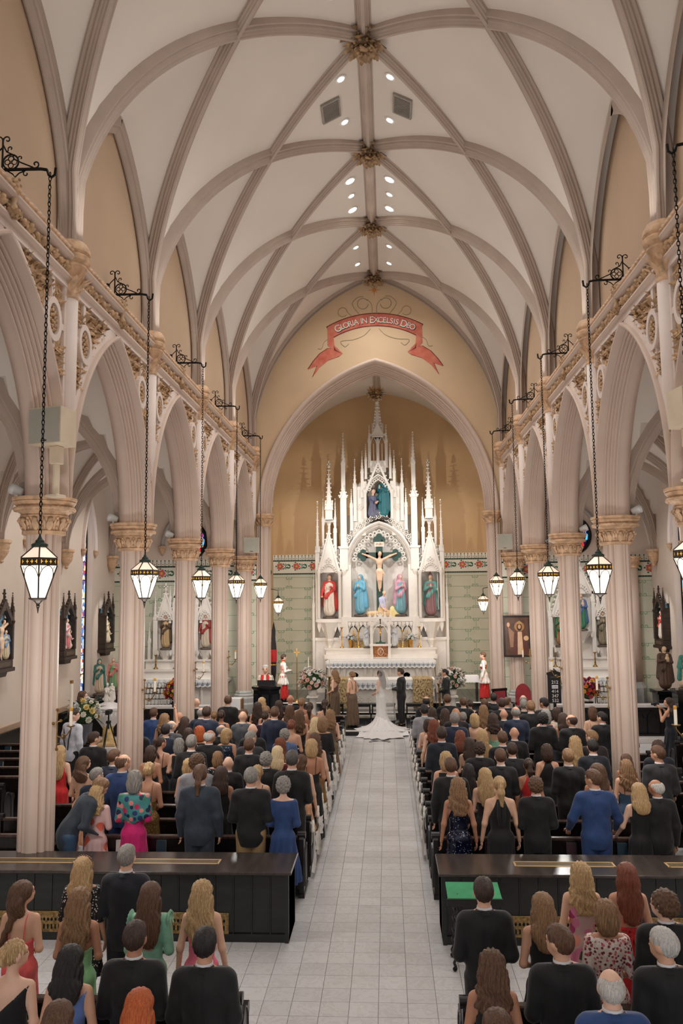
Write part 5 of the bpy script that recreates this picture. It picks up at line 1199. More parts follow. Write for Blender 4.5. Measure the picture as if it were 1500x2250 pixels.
# ================================================================ pews, dividing screens
m_pew = mat('pew_wood', (26, 20, 19), .28, var=.3, scale=3, stretch=(8, 1, 1)); m_pewl = mat('pew_rail_highlight', (70, 52, 46), .25, var=.2, scale=3, stretch=(8, 1, 1)); m_pend = mat('pew_end_paint', (44, 44, 46), .3, var=.15, scale=5)  # rails coloured lighter than the pews, painting in the light they catch
NTH = ['first', 'second', 'third', 'fourth', 'fifth', 'sixth', 'seventh', 'eighth', 'ninth', 'tenth', 'eleventh', 'twelfth', 'thirteenth', 'fourteenth', 'fifteenth']
PY0, PDY = 12.65, .93
eo = [(-.07, 0), (.5, 0), (.5, .07), (.46, .11), (.45, .5), (.5, .57), (.49, .64), (.42, .66), (.34, .6), (.24, .62), (.14, .7), (.08, .83), (.05, .88), (-.05, .88), (-.07, .83)]
PEND = MB().prismx(eo, -.035, .035).box(-.045, -.09, 0, .045, .52, .06).mesh('pew_end')
PKNOB = MB().cyl((-.06, -.01, .885), (.06, -.01, .885), .055, n=14).mesh('end_scroll', .8)
lan = [(-.0, .14)] + [(.19 + u, .52 + z) for u, z in pointed(.16, .2, 5)] + [(.36, .14)]; lan[0] = (.03, .14)
PLAN = MB().prismx(lan, -.042, .042).mesh('lancet_panel')
PTRC = MB().tube([(.044, y, z) for y, z in lan], .012, 4, closed=True).tube([(-.044, y, z) for y, z in lan], .012, 4, closed=True).mesh('lancet_moulding')
_bk = {}
def pew(y, spans, ends, label, group, rack=True):
    """bench facing the altar; spans = x ranges between columns, ends = x of the end panels"""
    t = thing('pew', label, 'pew', (0, y, 0), 0, group)
    for x0, x1 in spans:
        k = round(x1 - x0, 3)
        if k not in _bk:
            L = k
            _bk[k] = (MB().box(0, -.02, .1, L, .015, .83).mesh('backrest'), MB().bbox(-.01, -.045, .82, L + .01, .05, .87, .012).mesh('top_rail'), MB().bbox(0, .0, .4, L, .44, .45, .012).box(0, .38, .08, L, .41, .4).mesh('seat'), MB().box(0, -.11, .56, L, -.02, .575).box(0, -.115, .575, L, -.105, .64).mesh('book_rack'), MB().bbox(0, -.42, .1, L, -.26, .17, .02).mesh('kneeler'))
        b, r, s, q, kn = _bk[k]
        inst('backrest', b, m_pew, t, (x0, 0, 0)); inst('top_rail', r, m_pewl, t, (x0, 0, 0)); inst('seat', s, m_pew, t, (x0, 0, 0))
        if rack: inst('book_rack', q, m_pew, t, (x0, 0, 0))
    for x in ends:
        e = inst('pew_end', PEND, m_pew, t, (x, 0, 0)); inst('end_scroll', PKNOB, m_pew, e); inst('lancet_panel', PLAN, m_pew, e); inst('lancet_moulding', PTRC, m_pend, e)
    return t
XA = {-1: -1.33, 1: .655}
for k in range(13):
    y = PY0 + PDY * k
    pew(y, [(-4.62, -1.36), (-6.35, -5.5)], [XA[-1], -6.38], 'dark wooden pew, %s past the screen, central block, pulpit side' % NTH[k], 'pews of the central blocks')
    pew(y, [(.69, 4.0), (4.9, 5.75)], [XA[1], 5.78], 'dark wooden pew, %s past the screen, central block, hymn-board side' % NTH[k], 'pews of the central blocks')
    if k < 9:
        pew(y + .35, [(-9.82, -7.45)], [-7.42], 'dark wooden pew, %s past the screen, by the outer wall, pulpit side' % NTH[k], 'pews along the outer walls')
        pew(y + .35, [(6.85, 9.18)], [6.82], 'dark wooden pew, %s past the screen, by the outer wall, hymn-board side' % NTH[k], 'pews along the outer walls')
for s_, sp_ in ((-1, (-4.9, -1.42)), (1, (.66, 4.2))):
    for i, y in enumerate((7.62, 6.35)):
        pew(y, [sp_], [sp_[1] + .03 if s_ < 0 else sp_[0] - .03], 'dark wooden pew, %s behind the screen, %s' % (NTH[i], SIDE[s_]), 'pews behind the screen')
# front panels before the first pews
for s_, x0, x1 in ((-1, -4.6, -1.3), (1, .62, 4.0)):
    t = thing('kneeling_desk', 'long dark panelled kneeling desk before the first pew, ' + SIDE[s_], 'kneeler', (0, 24.95, 0))
    MB().box(x0, -.03, 0, x1, .03, .86).build('panel', m_pew, t); MB().bbox(x0 - .03, -.08, .86, x1 + .03, .1, .91, .012).build('rail', m_pewl, t)
    MB().box(x1 - .06 if s_ < 0 else x0, -.35, 0, x1 if s_ < 0 else x0 + .06, .05, .9).build('end_panel', m_pew, t)
# ---- dividing screens with brass grilles
m_top = mat('screen_top_wood', (66, 58, 54), .24, var=.15, scale=2, stretch=(6, 1, 1)); m_face = mat('screen_face_wood', (34, 37, 35), .35, var=.15, scale=3, stretch=(1, 1, 4))
m_grl = mat('brass_grille', (150, 122, 76), .45, metal=.5, var=.3, scale=30); m_inlay = mat('inlay_gold', (206, 170, 118), .5, var=.05); m_inl2 = mat('inlay_brown', (96, 78, 46), .6, var=.1, scale=30)
for s_, x0, x1 in ((-1, -5.9, -1.33), (1, .64, 5.3)):
    t = thing('dividing_screen', 'long dark panelled screen with gold inlaid top, ' + SIDE[s_], 'screen', (0, 11.0, 0))
    xa = x1 if s_ < 0 else x0
    MB().bbox(x0 - (.04 if s_ > 0 else 0), -.06, .845, x1 + (.04 if s_ < 0 else 0), .78, .885, .008).build('top_board', m_top, t)
    MB().box(x0, .03, 0, x1, .7, .845).build('carcass', m_face, t); MB().box(x0, .0, 0, x1, .03, .1).build('plinth', m_face, t)
    n = int((x1 - x0) / .235)
    for i in range(n):
        xx = x0 + (x1 - x0) * i / n; MB().box(xx + .012, .012, .12, xx + (x1 - x0) / n - .012, .031, .83).build('board', m_face, t)
        MB().box(xx - .008, .002, .1, xx + .008, .034, .84).build('batten', m_face, t)
    MB().box(xa - .05 if s_ < 0 else xa, -.02, 0, xa if s_ < 0 else xa + .05, .72, .845).build('end_post', m_face, t)
    for a, b in ((xa + s_ * .98, xa + s_ * 2.26), (xa + s_ * 2.95, xa + s_ * 4.2)):
        a, b = sorted((a, b))
        f = MB(); o = .1
        for (p, q, r_, u) in ((a, .26, b, .285), (a, .435, b, .46)): f.box(p, q, .884, r_, u, .889)
        for sx in (0, 1): xx = a if sx == 0 else b; f.box(xx - .012, .26, .884, xx + .012, .46, .889)
        f.build('inlay_frame', m_inlay, t); MB().box(a + .012, .285, .884, b - .012, .435, .887).build('inlay_panel', m_inl2, t)
    for a in (xa + s_ * .78, xa + s_ * 2.6):
        a, b = sorted((a, a + s_ * 1.35)); g = MB().bbox(a, -.006, .1, b, .004, .36, .003).build('vent_grille', m_grl, t)
        p = MB(); xx = a + .08
        while xx < b - .06: p.box(xx, -.01, .14, xx + .018, -.004, .2); p.ball((xx + .01, -.006, .26), (.016, .006, .022), 6, 4); xx += .05
        p.build('grille_piercings', m_iron, g)['kind'] = 'stuff'
# ---- hymn books in the racks
rng = random.Random(21)
for i in range(30):
    k = [0, 0, 0, 0, 0, 1, 2, 3, 4, 5, 6, 7, 8, 9, 10][i % 15]; s_ = (-1, 1)[(i // 15 + i) % 2]; x = rng.uniform(-4.4, -1.6) if s_ < 0 else rng.uniform(.9, 3.8)
    if i < 5: k, x = 0, (-2.95, 1.5, 2.62, 3.35, -3.9)[i]; s_ = -1 if x < 0 else 1
    if i > 21: x = rng.uniform(-9.5, -7.7) if s_ < 0 else rng.uniform(7.1, 9.0)
    y = PY0 + PDY * k + (.35 if i > 21 else 0); c = ((40, 66, 78), (30, 50, 66), (225, 220, 210), (60, 30, 34))[(i // 2 + i) % 4]
    t = thing('hymn_book', '%s hymn book in rack of %s %s pew past screen, %s' % ({40: 'teal', 30: 'navy', 225: 'white', 60: 'maroon'}[c[0]], NTH[k], 'outer-wall' if i > 21 else 'central', SIDE[s_]), 'book', (x, y - .066, .577), group='hymn books in the pew racks'); t.rotation_euler = (-.08, 0, rng.uniform(-.05, .05))
    MB().box(-.075, -.022, 0, .075, -.018, .23).box(-.075, .018, 0, .075, .022, .23).box(-.075, -.022, 0, -.07, .022, .23).build('cover', pmat(c), t); MB().box(-.07, -.018, .004, .072, .018, .224).build('pages', pmat((232, 226, 212)), t)
# ---- tulle bows on the aisle ends
m_tul = bpy.data.materials.new('tulle'); m_tul.use_nodes = True; _b = m_tul.node_tree.nodes['Principled BSDF']; _b.inputs['Base Color'].default_value = lin((240, 236, 230)); _b.inputs['Alpha'].default_value = .8; _b.inputs['Roughness'].default_value = .8
m_bow = mat('bow_ribbon', (238, 232, 222), .6, var=.03)
def bow_meshes():
    b = MB()
    for s in (-1, 1):
        for q in (.55, -.15): b.tube([(0, 0, 0), (.01, s * .05, .05 + q * .05), (.015, s * .11, .06 + q * .1), (.01, s * .09, .0 + q * .02), (0, 0, 0)], .02, 5)
        b.tube([(0, 0, 0), (.01, s * .05, -.1), (.0, s * .07, -.22)], .012, 4)
        b.tube([(0, 0, 0), (-.01, s * .04, .1), (-.04, s * .02, .2)], .013, 4)
    for i in range(9): a = i * 2.4; b.ball((.02, .03 * math.cos(a), .03 * math.sin(a)), .026, 6, 4)
    v = MB(); n, m = 12, 10; vs = []
    for i in range(m + 1):
        z = -.03 - .58 * i / m
        for j in range(n + 1):
            u = j / n - .5; wd = .14 + .24 * (i / m) ** .8; vs.append((.035 + .022 * math.sin(j * 2.1 + .5 * i) * (.4 + i / m), u * wd, z + (.02 * math.cos(j * 2.1) if i == m else 0)))
    v.add(vs, [(i * (n + 1) + j, i * (n + 1) + j + 1, (i + 1) * (n + 1) + j + 1, (i + 1) * (n + 1) + j) for i in range(m) for j in range(n)])
    w_ = MB(); vs = []
    for i in range(13):
        t = i / 12; y = t * PDY
        for j in range(5): u = j / 4; vs.append((.05 + .025 * math.sin(j * 2.2 + i), y, -.02 - .2 * 4 * t * (1 - t) * (.6 + .4 * u) - .2 * u))
    w_.add(vs, [(i * 5 + j, i * 5 + j + 1, i * 5 + 6 + j, i * 5 + 5 + j) for i in range(12) for j in range(4)])
    return b.mesh('bow', True), v.mesh('tulle_fall', True), w_.mesh('tulle_swag', True)
BW, TF, TS_ = bow_meshes()
for s_ in (-1, 1):
    for k in range(1 if s_ < 0 else 2, 12):
        t = thing('pew_bow', 'white tulle bow on aisle end of %s pew past screen, %s' % (NTH[k], SIDE[s_]), 'bow', (XA[s_] - s_ * .065, PY0 + PDY * k, .7), 0, 'tulle bows along the aisle', (-s_ * 1.0, 1, 1))
        inst('bow', BW, m_bow, t); inst('tulle_fall', TF, m_tul, t)
        if k < 11: inst('tulle_swag', TS_, m_tul, t)

# ================================================================ people
def skinm(rgb): return mat('skin_%d_%d_%d' % rgb, rgb, .55, var=.03, scale=5)
SK = [skinm((224, 172, 142)), skinm((214, 160, 130)), skinm((232, 186, 160)), skinm((190, 134, 104)), skinm((228, 180, 150))]
m_eye = mat('eye_dark', (40, 30, 26), .3); m_lip = mat('lips', (176, 96, 90), .5)
HC = {'bk': ((26, 22, 22), (50, 42, 40)), 'db': ((44, 30, 24), (84, 60, 46)), 'br': ((74, 50, 36), (124, 88, 62)), 'lb': ((112, 80, 54), (178, 138, 98)), 'bl': ((164, 124, 78), (226, 192, 142)), 'pl': ((206, 172, 124), (244, 222, 180)), 'rd': ((176, 74, 34), (222, 118, 60)), 'au': ((98, 46, 30), (152, 84, 56)), 'gy': ((110, 104, 98), (176, 170, 162)), 'dg': ((54, 48, 46), (112, 104, 98)), 'wh': ((186, 180, 172), (232, 228, 222))}
HN = {'bk': 'black', 'db': 'dark brown', 'br': 'brown', 'lb': 'light brown', 'bl': 'blonde', 'pl': 'pale blonde', 'rd': 'red', 'au': 'auburn', 'gy': 'grey', 'dg': 'dark grey', 'wh': 'white'}
def hairm(c): return mat('hair_' + c, HC[c][0], .42, scale=5, stretch=(24, 24, 1.8), rgb2=HC[c][1], bump=.5, bscale=16, detail=6)
CL = {'black': (16, 16, 18), 'navy': (28, 38, 62), 'blue': (40, 68, 118), 'slate': (46, 56, 68), 'lgrey': (150, 148, 154), 'dgrey': (48, 48, 50), 'grey': (78, 80, 84), 'navyblack': (20, 24, 36), 'brownblack': (36, 28, 28), 'peach': (226, 170, 130), 'wine': (106, 30, 40), 'purple': (56, 28, 50), 'brown': (118, 92, 68), 'mustard': (132, 92, 32), 'red': (204, 34, 36), 'magenta': (208, 30, 110), 'rose': (192, 154, 146), 'mint': (140, 192, 162), 'bluegrey': (56, 84, 112), 'cream': (214, 206, 192), 'coral': (236, 96, 96), 'green': (150, 206, 146), 'bluec': (104, 134, 196), 'pink': (240, 120, 146)}
CN = {'lgrey': 'light grey', 'dgrey': 'dark grey', 'navyblack': 'midnight navy', 'brownblack': 'dark brown', 'bluegrey': 'slate blue', 'bluec': 'cornflower blue', 'bw': 'black and white patterned', 'gold': 'gold sequin', 'floral': 'dark floral', 'floral2': 'blue floral', 'plaid': 'blue plaid', 'dots': 'polka dot', 'pinkfl': 'pink floral', 'sequin': 'navy sequin', 'floralpink': 'pink floral', 'floralred': 'red and white floral'}
def spots(name, base, cols, scale, thr=.35, rough=.6, metal=0, sparkle=0):
    m = bpy.data.materials.new(name); m.use_nodes = True; nt = m.node_tree; b = nt.nodes['Principled BSDF']; tc = nt.nodes.new('ShaderNodeTexCoord')
    v = nt.nodes.new('ShaderNodeTexVoronoi'); v.inputs['Scale'].default_value = scale; nt.links.new(tc.outputs['Object'], v.inputs['Vector'])
    wn = nt.nodes.new('ShaderNodeTexWhiteNoise'); nt.links.new(v.outputs['Color'], wn.inputs['Vector'])
    rp = nt.nodes.new('ShaderNodeValToRGB'); rp.color_ramp.interpolation = 'CONSTANT'; nt.links.new(wn.outputs['Value'], rp.inputs[0])
    e = rp.color_ramp.elements; e[0].color = lin(cols[0]); e[1].position = 1 / len(cols); e[1].color = lin(cols[1 % len(cols)])
    for i in range(2, len(cols)): q = e.new(i / len(cols)); q.color = lin(cols[i])
    lt = nt.nodes.new('ShaderNodeMath'); lt.operation = 'LESS_THAN'; lt.inputs[1].default_value = thr; nt.links.new(v.outputs['Distance'], lt.inputs[0])
    mx = nt.nodes.new('ShaderNodeMix'); mx.data_type = 'RGBA'; mx.inputs[6].default_value = lin(base); nt.links.new(lt.outputs[0], mx.inputs[0]); nt.links.new(rp.outputs[0], mx.inputs[7])
    nt.links.new(mx.outputs[2], b.inputs['Base Color']); b.inputs['Roughness'].default_value = rough; b.inputs['Metallic'].default_value = metal
    _M[name] = m; return m
PAT = {'bw': spots('cloth_bw', (20, 20, 22), [(230, 226, 220), (210, 204, 196)], 38, .3), 'gold': spots('cloth_gold', (150, 112, 60), [(220, 184, 120), (180, 140, 80), (246, 224, 170)], 90, .4, .3, .5),
       'floral': spots('cloth_floral', (24, 24, 30), [(150, 60, 70), (60, 90, 70), (190, 160, 130), (40, 50, 80)], 26, .36), 'floral2': spots('cloth_floral2', (34, 42, 66), [(90, 120, 160), (160, 170, 190), (60, 80, 60)], 28, .36),
       'plaid': spots('cloth_plaid', (74, 96, 136), [(104, 130, 170), (54, 72, 112)], 60, .4), 'dots': spots('cloth_dots', (18, 18, 20), [(236, 232, 226), (236, 232, 226)], 24, .2), 'pinkfl': spots('cloth_pinkfl', (226, 184, 180), [(232, 110, 84), (226, 184, 180), (226, 184, 180), (226, 184, 180), (226, 184, 180)], 7, .5),
       'sequin': spots('cloth_sequin', (16, 20, 44), [(20, 28, 60), (16, 20, 44), (210, 220, 240), (26, 34, 70), (18, 22, 48)], 60, .33, .25, .3), 'floralpink': spots('cloth_floralpink', (206, 170, 164), [(176, 54, 110), (220, 130, 160), (70, 90, 70), (206, 170, 164), (226, 150, 130)], 9, .55), 'floralred': spots('cloth_floralred', (220, 204, 192), [(176, 66, 74), (120, 40, 56), (232, 220, 208), (200, 110, 110)], 38, .5),
       'magshawl': spots('cloth_shawl', (70, 140, 140), [(206, 40, 90), (40, 60, 110), (226, 140, 130), (60, 130, 100), (30, 40, 70)], 13, .5)}
def clothm(c): return PAT[c] if c in PAT else mat('cloth_' + c, CL[c], .75, var=.1, scale=10, sheen=.15, bump=.25, bscale=9)
def rotz(V, a, c): s, q = math.sin(a), math.cos(a); x, y = V[:, 0] - c[0], V[:, 1] - c[1]; return x * q - y * s + c[0], x * s + y * q + c[1]
def turnv(V, tu, z0=1.45, z1=1.55):
    V = V.copy(); hq = np.clip((V[:, 2] - 1.5) / .08, 0, 1); V[:, 0] *= 1 + .1 * hq; V[:, 1] *= 1 + .06 * hq
    if not tu: return V
    w = np.clip((V[:, 2] - z0) / (z1 - z0), 0, 1); w = w * w * (3 - 2 * w); a = -tu * .75 * w
    x, y = V[:, 0].copy(), V[:, 1].copy(); V[:, 0] = x * np.cos(a) - y * np.sin(a); V[:, 1] = x * np.sin(a) + y * np.cos(a); return V
POSE = {'phone': ((.27, .14, 1.5), (.17, .22, 1.83)), 'front': ((.236, -.03, 1.13), (.07, .2, 1.02)), 'side': ((.246, -.03, 1.13), (.252, .04, .87)), 'bend': ((.24, -.02, 1.14), (.1, .24, 1.13)), 'rail': ((.29, .02, 1.14), (.3, .2, .97)), 'camera': ((.26, .1, 1.2), (.09, .22, 1.5)), 'reach': ((.27, .06, 1.14), (.2, .3, 1.1))}
def arms(sex, pose, infl=0.0, upto='hand', posl=None):
    P = []; sx = 1 if sex == 'm' else .84; rr = 1 if sex == 'm' else .78
    for s in (-1, 1):
        e, w_ = POSE[posl if (posl and s < 0) else pose]; sh = Vector((s * .184 * sx, -.005, 1.415)); e = Vector((s * e[0] * (1 if sex == 'm' else .88), e[1], e[2])); w_ = Vector((s * w_[0], w_[1], w_[2]))
        P.append(('c', tuple(sh), tuple(e), (.054 if sex == 'm' else .05) * rr + .008 + infl, .043 * rr + .004 + infl))
        if upto == 'upper': continue
        P.append(('c', tuple(e), tuple(w_), .042 * rr + .003 + infl, .028 * rr + .004 + infl * .8))
    return P
def torso(sex, i=0.0):
    if sex == 'm':
        return [('e', (0, -.005, 1.27), (.174 + i, .118 + i, .23 + i)), ('e', (0, -.025, 1.37), (.166 + i, .105 + i, .13 + i)), ('c', (-.15, -.01, 1.432), (.15, -.01, 1.432), .06 + i, .06 + i), ('e', (0, 0, 1.05), (.162 + i, .115 + i, .2 + i)), ('e', (0, -.005, .93), (.172 + i, .125 + i, .14 + i)), ('c', (0, -.012, 1.5), (.13, -.012, 1.44), .05 + i * .6, .05 + i), ('c', (0, -.012, 1.5), (-.13, -.012, 1.44), .05 + i * .6, .05 + i)]
    return [('e', (0, -.005, 1.29), (.142 + i, .098 + i, .19 + i)), ('e', (0, -.02, 1.37), (.142 + i, .088 + i, .11 + i)), ('c', (-.13, -.008, 1.425), (.13, -.008, 1.425), .045 + i, .045 + i), ('e', (0, 0, 1.1), (.122 + i, .088 + i, .16 + i)), ('e', (0, -.012, .93), (.166 + i, .128 + i, .14 + i)), ('c', (-.065, .07, 1.27), (.065, .07, 1.27), .062 + i, .062 + i), ('c', (0, -.01, 1.49), (.1, -.01, 1.435), .04 + i * .6, .04 + i), ('c', (0, -.01, 1.49), (-.1, -.01, 1.435), .04 + i * .6, .04 + i)]
def legs(sex, i=0.0):
    P = []; f = 1 if sex == 'm' else .92
    for s in (-1, 1): P += [('c', (s * .09, 0, .92), (s * .1, .01, .5), .086 * f + i, .06 * f + i), ('c', (s * .1, .01, .5), (s * .1, -.02, .09), .058 * f + i, .042 * f + i)]
    return P
def hand(mb, w_, d, s):
    """palm and five bent fingers of different lengths"""
    w_ = Vector(w_); d = Vector(d).normalized(); sd = Vector((-d.y, d.x, 0)) if abs(d.z) < .9 else Vector((0, 1, 0)); sd = (sd - d * sd.dot(d)).normalized(); n = d.cross(sd)
    c = w_ + d * .045; i0 = len(mb.v); mb.ball((0, 0, 0), (.042, .036, .016), 8, 6); M = Matrix(((d.x, sd.x, n.x, c.x), (d.y, sd.y, n.y, c.y), (d.z, sd.z, n.z, c.z), (0, 0, 0, 1))); mb.xf(M, i0)
    for q, L in ((-.027, .062), (-.009, .075), (.009, .07), (.026, .052)):
        p0 = w_ + d * .075 + sd * q; p1 = p0 + d * L * .5 - n * .008; p2 = p1 + d * L * .38 - n * .024; mb.tube([p0, p1, p2], lambda i: .0085 - .001 * i, 5)
    p0 = w_ + d * .025 + sd * .03 * s; p1 = p0 + sd * .026 * s + d * .022; mb.tube([p0, p1, p1 + d * .034 - n * .008], lambda i: .0105 - .0012 * i, 5)
_BD = {}
def body_mesh(sex, pose, tu, posl=None):
    k = (sex, pose, tu, posl)
    if k in _BD: return _BD[k]
    hw = 1 if sex == 'm' else .94
    P = torso(sex) + arms(sex, pose, posl=posl) + legs(sex)
    for s in (-1, 1): P += [('c', (s * .1, -.03, .05), (s * .11, .1, .035), .045, .035), ('e', (s * .077 * hw, .008, 1.655), (.013, .024, .032))]
    P += [('c', (0, -.012, 1.44), (0, .0, 1.58), .057 * hw if sex == 'm' else .046, .053 * hw if sex == 'm' else .045), ('e', (0, .015, 1.675), (.074 * hw, .094 * hw, .104)), ('e', (0, .052, 1.605), (.05 * hw, .055, .055)), ('c', (0, .104, 1.665), (0, .122, 1.638), .011, .014), ('e', (0, .1, 1.6), (.024, .012, .01)), ('e', (0, .09, 1.695), (.05, .02, .014))]
    V, Q = solid(P, .0165, .03)
    mb = MB()
    for s in (-1, 1):
        e, w_ = POSE[posl if (posl and s < 0) else pose]; hand(mb, (s * w_[0], w_[1], w_[2]), Vector((s * w_[0], w_[1], w_[2])) - Vector((s * e[0], e[1], e[2])), -s)
    n1 = len(mb.f); mb.mt(1)
    for s in (-1, 1): mb.ball((s * .031, .099, 1.665), (.009, .005, .0055), 6, 4)
    mb.mt(2).ball((0, .106, 1.6), (.022, .006, .007), 6, 4)
    V2 = np.array(mb.v); q4 = [f if len(f) == 4 else (f + (f[-1],))[:4] for f in mb.f if len(f) <= 4]; lab2 = [m for f, m in zip(mb.f, mb.m) if len(f) <= 4]
    me = bpy.data.meshes.new('body'); Vt = turnv(np.concatenate([V, V2]), tu)
    faces = [tuple(map(int, q)) for q in Q] + [tuple(i + len(V) for i in f) for f in mb.f]
    me.from_pydata([tuple(v) for v in Vt], [], faces); me.polygons.foreach_set('material_index', [0] * len(Q) + mb.m); me.polygons.foreach_set('use_smooth', [True] * len(faces)); me.update()
    _BD[k] = me; return me
def cached(key, fn):
    if key not in _BD: _BD[key] = fn()
    return _BD[key]
def folds(V, amp, z0, z1, n=9):
    an = np.arctan2(V[:, 1], V[:, 0]); r = np.hypot(V[:, 0], V[:, 1]) + 1e-6; w_ = np.clip((z1 - V[:, 2]) / (z1 - z0), 0, 1); f = amp * np.sin(an * n + 2 * np.sin(V[:, 2] * 5)) * w_
    V[:, 0] *= 1 + f / r; V[:, 1] *= 1 + f / r; return V
def jacket(pose, posl=None):
    P = torso('m', .02) + arms('m', pose, .016, posl=posl) + [('e', (0, -.005, .86), (.182, .142, .2)), ('c', (0, -.014, 1.5), (.12, -.012, 1.45), .066, .064), ('c', (0, -.014, 1.5), (-.12, -.012, 1.45), .066, .064)]
    cuts = [lambda G: .76 - G[..., 2], lambda G: (G[..., 2] - 1.527) + .3 * (G[..., 1] + .06)]
    # sleeves stop short of the hands
    V, Q = solid(P, .0155, .035, cuts)
    m = np.abs(V[:, 0]) < .012; V[:, 1] = np.where((np.abs(V[:, 0]) < .02) & (V[:, 1] < 0), V[:, 1] + .006, V[:, 1])
    V[:, 1] += .005 * np.sin(V[:, 2] * 26 + V[:, 0] * 11) * (np.abs(V[:, 0]) > .06)
    return np_mesh('jacket', V, Q)
def trousers():
    P = legs('m', .024) + [('e', (0, -.005, .93), (.18, .132, .13))]
    V, Q = solid(P, .018, .035, [lambda G: .05 - G[..., 2], lambda G: G[..., 2] - 1.0]); return np_mesh('trousers', V, Q)
def dress(cut, hem, pose, flare=1.0):
    i = .012; T = torso('f', i); P = list(T)
    if cut in ('slv', 'shawl', 'ruffle'): P += arms('f', pose, i + .004, 'upper')
    if cut == 'lsl': P += arms('f', pose, i)
    b = .17 + .05 * flare
    P += [('c', (-.05, -.012, .9), (-.06, -.01, hem + .05), .125, b * .75), ('c', (.05, -.012, .9), (.06, -.01, hem + .05), .125, b * .75), ('c', (0, -.02, .88), (0, -.03, hem + .05), .12, b * .8)]
    x = lambda G: np.abs(G[..., 0]); z = lambda G: G[..., 2]; y = lambda G: G[..., 1]
    C = [lambda G: hem - z(G)]
    if cut == 'strapless': C.append(lambda G: z(G) - 1.27 - .25 * y(G))
    elif cut == 'straps': C.append(lambda G: z(G) - 1.2 - 1.1 * np.clip(y(G) + .02, 0, .1) - .3 * np.clip(x(G) - .06, 0, .1))
    elif cut == 'openback': C.append(lambda G: z(G) - 1.06 - 1.8 * np.clip(y(G) + .02, 0, .12))
    elif cut == 'halter': C.append(lambda G: np.maximum(z(G) - 1.475, np.where(z(G) > 1.2, x(G) - .05 - .42 * (1.475 - z(G)), -1)))
    elif cut == 'tank': C.append(lambda G: np.maximum(z(G) - 1.455, np.where(z(G) > 1.3, x(G) - .128, -1))); C.append(lambda G: .045 - np.sqrt(G[..., 0] ** 2 + (G[..., 1] + .06) ** 2 * .5 + (z(G) - 1.5) ** 2) )
    elif cut == 'oneside': C.append(lambda G: z(G) - 1.3 - .9 * G[..., 0] - .0 * y(G)); C.append(lambda G: z(G) - 1.465)
    elif cut in ('slv', 'shawl', 'lsl'): C.append(lambda G: z(G) - 1.47 - .2 * y(G))
    elif cut == 'ruffle': C.append(lambda G: z(G) - 1.475); C.append(lambda G: np.minimum(y(G) * -1 + 1, (.3 - (z(G) - 1.1)) * .38 - x(G)) if False else np.where((y(G) < -.02) & (z(G) > 1.14), .085 - .2 * np.abs(z(G) - 1.3) - x(G), -1))
    V, Q = solid(P, .0155, .03, C)
    V = folds(V, .016 * flare + .006, .5, 1.0, 11)
    return np_mesh('dress', V, Q)
def normals(V, Q):
    n = np.cross(V[Q[:, 2]] - V[Q[:, 0]], V[Q[:, 3]] - V[Q[:, 1]]); N = np.zeros_like(V)
    for c in range(4): np.add.at(N, Q[:, c], n)
    return N / (np.linalg.norm(N, axis=1, keepdims=True) + 1e-9)
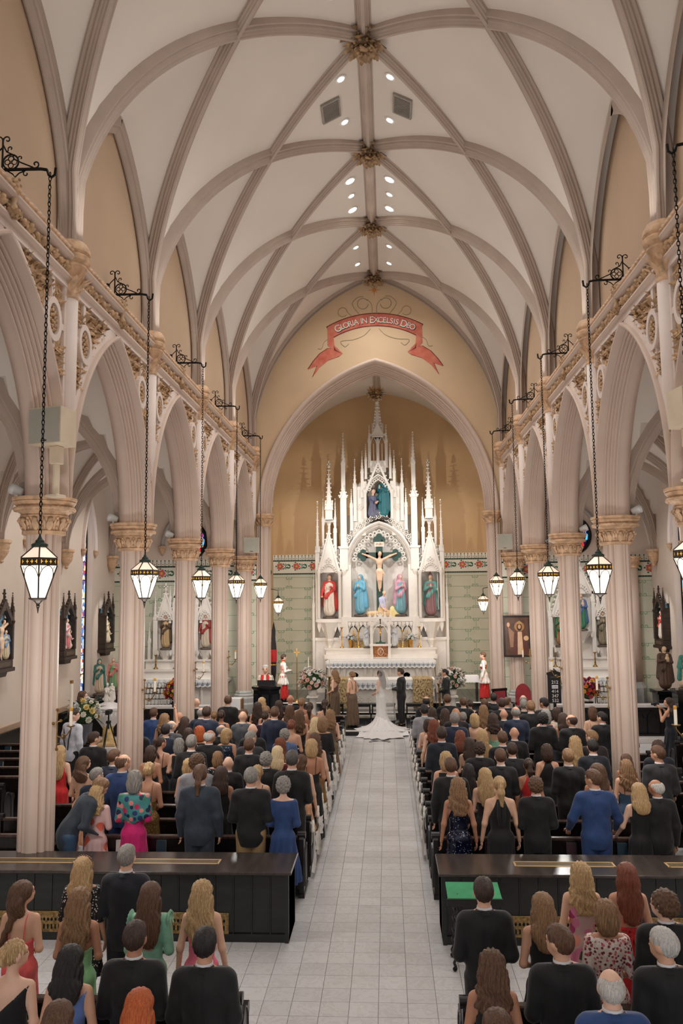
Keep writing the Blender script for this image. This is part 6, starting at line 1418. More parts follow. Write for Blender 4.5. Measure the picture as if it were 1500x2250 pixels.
def hair(style, sex, tu, v=0):
    hw = 1 if sex == 'm' else .96
    sh = ('e', (0, -.002, 1.682), (.083 * hw, .106 * hw, .107)); face = lambda G: -sd_ell(G, (0, .125, 1.63), (.07, .085, .1))
    neck = lambda G: (1.625 + .62 * G[..., 1]) - G[..., 2]
    P = [sh]; C = [face]; amp = .003; k = .03; h = .0105; fq = 46; wave = 0
    if style in ('sh', 'fr', 'tail'): C.append(neck); P.append(('e', (0, .03, 1.735), (.07, .075, .062)))
    if style == 'fr': P = [('e', (0, -.002, 1.668), (.084, .106, .1))]; C.append(lambda G: -sd_ell(G, (0, .02, 1.775), (.07, .1, .068)))
    if style == 'tail': P += [('c', (0, -.09, 1.64), (0, -.115, 1.56), .035, .03), ('c', (0, -.115, 1.56), (0, -.135, 1.42), .032, .02)]; C = [face, lambda G: np.where(G[..., 1] > -.075, (1.6 + .62 * G[..., 1]) - G[..., 2], -1)]
    if style == 'cu': P = [('e', (0, -.005, 1.69), (.096, .114, .112)), ('e', (0, -.04, 1.64), (.09, .08, .085) if sex == 'f' else (.084, .07, .07))]; C.append(lambda G: (1.57 if sex == 'f' else 1.6) + .6 * G[..., 1] - G[..., 2]); amp = .009; fq = 60
    if style in ('lg', 'wv', 'half', 'braid'):
        P = [('e', (0, -.008, 1.683), (.096, .112, .109)), ('e', (0, -.065, 1.58), (.106, .076, .15)), ('c', (-.066, -.03, 1.6), (-.09, -.075, 1.42), .047, .044), ('c', (.066, -.03, 1.6), (.09, -.075, 1.42), .047, .044)]
        if style != 'braid': P += [('e', (0, -.118, 1.41), (.142, .05, .16)), ('e', (.015, -.13, 1.3), (.11, .04, .13))]
        if style == 'wv': P += [('e', (-.05, -.13, 1.32), (.05, .038, .14)), ('c', (.1, -.06, 1.48), (.12, -.09, 1.33), .03, .02), ('c', (-.1, -.06, 1.48), (-.12, -.09, 1.33), .03, .02)]; amp = .007; wave = 1
        if style == 'half': P.append(('e', (0, -.105, 1.62), (.06, .04, .05)))
        if style == 'braid': P = P[:2] + [('e', (0, -.1, 1.56), (.05, .045, .06))] + [('e', (-.03 - .022 * i + .012 * (i % 2), -.12, 1.5 - .05 * i), (.033, .03, .036)) for i in range(7)]
    if style == 'bb': P = [('e', (0, -.006, 1.685), (.092, .11, .11)), ('e', (0, -.035, 1.6), (.1, .09, .105)), ('e', (0, -.06, 1.53), (.09, .06, .06))]; amp = .005
    if style == 'up': P += [('e', (0, -.105, 1.68), (.058, .052, .055)), ('e', (.02, -.1, 1.64), (.04, .04, .035)), ('e', (-.025, -.1, 1.645), (.04, .04, .035))]; C.append(lambda G: np.where(G[..., 1] > -.07, neck(G), -1)); amp = .006; fq = 34
    if style == 'pt': P += [('e', (0, -.105, 1.72), (.035, .04, .035)), ('c', (0, -.13, 1.71), (0, -.15, 1.58), .036, .042), ('c', (0, -.15, 1.58), (.01, -.14, 1.4), .042, .02)]; C.append(lambda G: np.where(G[..., 1] > -.08, neck(G), -1))
    V, Q = solid(P, h, k, C); N = normals(V, Q); an = np.arctan2(V[:, 0], -(V[:, 1] + .02))
    d = amp * np.sin(an * (fq / 2) + 2.5 * np.sin(V[:, 2] * 17 + an * 2)) + amp * .6 * np.sin(V[:, 0] * 190 + 3 * np.sin(V[:, 2] * 21))
    if style == 'cu': d = amp * np.sin(V[:, 0] * 110) * np.sin(V[:, 1] * 105 + 1) * np.sin(V[:, 2] * 115) * 1.5
    low = np.clip((1.6 - V[:, 2]) / .2, 0, 1)
    if wave: V[:, 0] += .014 * low * np.sin(V[:, 2] * 34 + np.sign(V[:, 0]) * 1.2 + V[:, 1] * 20); d = d + .006 * low * np.sin(V[:, 2] * 42 + V[:, 0] * 30)
    V = V + N * d[:, None]
    if style in ('lg', 'wv') and v: V[:, 2] = np.where(V[:, 2] < 1.58, 1.58 - (1.58 - V[:, 2]) * (1, .78, .58)[v], V[:, 2])
    return np_mesh('hair', turnv(V, tu, 1.42, 1.58), Q)
def collar_meshes():
    sh = MB().lathe([(.066, 1.485), (.07, 1.53), (.067, 1.548), (.062, 1.545), (.06, 1.49)], (0, -.006, 0), 18)
    jc = MB(); vs = []
    for i in range(21):
        a = PI + .25 + (PI - .5) * i / 20; r = .078; c, s = math.cos(a), math.sin(a)
        for rr, z in ((r - .006, 1.49), (r - .003, 1.53 + .006 * s), (r + .004, 1.533 + .006 * s), (r + .022, 1.495)): vs.append((rr * c, rr * s * 1.05 - .006, z))
    jc.add(vs, [(i * 4 + j, i * 4 + j + 1, i * 4 + 5 + j, i * 4 + 4 + j) for i in range(20) for j in range(3)])
    for s in (-1, 1): jc.add([(s * .07, .02, 1.5), (s * .085, .015, 1.49), (s * .06, .14, 1.3), (s * .02, .14, 1.22), (s * .015, .135, 1.3)], [(0, 1, 2, 3, 4)])
    return sh.mesh('shirt_collar', True), jc.mesh('jacket_collar', True)
SHC, JCC = collar_meshes()
def strap_mesh(cut):
    b = MB()
    for s in (-1, 1):
        top = [(s * .075, -.112, 1.2), (s * .08, -.112, 1.32), (s * .085, -.09, 1.42), (s * .09, -.045, 1.475), (s * .092, .0, 1.48), (s * .09, .05, 1.45), (s * .08, .09, 1.36)]
        b.tube(top, .0055 if cut == 'straps' else .009, 5)
    return b.mesh('straps')
def shoes(sex):
    b = MB()
    for s in (-1, 1): b.ball((s * .105, .04, .045), (.045, .13, .045), 8, 6); b.box(s * .105 - .03, -.085, 0, s * .105 + .03, -.03, .05)
    return b.mesh('shoes', True)
m_shoe = mat('shoe_leather', (22, 18, 18), .3); m_shirt = mat('shirt_white', (226, 224, 226), .7, var=.02)
HAIRW = {'sh': 'short', 'fr': 'balding', 'bd': 'bald', 'cu': 'curly', 'lg': 'long', 'wv': 'long wavy', 'bb': 'bobbed', 'up': 'pinned-up', 'pt': 'ponytailed', 'tail': 'ponytailed', 'half': 'half-up', 'braid': 'braided'}
CUTW = {'tank': 'sleeveless dress', 'straps': 'strappy dress', 'strapless': 'strapless dress', 'halter': 'halter dress', 'slv': 'short-sleeved dress', 'lsl': 'long-sleeved dress', 'shawl': 'dress with shawl', 'ruffle': 'ruffled dress', 'oneside': 'one-shoulder dress', 'openback': 'open-backed dress', 'suit': 'suit'}
def person(x, y, h, sex, hs, hc, outfit, col, tu=0, label='', rz=0, pose=None, posl=None, group=None, z=0, skin=None, trouser=None, hem=None, flare=None, wide=1.0, shoe=True, i=0):
    t = thing('person', label, 'person', (x, y, z), rz, group); s = h / 1.79 if sex == 'm' else h / 1.795; S = (s * wide, s * wide, s)
    sk = skin or SK[i % 5]; pose = pose or ('front', 'side', 'front', 'bend')[i % 4]
    inst('body', body_mesh(sex, pose, tu, posl), [sk, m_eye, m_lip], t, scale=S, objmat=True)
    cm = clothm(col)
    if outfit == 'suit':
        inst('jacket', cached(('jk', pose, posl), lambda: jacket(pose, posl)), [cm], t, scale=S, objmat=True)
        inst('trousers', cached('tr', trousers), [clothm(trouser) if trouser in CL else (pmat(trouser) if trouser else cm)], t, scale=S, objmat=True)
        inst('shirt_collar', SHC, [m_shirt], t, scale=S, objmat=True); inst('jacket_collar', JCC, [cm], t, scale=S, objmat=True)
        inst('shoes', cached('shm', lambda: shoes('m')), [m_shoe], t, scale=S, objmat=True)
    else:
        hem = hem if hem is not None else (.12, .5, .3)[i % 3]; flare = flare if flare is not None else (.6, 1.2, .9)[i % 3]
        inst('dress', cached(('dr', outfit, hem, pose if outfit in ('slv', 'lsl', 'shawl', 'ruffle') else 0, flare), lambda: dress(outfit, hem, pose, flare)), [cm], t, scale=S, objmat=True)
        if outfit in ('straps', 'openback'): inst('straps', cached(('st', outfit), lambda: strap_mesh(outfit)), [cm], t, scale=S, objmat=True)
        if shoe: inst('shoes', cached('shm', lambda: shoes('m')), [m_shoe], t, scale=S, objmat=True)
    if hs != 'bd': inst('hair', cached(('hr', hs, sex, tu, i % 3), lambda: hair(hs, sex, tu, i % 3)), [hairm(hc)], t, scale=S, objmat=True)
    return t
TABLE = """-1 -3.60 8.05 1.69 f braid br straps coral 1
-1 -3.28 8.94 1.69 f lg bl slv bw 0
-1 -3.05 6.79 1.69 f up bl oneside black 1
-1 -2.96 7.87 1.69 f wv lb straps green 0
-1 -2.82 8.95 1.79 m sh gy suit navyblack 0
-1 -2.55 6.71 1.69 f lg bk oneside bluec 0
-1 -2.33 8.05 1.69 f lg br ruffle mint 0
-1 -2.28 5.81 1.69 f lg br tank grey 0
-1 -2.09 6.88 1.79 m sh db suit black 0
-1 -1.84 8.11 1.69 f wv bl straps pink 0
-1 -1.78 6.00 1.69 f lg rd tank black 0
-1 -1.49 6.77 1.79 m sh bk suit black 0
-1 0.68 5.80 1.69 f lg br tank black 0
-1 0.76 6.72 1.69 f wv br tank black 0
-1 0.85 7.89 1.79 m sh db suit black 0
-1 1.33 6.91 1.79 m sh br suit black -1
-1 1.38 7.86 1.69 f lg lb tank black 0
-1 1.52 6.15 1.79 m fr wh suit blue 0
-1 1.91 7.69 1.69 f bb lb slv floralred 0
-1 1.93 8.87 1.69 f wv bl tank floralpink 0
-1 2.13 6.88 1.79 m sh wh suit black -1
-1 2.39 8.86 1.69 f half au openback red 0
-1 2.41 7.62 1.79 m cu br suit black -1
0 -4.36 12.37 1.67 f wv bl slv pinkfl 0
0 -3.79 12.37 1.88 f bb gy shawl magenta 0
0 -2.81 12.37 1.95 m tail br suit slate 0
0 -2.05 12.37 1.91 m sh gy suit black 0
0 -1.57 12.37 1.79 f cu gy lsl blue 0
0 0.98 12.37 1.79 f wv lb halter sequin 0
0 1.58 12.37 1.81 f pt bl halter black 0
0 2.10 12.37 1.79 m cu br suit black 0
0 2.94 12.37 1.89 m sh br suit blue -1
0 3.56 12.37 1.72 f lg bl tank black 0
0 4.14 12.37 1.76 m fr wh suit black -1
1 -4.71 13.30 1.72 m sh gy suit navy 1
1 -4.28 13.30 1.94 m fr br suit blue 1
1 -3.85 13.30 1.82 f up bl straps gold 0
1 -3.07 13.30 1.94 m cu br suit lgrey 1
1 -2.68 13.30 1.76 f lg db tank black 0
1 -2.10 13.30 1.78 f up bl straps black 0
1 -1.55 13.30 1.99 m sh dg suit black 0
1 0.95 13.30 1.88 m sh br suit black 0
1 1.48 13.30 1.74 f lg bl strapless black 0
1 3.21 13.30 1.81 f lg br straps black -1
2 -5.26 14.23 1.74 f lg br straps peach 1
2 -4.74 14.23 1.84 m sh br suit navy 1
2 -3.43 14.23 1.70 f bb bl tank black 0
2 -2.75 14.23 1.73 m bd gy suit black 0
2 -2.10 14.23 1.80 m cu gy suit black 0
2 -1.50 14.23 1.76 f bb br straps peach 1
2 0.94 14.23 1.82 f bb bl tank black 0
2 1.31 14.23 1.62 f lg bk tank black 0
2 1.85 14.23 1.85 m sh br suit black 0
2 2.31 14.23 1.71 f pt db halter red 0
2 2.97 14.23 1.85 m sh lb suit black 0
2 3.91 14.23 1.69 f wv lb straps bluegrey 0
2 4.45 14.23 1.90 m sh br suit dgrey -1
3 -6.05 15.16 1.76 f lg bl tank red 0
3 -4.36 15.16 1.75 f bb db straps black 0
3 -3.61 15.16 1.93 m sh gy suit black 0
3 -3.12 15.16 1.65 f bb lb slv bw 0
3 -2.55 15.16 1.87 m sh br suit black 0
3 -2.03 15.16 1.75 f lg pl slv wine 0
3 -1.41 15.16 1.87 f bb bl straps black 0
3 1.60 15.16 1.81 m cu db suit black 0
3 2.18 15.16 1.79 m sh db suit black 0
3 2.79 15.16 1.78 f bb db halter black 0
3 3.60 15.16 1.85 m sh bk suit navyblack 0
3 4.17 15.16 1.61 f lg br straps black 0
3 4.74 15.16 1.83 m cu db suit navyblack 0
4 -5.76 16.09 1.84 m sh db suit black 1
4 -4.50 16.09 1.76 f pt db straps black 1
4 -4.07 16.09 1.73 f bb gy tank black 0
4 -3.48 16.09 1.88 m fr wh suit black 1
4 -2.68 16.09 1.85 m sh gy suit dgrey 1
4 -2.10 16.09 1.74 f wv au tank wine 0
4 -1.52 16.09 1.62 f lg db lsl black 0
4 -1.43 16.09 1.83 f wv br tank mustard 0
4 0.99 16.09 1.93 m sh db suit navyblack 0
4 1.51 16.09 1.74 f lg db straps black 0
4 2.14 16.09 1.84 m sh br suit black 0
4 3.49 16.09 1.77 f wv bl straps black 0
4 4.01 16.09 1.86 m sh lb suit brownblack -1
5 -5.19 17.02 1.89 m sh br suit black 0
5 -4.59 17.02 1.85 m sh bk suit navy 0
5 -3.89 17.02 1.82 f bb rd tank dots -1
5 -3.32 17.02 1.77 f bb bl tank floral2 1
5 -2.79 17.02 1.86 m bd br suit black 0
5 -2.13 17.02 1.75 m cu gy suit plaid 0
5 1.42 17.02 1.73 f lg au tank black 0
5 1.86 17.02 1.75 f lg bl straps black 0
5 2.50 17.02 1.78 m bd gy suit black 0
6 -4.73 17.95 1.79 m fr gy suit grey 1
6 -4.34 17.95 1.64 f lg db tank floral 0
6 -3.63 17.95 1.70 m fr gy suit black 1
6 -2.10 17.95 1.81 f up au strapless black 0
6 -1.43 17.95 1.87 f bb lb lsl black 0
6 0.94 17.95 1.81 f wv au tank black 0
6 1.39 17.95 1.94 m sh gy suit navy 0
6 3.24 17.95 1.94 m cu bk suit black 0
6 3.85 17.95 1.90 m fr db suit black -1
7 -5.12 18.88 1.82 f wv lb tank black 0
7 -4.65 18.88 1.75 f lg db tank black 0
7 -4.15 18.88 1.96 m sh db suit navy 0
7 -3.32 18.88 1.86 m bd br suit grey 0
7 -2.59 18.88 1.95 m sh br suit navy 0
7 -1.67 18.88 1.73 f lg pl strapless black 0
7 0.86 18.88 1.68 f bb db straps peach 0
7 1.49 18.88 1.92 m bd wh suit black 0
7 1.90 18.88 1.80 f bb bl strapless black 0
7 2.31 18.88 1.81 f wv db straps mint 0
7 2.82 18.88 1.95 m fr gy suit navy 0
7 3.48 18.88 1.90 f bb gy tank navy 0
7 3.85 18.88 1.81 f lg db strapless black 0
7 4.72 18.88 1.82 m sh bk suit black -1
8 -5.64 19.81 1.81 m sh br suit blue 0
8 -5.02 19.81 1.72 m bd wh suit black 0
8 -4.49 19.81 1.82 m fr gy suit navy 0
8 -4.00 19.81 1.77 f up db tank floral2 0
8 -3.46 19.81 1.79 f bb br tank floral2 0
8 -2.95 19.81 1.74 f up db slv purple 0
8 -2.12 19.81 1.76 f wv br straps black 0
8 -1.39 19.81 1.77 f wv lb tank brown 0
8 0.83 19.81 1.87 m sh bk suit lgrey 0
8 1.31 19.81 1.79 f lg db straps black 0
8 1.73 19.81 1.69 m sh gy suit blue 0
8 2.68 19.81 1.76 m bd br suit navyblack 0
8 3.31 19.81 1.95 m sh lb suit black 0
8 3.91 19.81 1.81 f bb db lsl cream 0
8 4.73 19.81 1.82 f bb br straps rose 0
9 -4.36 20.74 1.62 f up lb tank floral 0
9 -3.05 20.74 1.74 f up lb tank black 0
9 -2.47 20.74 1.76 f wv br strapless brown 0
9 -1.97 20.74 1.83 f pt db strapless brown 0
9 1.06 20.74 1.69 f lg db tank black 0
9 2.31 20.74 1.75 f wv lb straps navy 0
9 2.76 20.74 1.90 m sh db suit black 0
9 3.30 20.74 1.86 m sh gy suit black 0
9 3.80 20.74 1.91 m sh bk suit black -1
10 -5.04 21.67 1.82 m bd bk suit black 0
10 -4.20 21.67 1.88 m sh br suit black 0
10 -3.42 21.67 1.72 f wv db strapless black 0
10 -2.86 21.67 1.76 f wv db tank black 0
10 -2.27 21.67 1.83 f up lb strapless brown 0
10 -1.66 21.67 1.79 f pt db strapless brown 0
10 0.96 21.67 1.85 m fr bk suit black 0
10 1.50 21.67 1.89 m sh br suit black 0
10 1.91 21.67 1.81 m sh br suit black 0
10 2.45 21.67 1.77 m sh br suit black 0
10 3.02 21.67 1.81 m sh br suit black 1
10 3.44 21.67 1.87 m fr gy suit black 0
10 4.53 21.67 1.85 m sh db suit black 0
11 -3.45 22.60 1.73 f wv bl straps black 0
11 -2.67 22.60 1.79 m bd br suit black 0
11 2.17 22.60 1.65 f up db strapless black 0
11 2.80 22.60 1.81 m sh bk suit black 0"""
_rows = [l.split() for l in TABLE.strip().split('\n')]; _rank = {}
for i, r in enumerate(_rows):
    k = int(r[0]); x = float(r[1]); _rank.setdefault((k, x > XN), []).append(abs(x - XN))
ROWB = lambda y: 0 if y > 8.5 else 1 if y > 7.3 else 2
for i, r in enumerate(_rows):
    k, x, y, h = int(r[0]), float(r[1]), float(r[2]), float(r[3]); sex, hs, hc, of, col, tu = r[4:9] + [int(r[9])]
    side = SIDE[1 if x > XN else -1]; rk = sorted(_rank[(k, x > XN)]).index(abs(x - XN))
    who = 'man' if sex == 'm' else 'woman'; cn = CN.get(col, col).replace(' ', '-'); hn = HN[hc].replace(' ', '-')
    sd = side
    if k >= 0: place = '%s pew past screen, %s from aisle, %s' % (NTH[k], NTH[rk], sd)
    else: place = ('right against the screen, ' if y > 8.5 else 'in the pews behind the screen, ') + sd
    lab = '%s%s, %s %s, %s' % ('bald ' if hs == 'bd' else HAIRW[hs].split()[-1] + ' ' + hn + '-haired ', who, cn, CUTW[of], place)
    kw = {}
    if (of, col) == ('lsl', 'blue'): kw = dict(hem=.3, flare=1.6, pose='front')
    if (hs, hc, of) == ('sh', 'gy', 'suit') and k == 0 and x < 0 and col == 'black': kw = dict(trouser=(166, 134, 92), wide=1.06)
    if hs == 'tail': kw = dict(pose='side', wide=1.05)
    if (of, col) == ('shawl', 'magenta'): kw = dict(hem=.3, flare=.8)
    if (of, col) == ('halter', 'sequin'): kw = dict(hem=.35, flare=.3, pose='side')
    if (of, col) == ('halter', 'black') and k == 0: kw = dict(hem=.12, flare=.4, pose='side', wide=1.06)
    if (of, col) == ('suit', 'blue') and k == 0: kw = dict(pose='rail', wide=1.06)
    if k == 0 and (of, hs, x > 3.5) == ('tank', 'lg', True): kw = dict(pose='rail', hem=.3)
    if k >= 7 and (hs, hc, of) == ('wv', 'lb', 'tank') and col == 'black': kw = dict(pose='phone', posl='front')
    yy = y + (.12 if k < 0 and 7.5 < y < 8.3 else 0)
    for cx_ in (XN - 4.76, XN + 4.76):
        for q_ in range(4):
            if abs(x - cx_) < .62 and abs(yy - yk(q_)) < .6: x = cx_ + math.copysign(.63, x - cx_)
    o = person(x, yy, h, sex, hs, hc, of, col, tu, lab, i=i, group='wedding guests', **kw)
    if k == 8 and (hs, hc, col) == ('wv', 'lb', 'black'): PHONE = o
    S3 = (h / 1.795,) * 3
    if (of, col, k) == ('halter', 'black', 0):
        b = MB()
        for s in (-1, 1): b.tube([(0, -.09, 1.5), (s * .03, -.125, 1.42), (s * .035, -.14, 1.25), (s * .02, -.135, 1.12)], lambda q: (.014, .03, .034, .02)[q], 6)
        b.build('neck_scarf', clothm('black'), o).scale = S3
    if (of, col) == ('halter', 'sequin'): MB().bbox(-.045, -.145, 1.57, .045, -.13, 1.585, .003).build('hair_clip', m_gilt, o).scale = S3
    if (hs, hc, of, col) == ('lg', 'bl', 'slv', 'bw'):
        b = MB()
        for q in range(13): a = PI * q / 12; b.ball((.1 * math.cos(a), .0, 1.71 + .085 * math.sin(a)), .011, 6, 4)
        b.build('headband', pmat((120, 70, 60)), o).scale = S3
    if of == 'shawl':
        V, Q = solid(torso('f', .028)[:3] + arms('f', 'front', .03, 'upper') + [('e', (.03, -.04, 1.2), (.17, .1, .16))], .016, .04, [lambda G: 1.05 + .55 * G[..., 0] - G[..., 2], lambda G: G[..., 2] - 1.47]); inst('shawl', np_mesh('shawl', folds(V, .008, 1.0, 1.4, 13), Q), [PAT['magshawl']], o, scale=(h / 1.795,) * 3)
    if of == 'ruffle':
        for s in (-1, 1):
            b = MB(); vs = []
            for q in range(25):
                a = -1.9 + 3.8 * q / 24
                for rr, dz in ((.06, .02), (.1 + .008 * (q % 2), .015), (.125 + .012 * (q % 2), -.03)): vs.append((s * (.14 + rr * .55), rr * math.sin(a) * 1.0, 1.4 + rr * math.cos(a) * .9 + dz))
            b.add(vs, [(q * 3 + j, q * 3 + j + 1, q * 3 + 4 + j, q * 3 + 3 + j) for q in range(24) for j in range(2)])
            b.build('shoulder_ruffle', clothm(col), o).scale = (h / 1.795,) * 3
    if (of, col) == ('openback', 'red'):
        b = MB(); b.tube([(-.11, -.1, 1.13), (0, -.125, 1.13), (.11, -.1, 1.13)], .025, 6)
        for s in (-1, 1): b.tube([(0, -.13, 1.12), (s * .05, -.16, 1.16), (s * .06, -.15, 1.1), (0, -.13, 1.11)], .016, 5); b.tube([(0, -.13, 1.11), (s * .03, -.16, 1.0), (s * .04, -.17, .86)], .018, 5)
        b.build('back_bow', clothm('red'), o).scale = (h / 1.795,) * 3
# ================================================================ bridal party and clergy
CL.update({'white': (236, 233, 230), 'cassock': (206, 40, 38), 'shirt': (206, 206, 214), 'ivory': (238, 226, 204), 'taupe': (104, 82, 62)})
POSE['phone'] = ((.27, .14, 1.5), (.17, .22, 1.83)); POSE['book'] = ((.26, .0, 1.13), (.1, .26, 1.16))
person(.41, 28.0, 1.86, 'm', 'sh', 'db', 'suit', 'black', 0, 'groom in black suit standing beside the bride before the altar', 1.25, 'bend', z=.165, i=0)
person(-1.83, 28.3, 1.79, 'f', 'wv', 'lb', 'oneside', 'taupe', 0, 'bridesmaid in taupe one-shoulder gown, hair in loose waves down her back', 1.15, 'front', z=.165, hem=.03, flare=.5, i=2)
person(-1.22, 27.8, 1.79, 'f', 'up', 'lb', 'openback', 'taupe', 0, 'bridesmaid in taupe open-backed gown with pinned-up hair', .75, 'front', z=.165, hem=.03, flare=1.0, i=4)
person(1.94, 28.6, 1.77, 'm', 'sh', 'bk', 'suit', 'black', 0, 'best man in black suit standing in front of white flowers', 1.35, 'front', z=.165, i=1)
BX, BY = -.27, 27.75
br = person(BX, BY, 1.84, 'f', 'lg', 'db', 'strapless', 'white', 0, 'bride in white strapless gown with long train and veil', 1.05, 'front', z=.165, hem=.1, flare=.2, i=0)
def local(o, pts, rz):
    c, s = math.cos(-rz), math.sin(-rz); return [((x * c - y * s), (x * s + y * c), z) for x, y, z in pts]
n, mr = 72, 18; vs = []
for i in range(mr + 1):
    t = i / mr; e = t ** 2.3
    for j in range(n):
        a = 2 * PI * j / n; rx = .15 + .68 * t ** 3; ry = .14 + .76 * t ** 2.6; fo = 1 + (.05 + .06 * t) * math.sin(a * 13 + 2 * math.sin(a * 3)) * (t ** .7)
        x = rx * math.cos(a) * fo + .02; y = ry * math.sin(a) * fo - .78 * e; z = .86 * (1 - t) ** 1.9 + .012 + .02 * (1 - t) + .012 * t * math.sin(a * 13)
        if BY + y < 26.86: z -= .148 * min(1, (26.86 - BY - y) / .07)
        vs.append((x, y, max(z, .012 - .165 if BY + y < 26.8 else .006)))
MB().add(local(br, vs, 1.05), [(i * n + j, i * n + (j + 1) % n, (i + 1) * n + (j + 1) % n, (i + 1) * n + j) for i in range(mr) for j in range(n)]).build('gown_train', mat('bridal_satin', (232, 229, 227), .5, var=.02, sheen=.3), br, True)
m_veil = m_tul.copy(); m_veil.name = 'veil'; m_veil.node_tree.nodes['Principled BSDF'].inputs['Alpha'].default_value = .34
vs = []; n, mr = 22, 24
for i in range(mr + 1):
    t = i / mr
    for j in range(n + 1):
        a = -2.5 + 2.6 * j / n; r = .09 + .16 * min(1, t * 2.2) ** .8 + .1 * t + .012 * math.sin(j * 2.3 + t * 3); x = r * math.cos(a) + .03 + .12 * t; y = r * math.sin(a) * .9 - .06 * t; z = 1.84 - 1.62 * t - .02 * (abs(j - n / 2) / n)
        vs.append((x, y, z))
MB().add(local(br, vs, 1.05), [(i * (n + 1) + j, i * (n + 1) + j + 1, (i + 1) * (n + 1) + j + 1, (i + 1) * (n + 1) + j) for i in range(mr) for j in range(n)]).build('veil', m_veil, br, True)
# priest and servers
pr = person(-4.2, 28.35, 1.98, 'f', 'sh', 'wh', 'lsl', 'ivory', 0, 'white-haired priest in ivory and red vestments reading at the black pulpit', PI, 'book', z=.165, hem=.06, flare=1.6, wide=1.1, i=2)
b = MB()
for s in (-1, 1): b.add([(s * .03, .128, 1.5), (s * .12, .105, 1.49), (s * .13, .17, 1.2), (s * .13, .19, .8), (s * .05, .2, .8), (s * .05, .17, 1.2)], [(0, 1, 2, 5), (2, 3, 4, 5)])
b.build('red_orphrey', clothm('cassock'), pr).scale = (1.2, 1.2, 1.1)
g = MB(); [g.tube([(s * .035 + .026 * math.cos(a), .118, 1.665 + .02 * math.sin(a)) for a in np.linspace(0, 2 * PI, 11)[:-1]], .003, 4, closed=True) for s in (-1, 1)]; g.build('glasses', m_iron, pr).scale = (1.1, 1.1, 1.1)
for x, rz, lab, hc in ((-4.05, -1.1, 'altar server in white surplice over red cassock beside the pulpit', 'db'), (3.62, 1.35, 'altar server in white surplice over red cassock near the red chairs', 'br')):
    o = person(x, 32.0, 1.76 if x < 0 else 1.8, 'f', 'sh', hc, 'lsl', 'white', 0, lab, rz, 'book' if x < 0 else 'side', z=.485, hem=.62, flare=1.5, i=2)
    inst('cassock', cached(('dr', 'tank', .08, 0, 1.2), lambda: dress('tank', .08, 'side', 1.2)), [clothm('cassock')], o, scale=(.98, .98, .98), objmat=True)
    MB().lathe([(.056, 1.49), (.06, 1.54), (.054, 1.545)], (0, -.006, 0), 14, cap=False).build('red_collar', clothm('cassock'), o)
# ---- individual guests and photographers
lm = person(-4.72, 12.2, 1.9, 'm', 'sh', 'lb', 'suit', 'slate', 0, 'man in dark slate jacket and jeans bending down to talk beside the first column', -1.0, 'reach', trouser=(52, 76, 104), i=2)
for ch in lm.children:       # bend forward at the hips
    me = ch.data.copy(); V = np.empty(len(me.vertices) * 3, np.float32); me.vertices.foreach_get('co', V); V = V.reshape(-1, 3)
    w_ = np.clip((V[:, 2] - .85) / .35, 0, 1); w_ = w_ * w_ * (3 - 2 * w_); a = -.62 * w_; y, z = V[:, 1].copy(), V[:, 2] - .95
    V[:, 1] = y * np.cos(a) - z * np.sin(a); V[:, 2] = y * np.sin(a) + z * np.cos(a) + .95; me.vertices.foreach_set('co', V.ravel()); me.update(); ch.data = me
    for q_ in ch.material_slots: q_.link = 'OBJECT'
sm = person(-7.1, 18.5, 1.96, 'm', 'sh', 'db', 'suit', 'shirt', 1, 'man in white shirt and dark suspenders standing in the side aisle', -.5, 'side', trouser='black', i=2)
b = MB()
for s in (-1, 1): b.tube([(s * .03, -.15, 1.0), (s * .07, -.165, 1.2), (s * .1, -.135, 1.4), (s * .1, -.02, 1.53), (s * .09, .12, 1.4), (s * .1, .16, 1.05)], .014, 5)
b.build('suspenders', clothm('dgrey'), sm).scale = (1.09,) * 3
def camera_thing(loc, rz, label):
    t = thing('photo_camera', label, 'camera', loc, rz); k_ = pmat((24, 24, 26), .4)
    MB().bbox(-.075, -.04, -.05, .075, .04, .05, .01).bbox(-.03, -.03, .045, .03, .03, .075, .008).build('camera_body', k_, t)
    n0 = MB(); n0.lathe([(.038, 0), (.042, .06), (.038, .12), (.045, .13)], n=14).xf(Matrix.Rotation(-PI / 2, 4, 'X')); n0.build('lens', k_, t); g_ = MB().lathe([(.0, .131), (.034, .131)], n=14).xf(Matrix.Rotation(-PI / 2, 4, 'X')); g_.build('lens_glass', pmat((70, 96, 160), .1), t)
    return t
person(-8.38, 22.5, 1.93, 'f', 'bb', 'br', 'lsl', 'black', 1, 'photographer in black dress holding up a camera by the outer wall', -.9, 'camera', hem=.1, flare=.6, i=2)
camera_thing((-8.05, 22.72, 1.68), -.9, 'black camera held by the photographer in the black dress')
person(7.2, 22.0, 1.76, 'f', 'lg', 'db', 'tank', 'navyblack', -1, 'photographer in long navy dress with long dark hair near the altar rail', .8, 'camera', hem=.1, flare=1.2, i=1)
camera_thing((6.95, 22.22, 1.56), .8, 'black camera held by the photographer in the long navy dress')
ph = MB().bbox(-.04, -.006, 0, .04, .006, .15, .004).build('phone', pmat((30, 34, 40), .3), None, loc=(-5.36, 20.62, 1.72)); tag(ph, 'smartphone held up over the guests in the left aisle pew'.replace('left aisle pew', 'pew by the column'), 'phone')
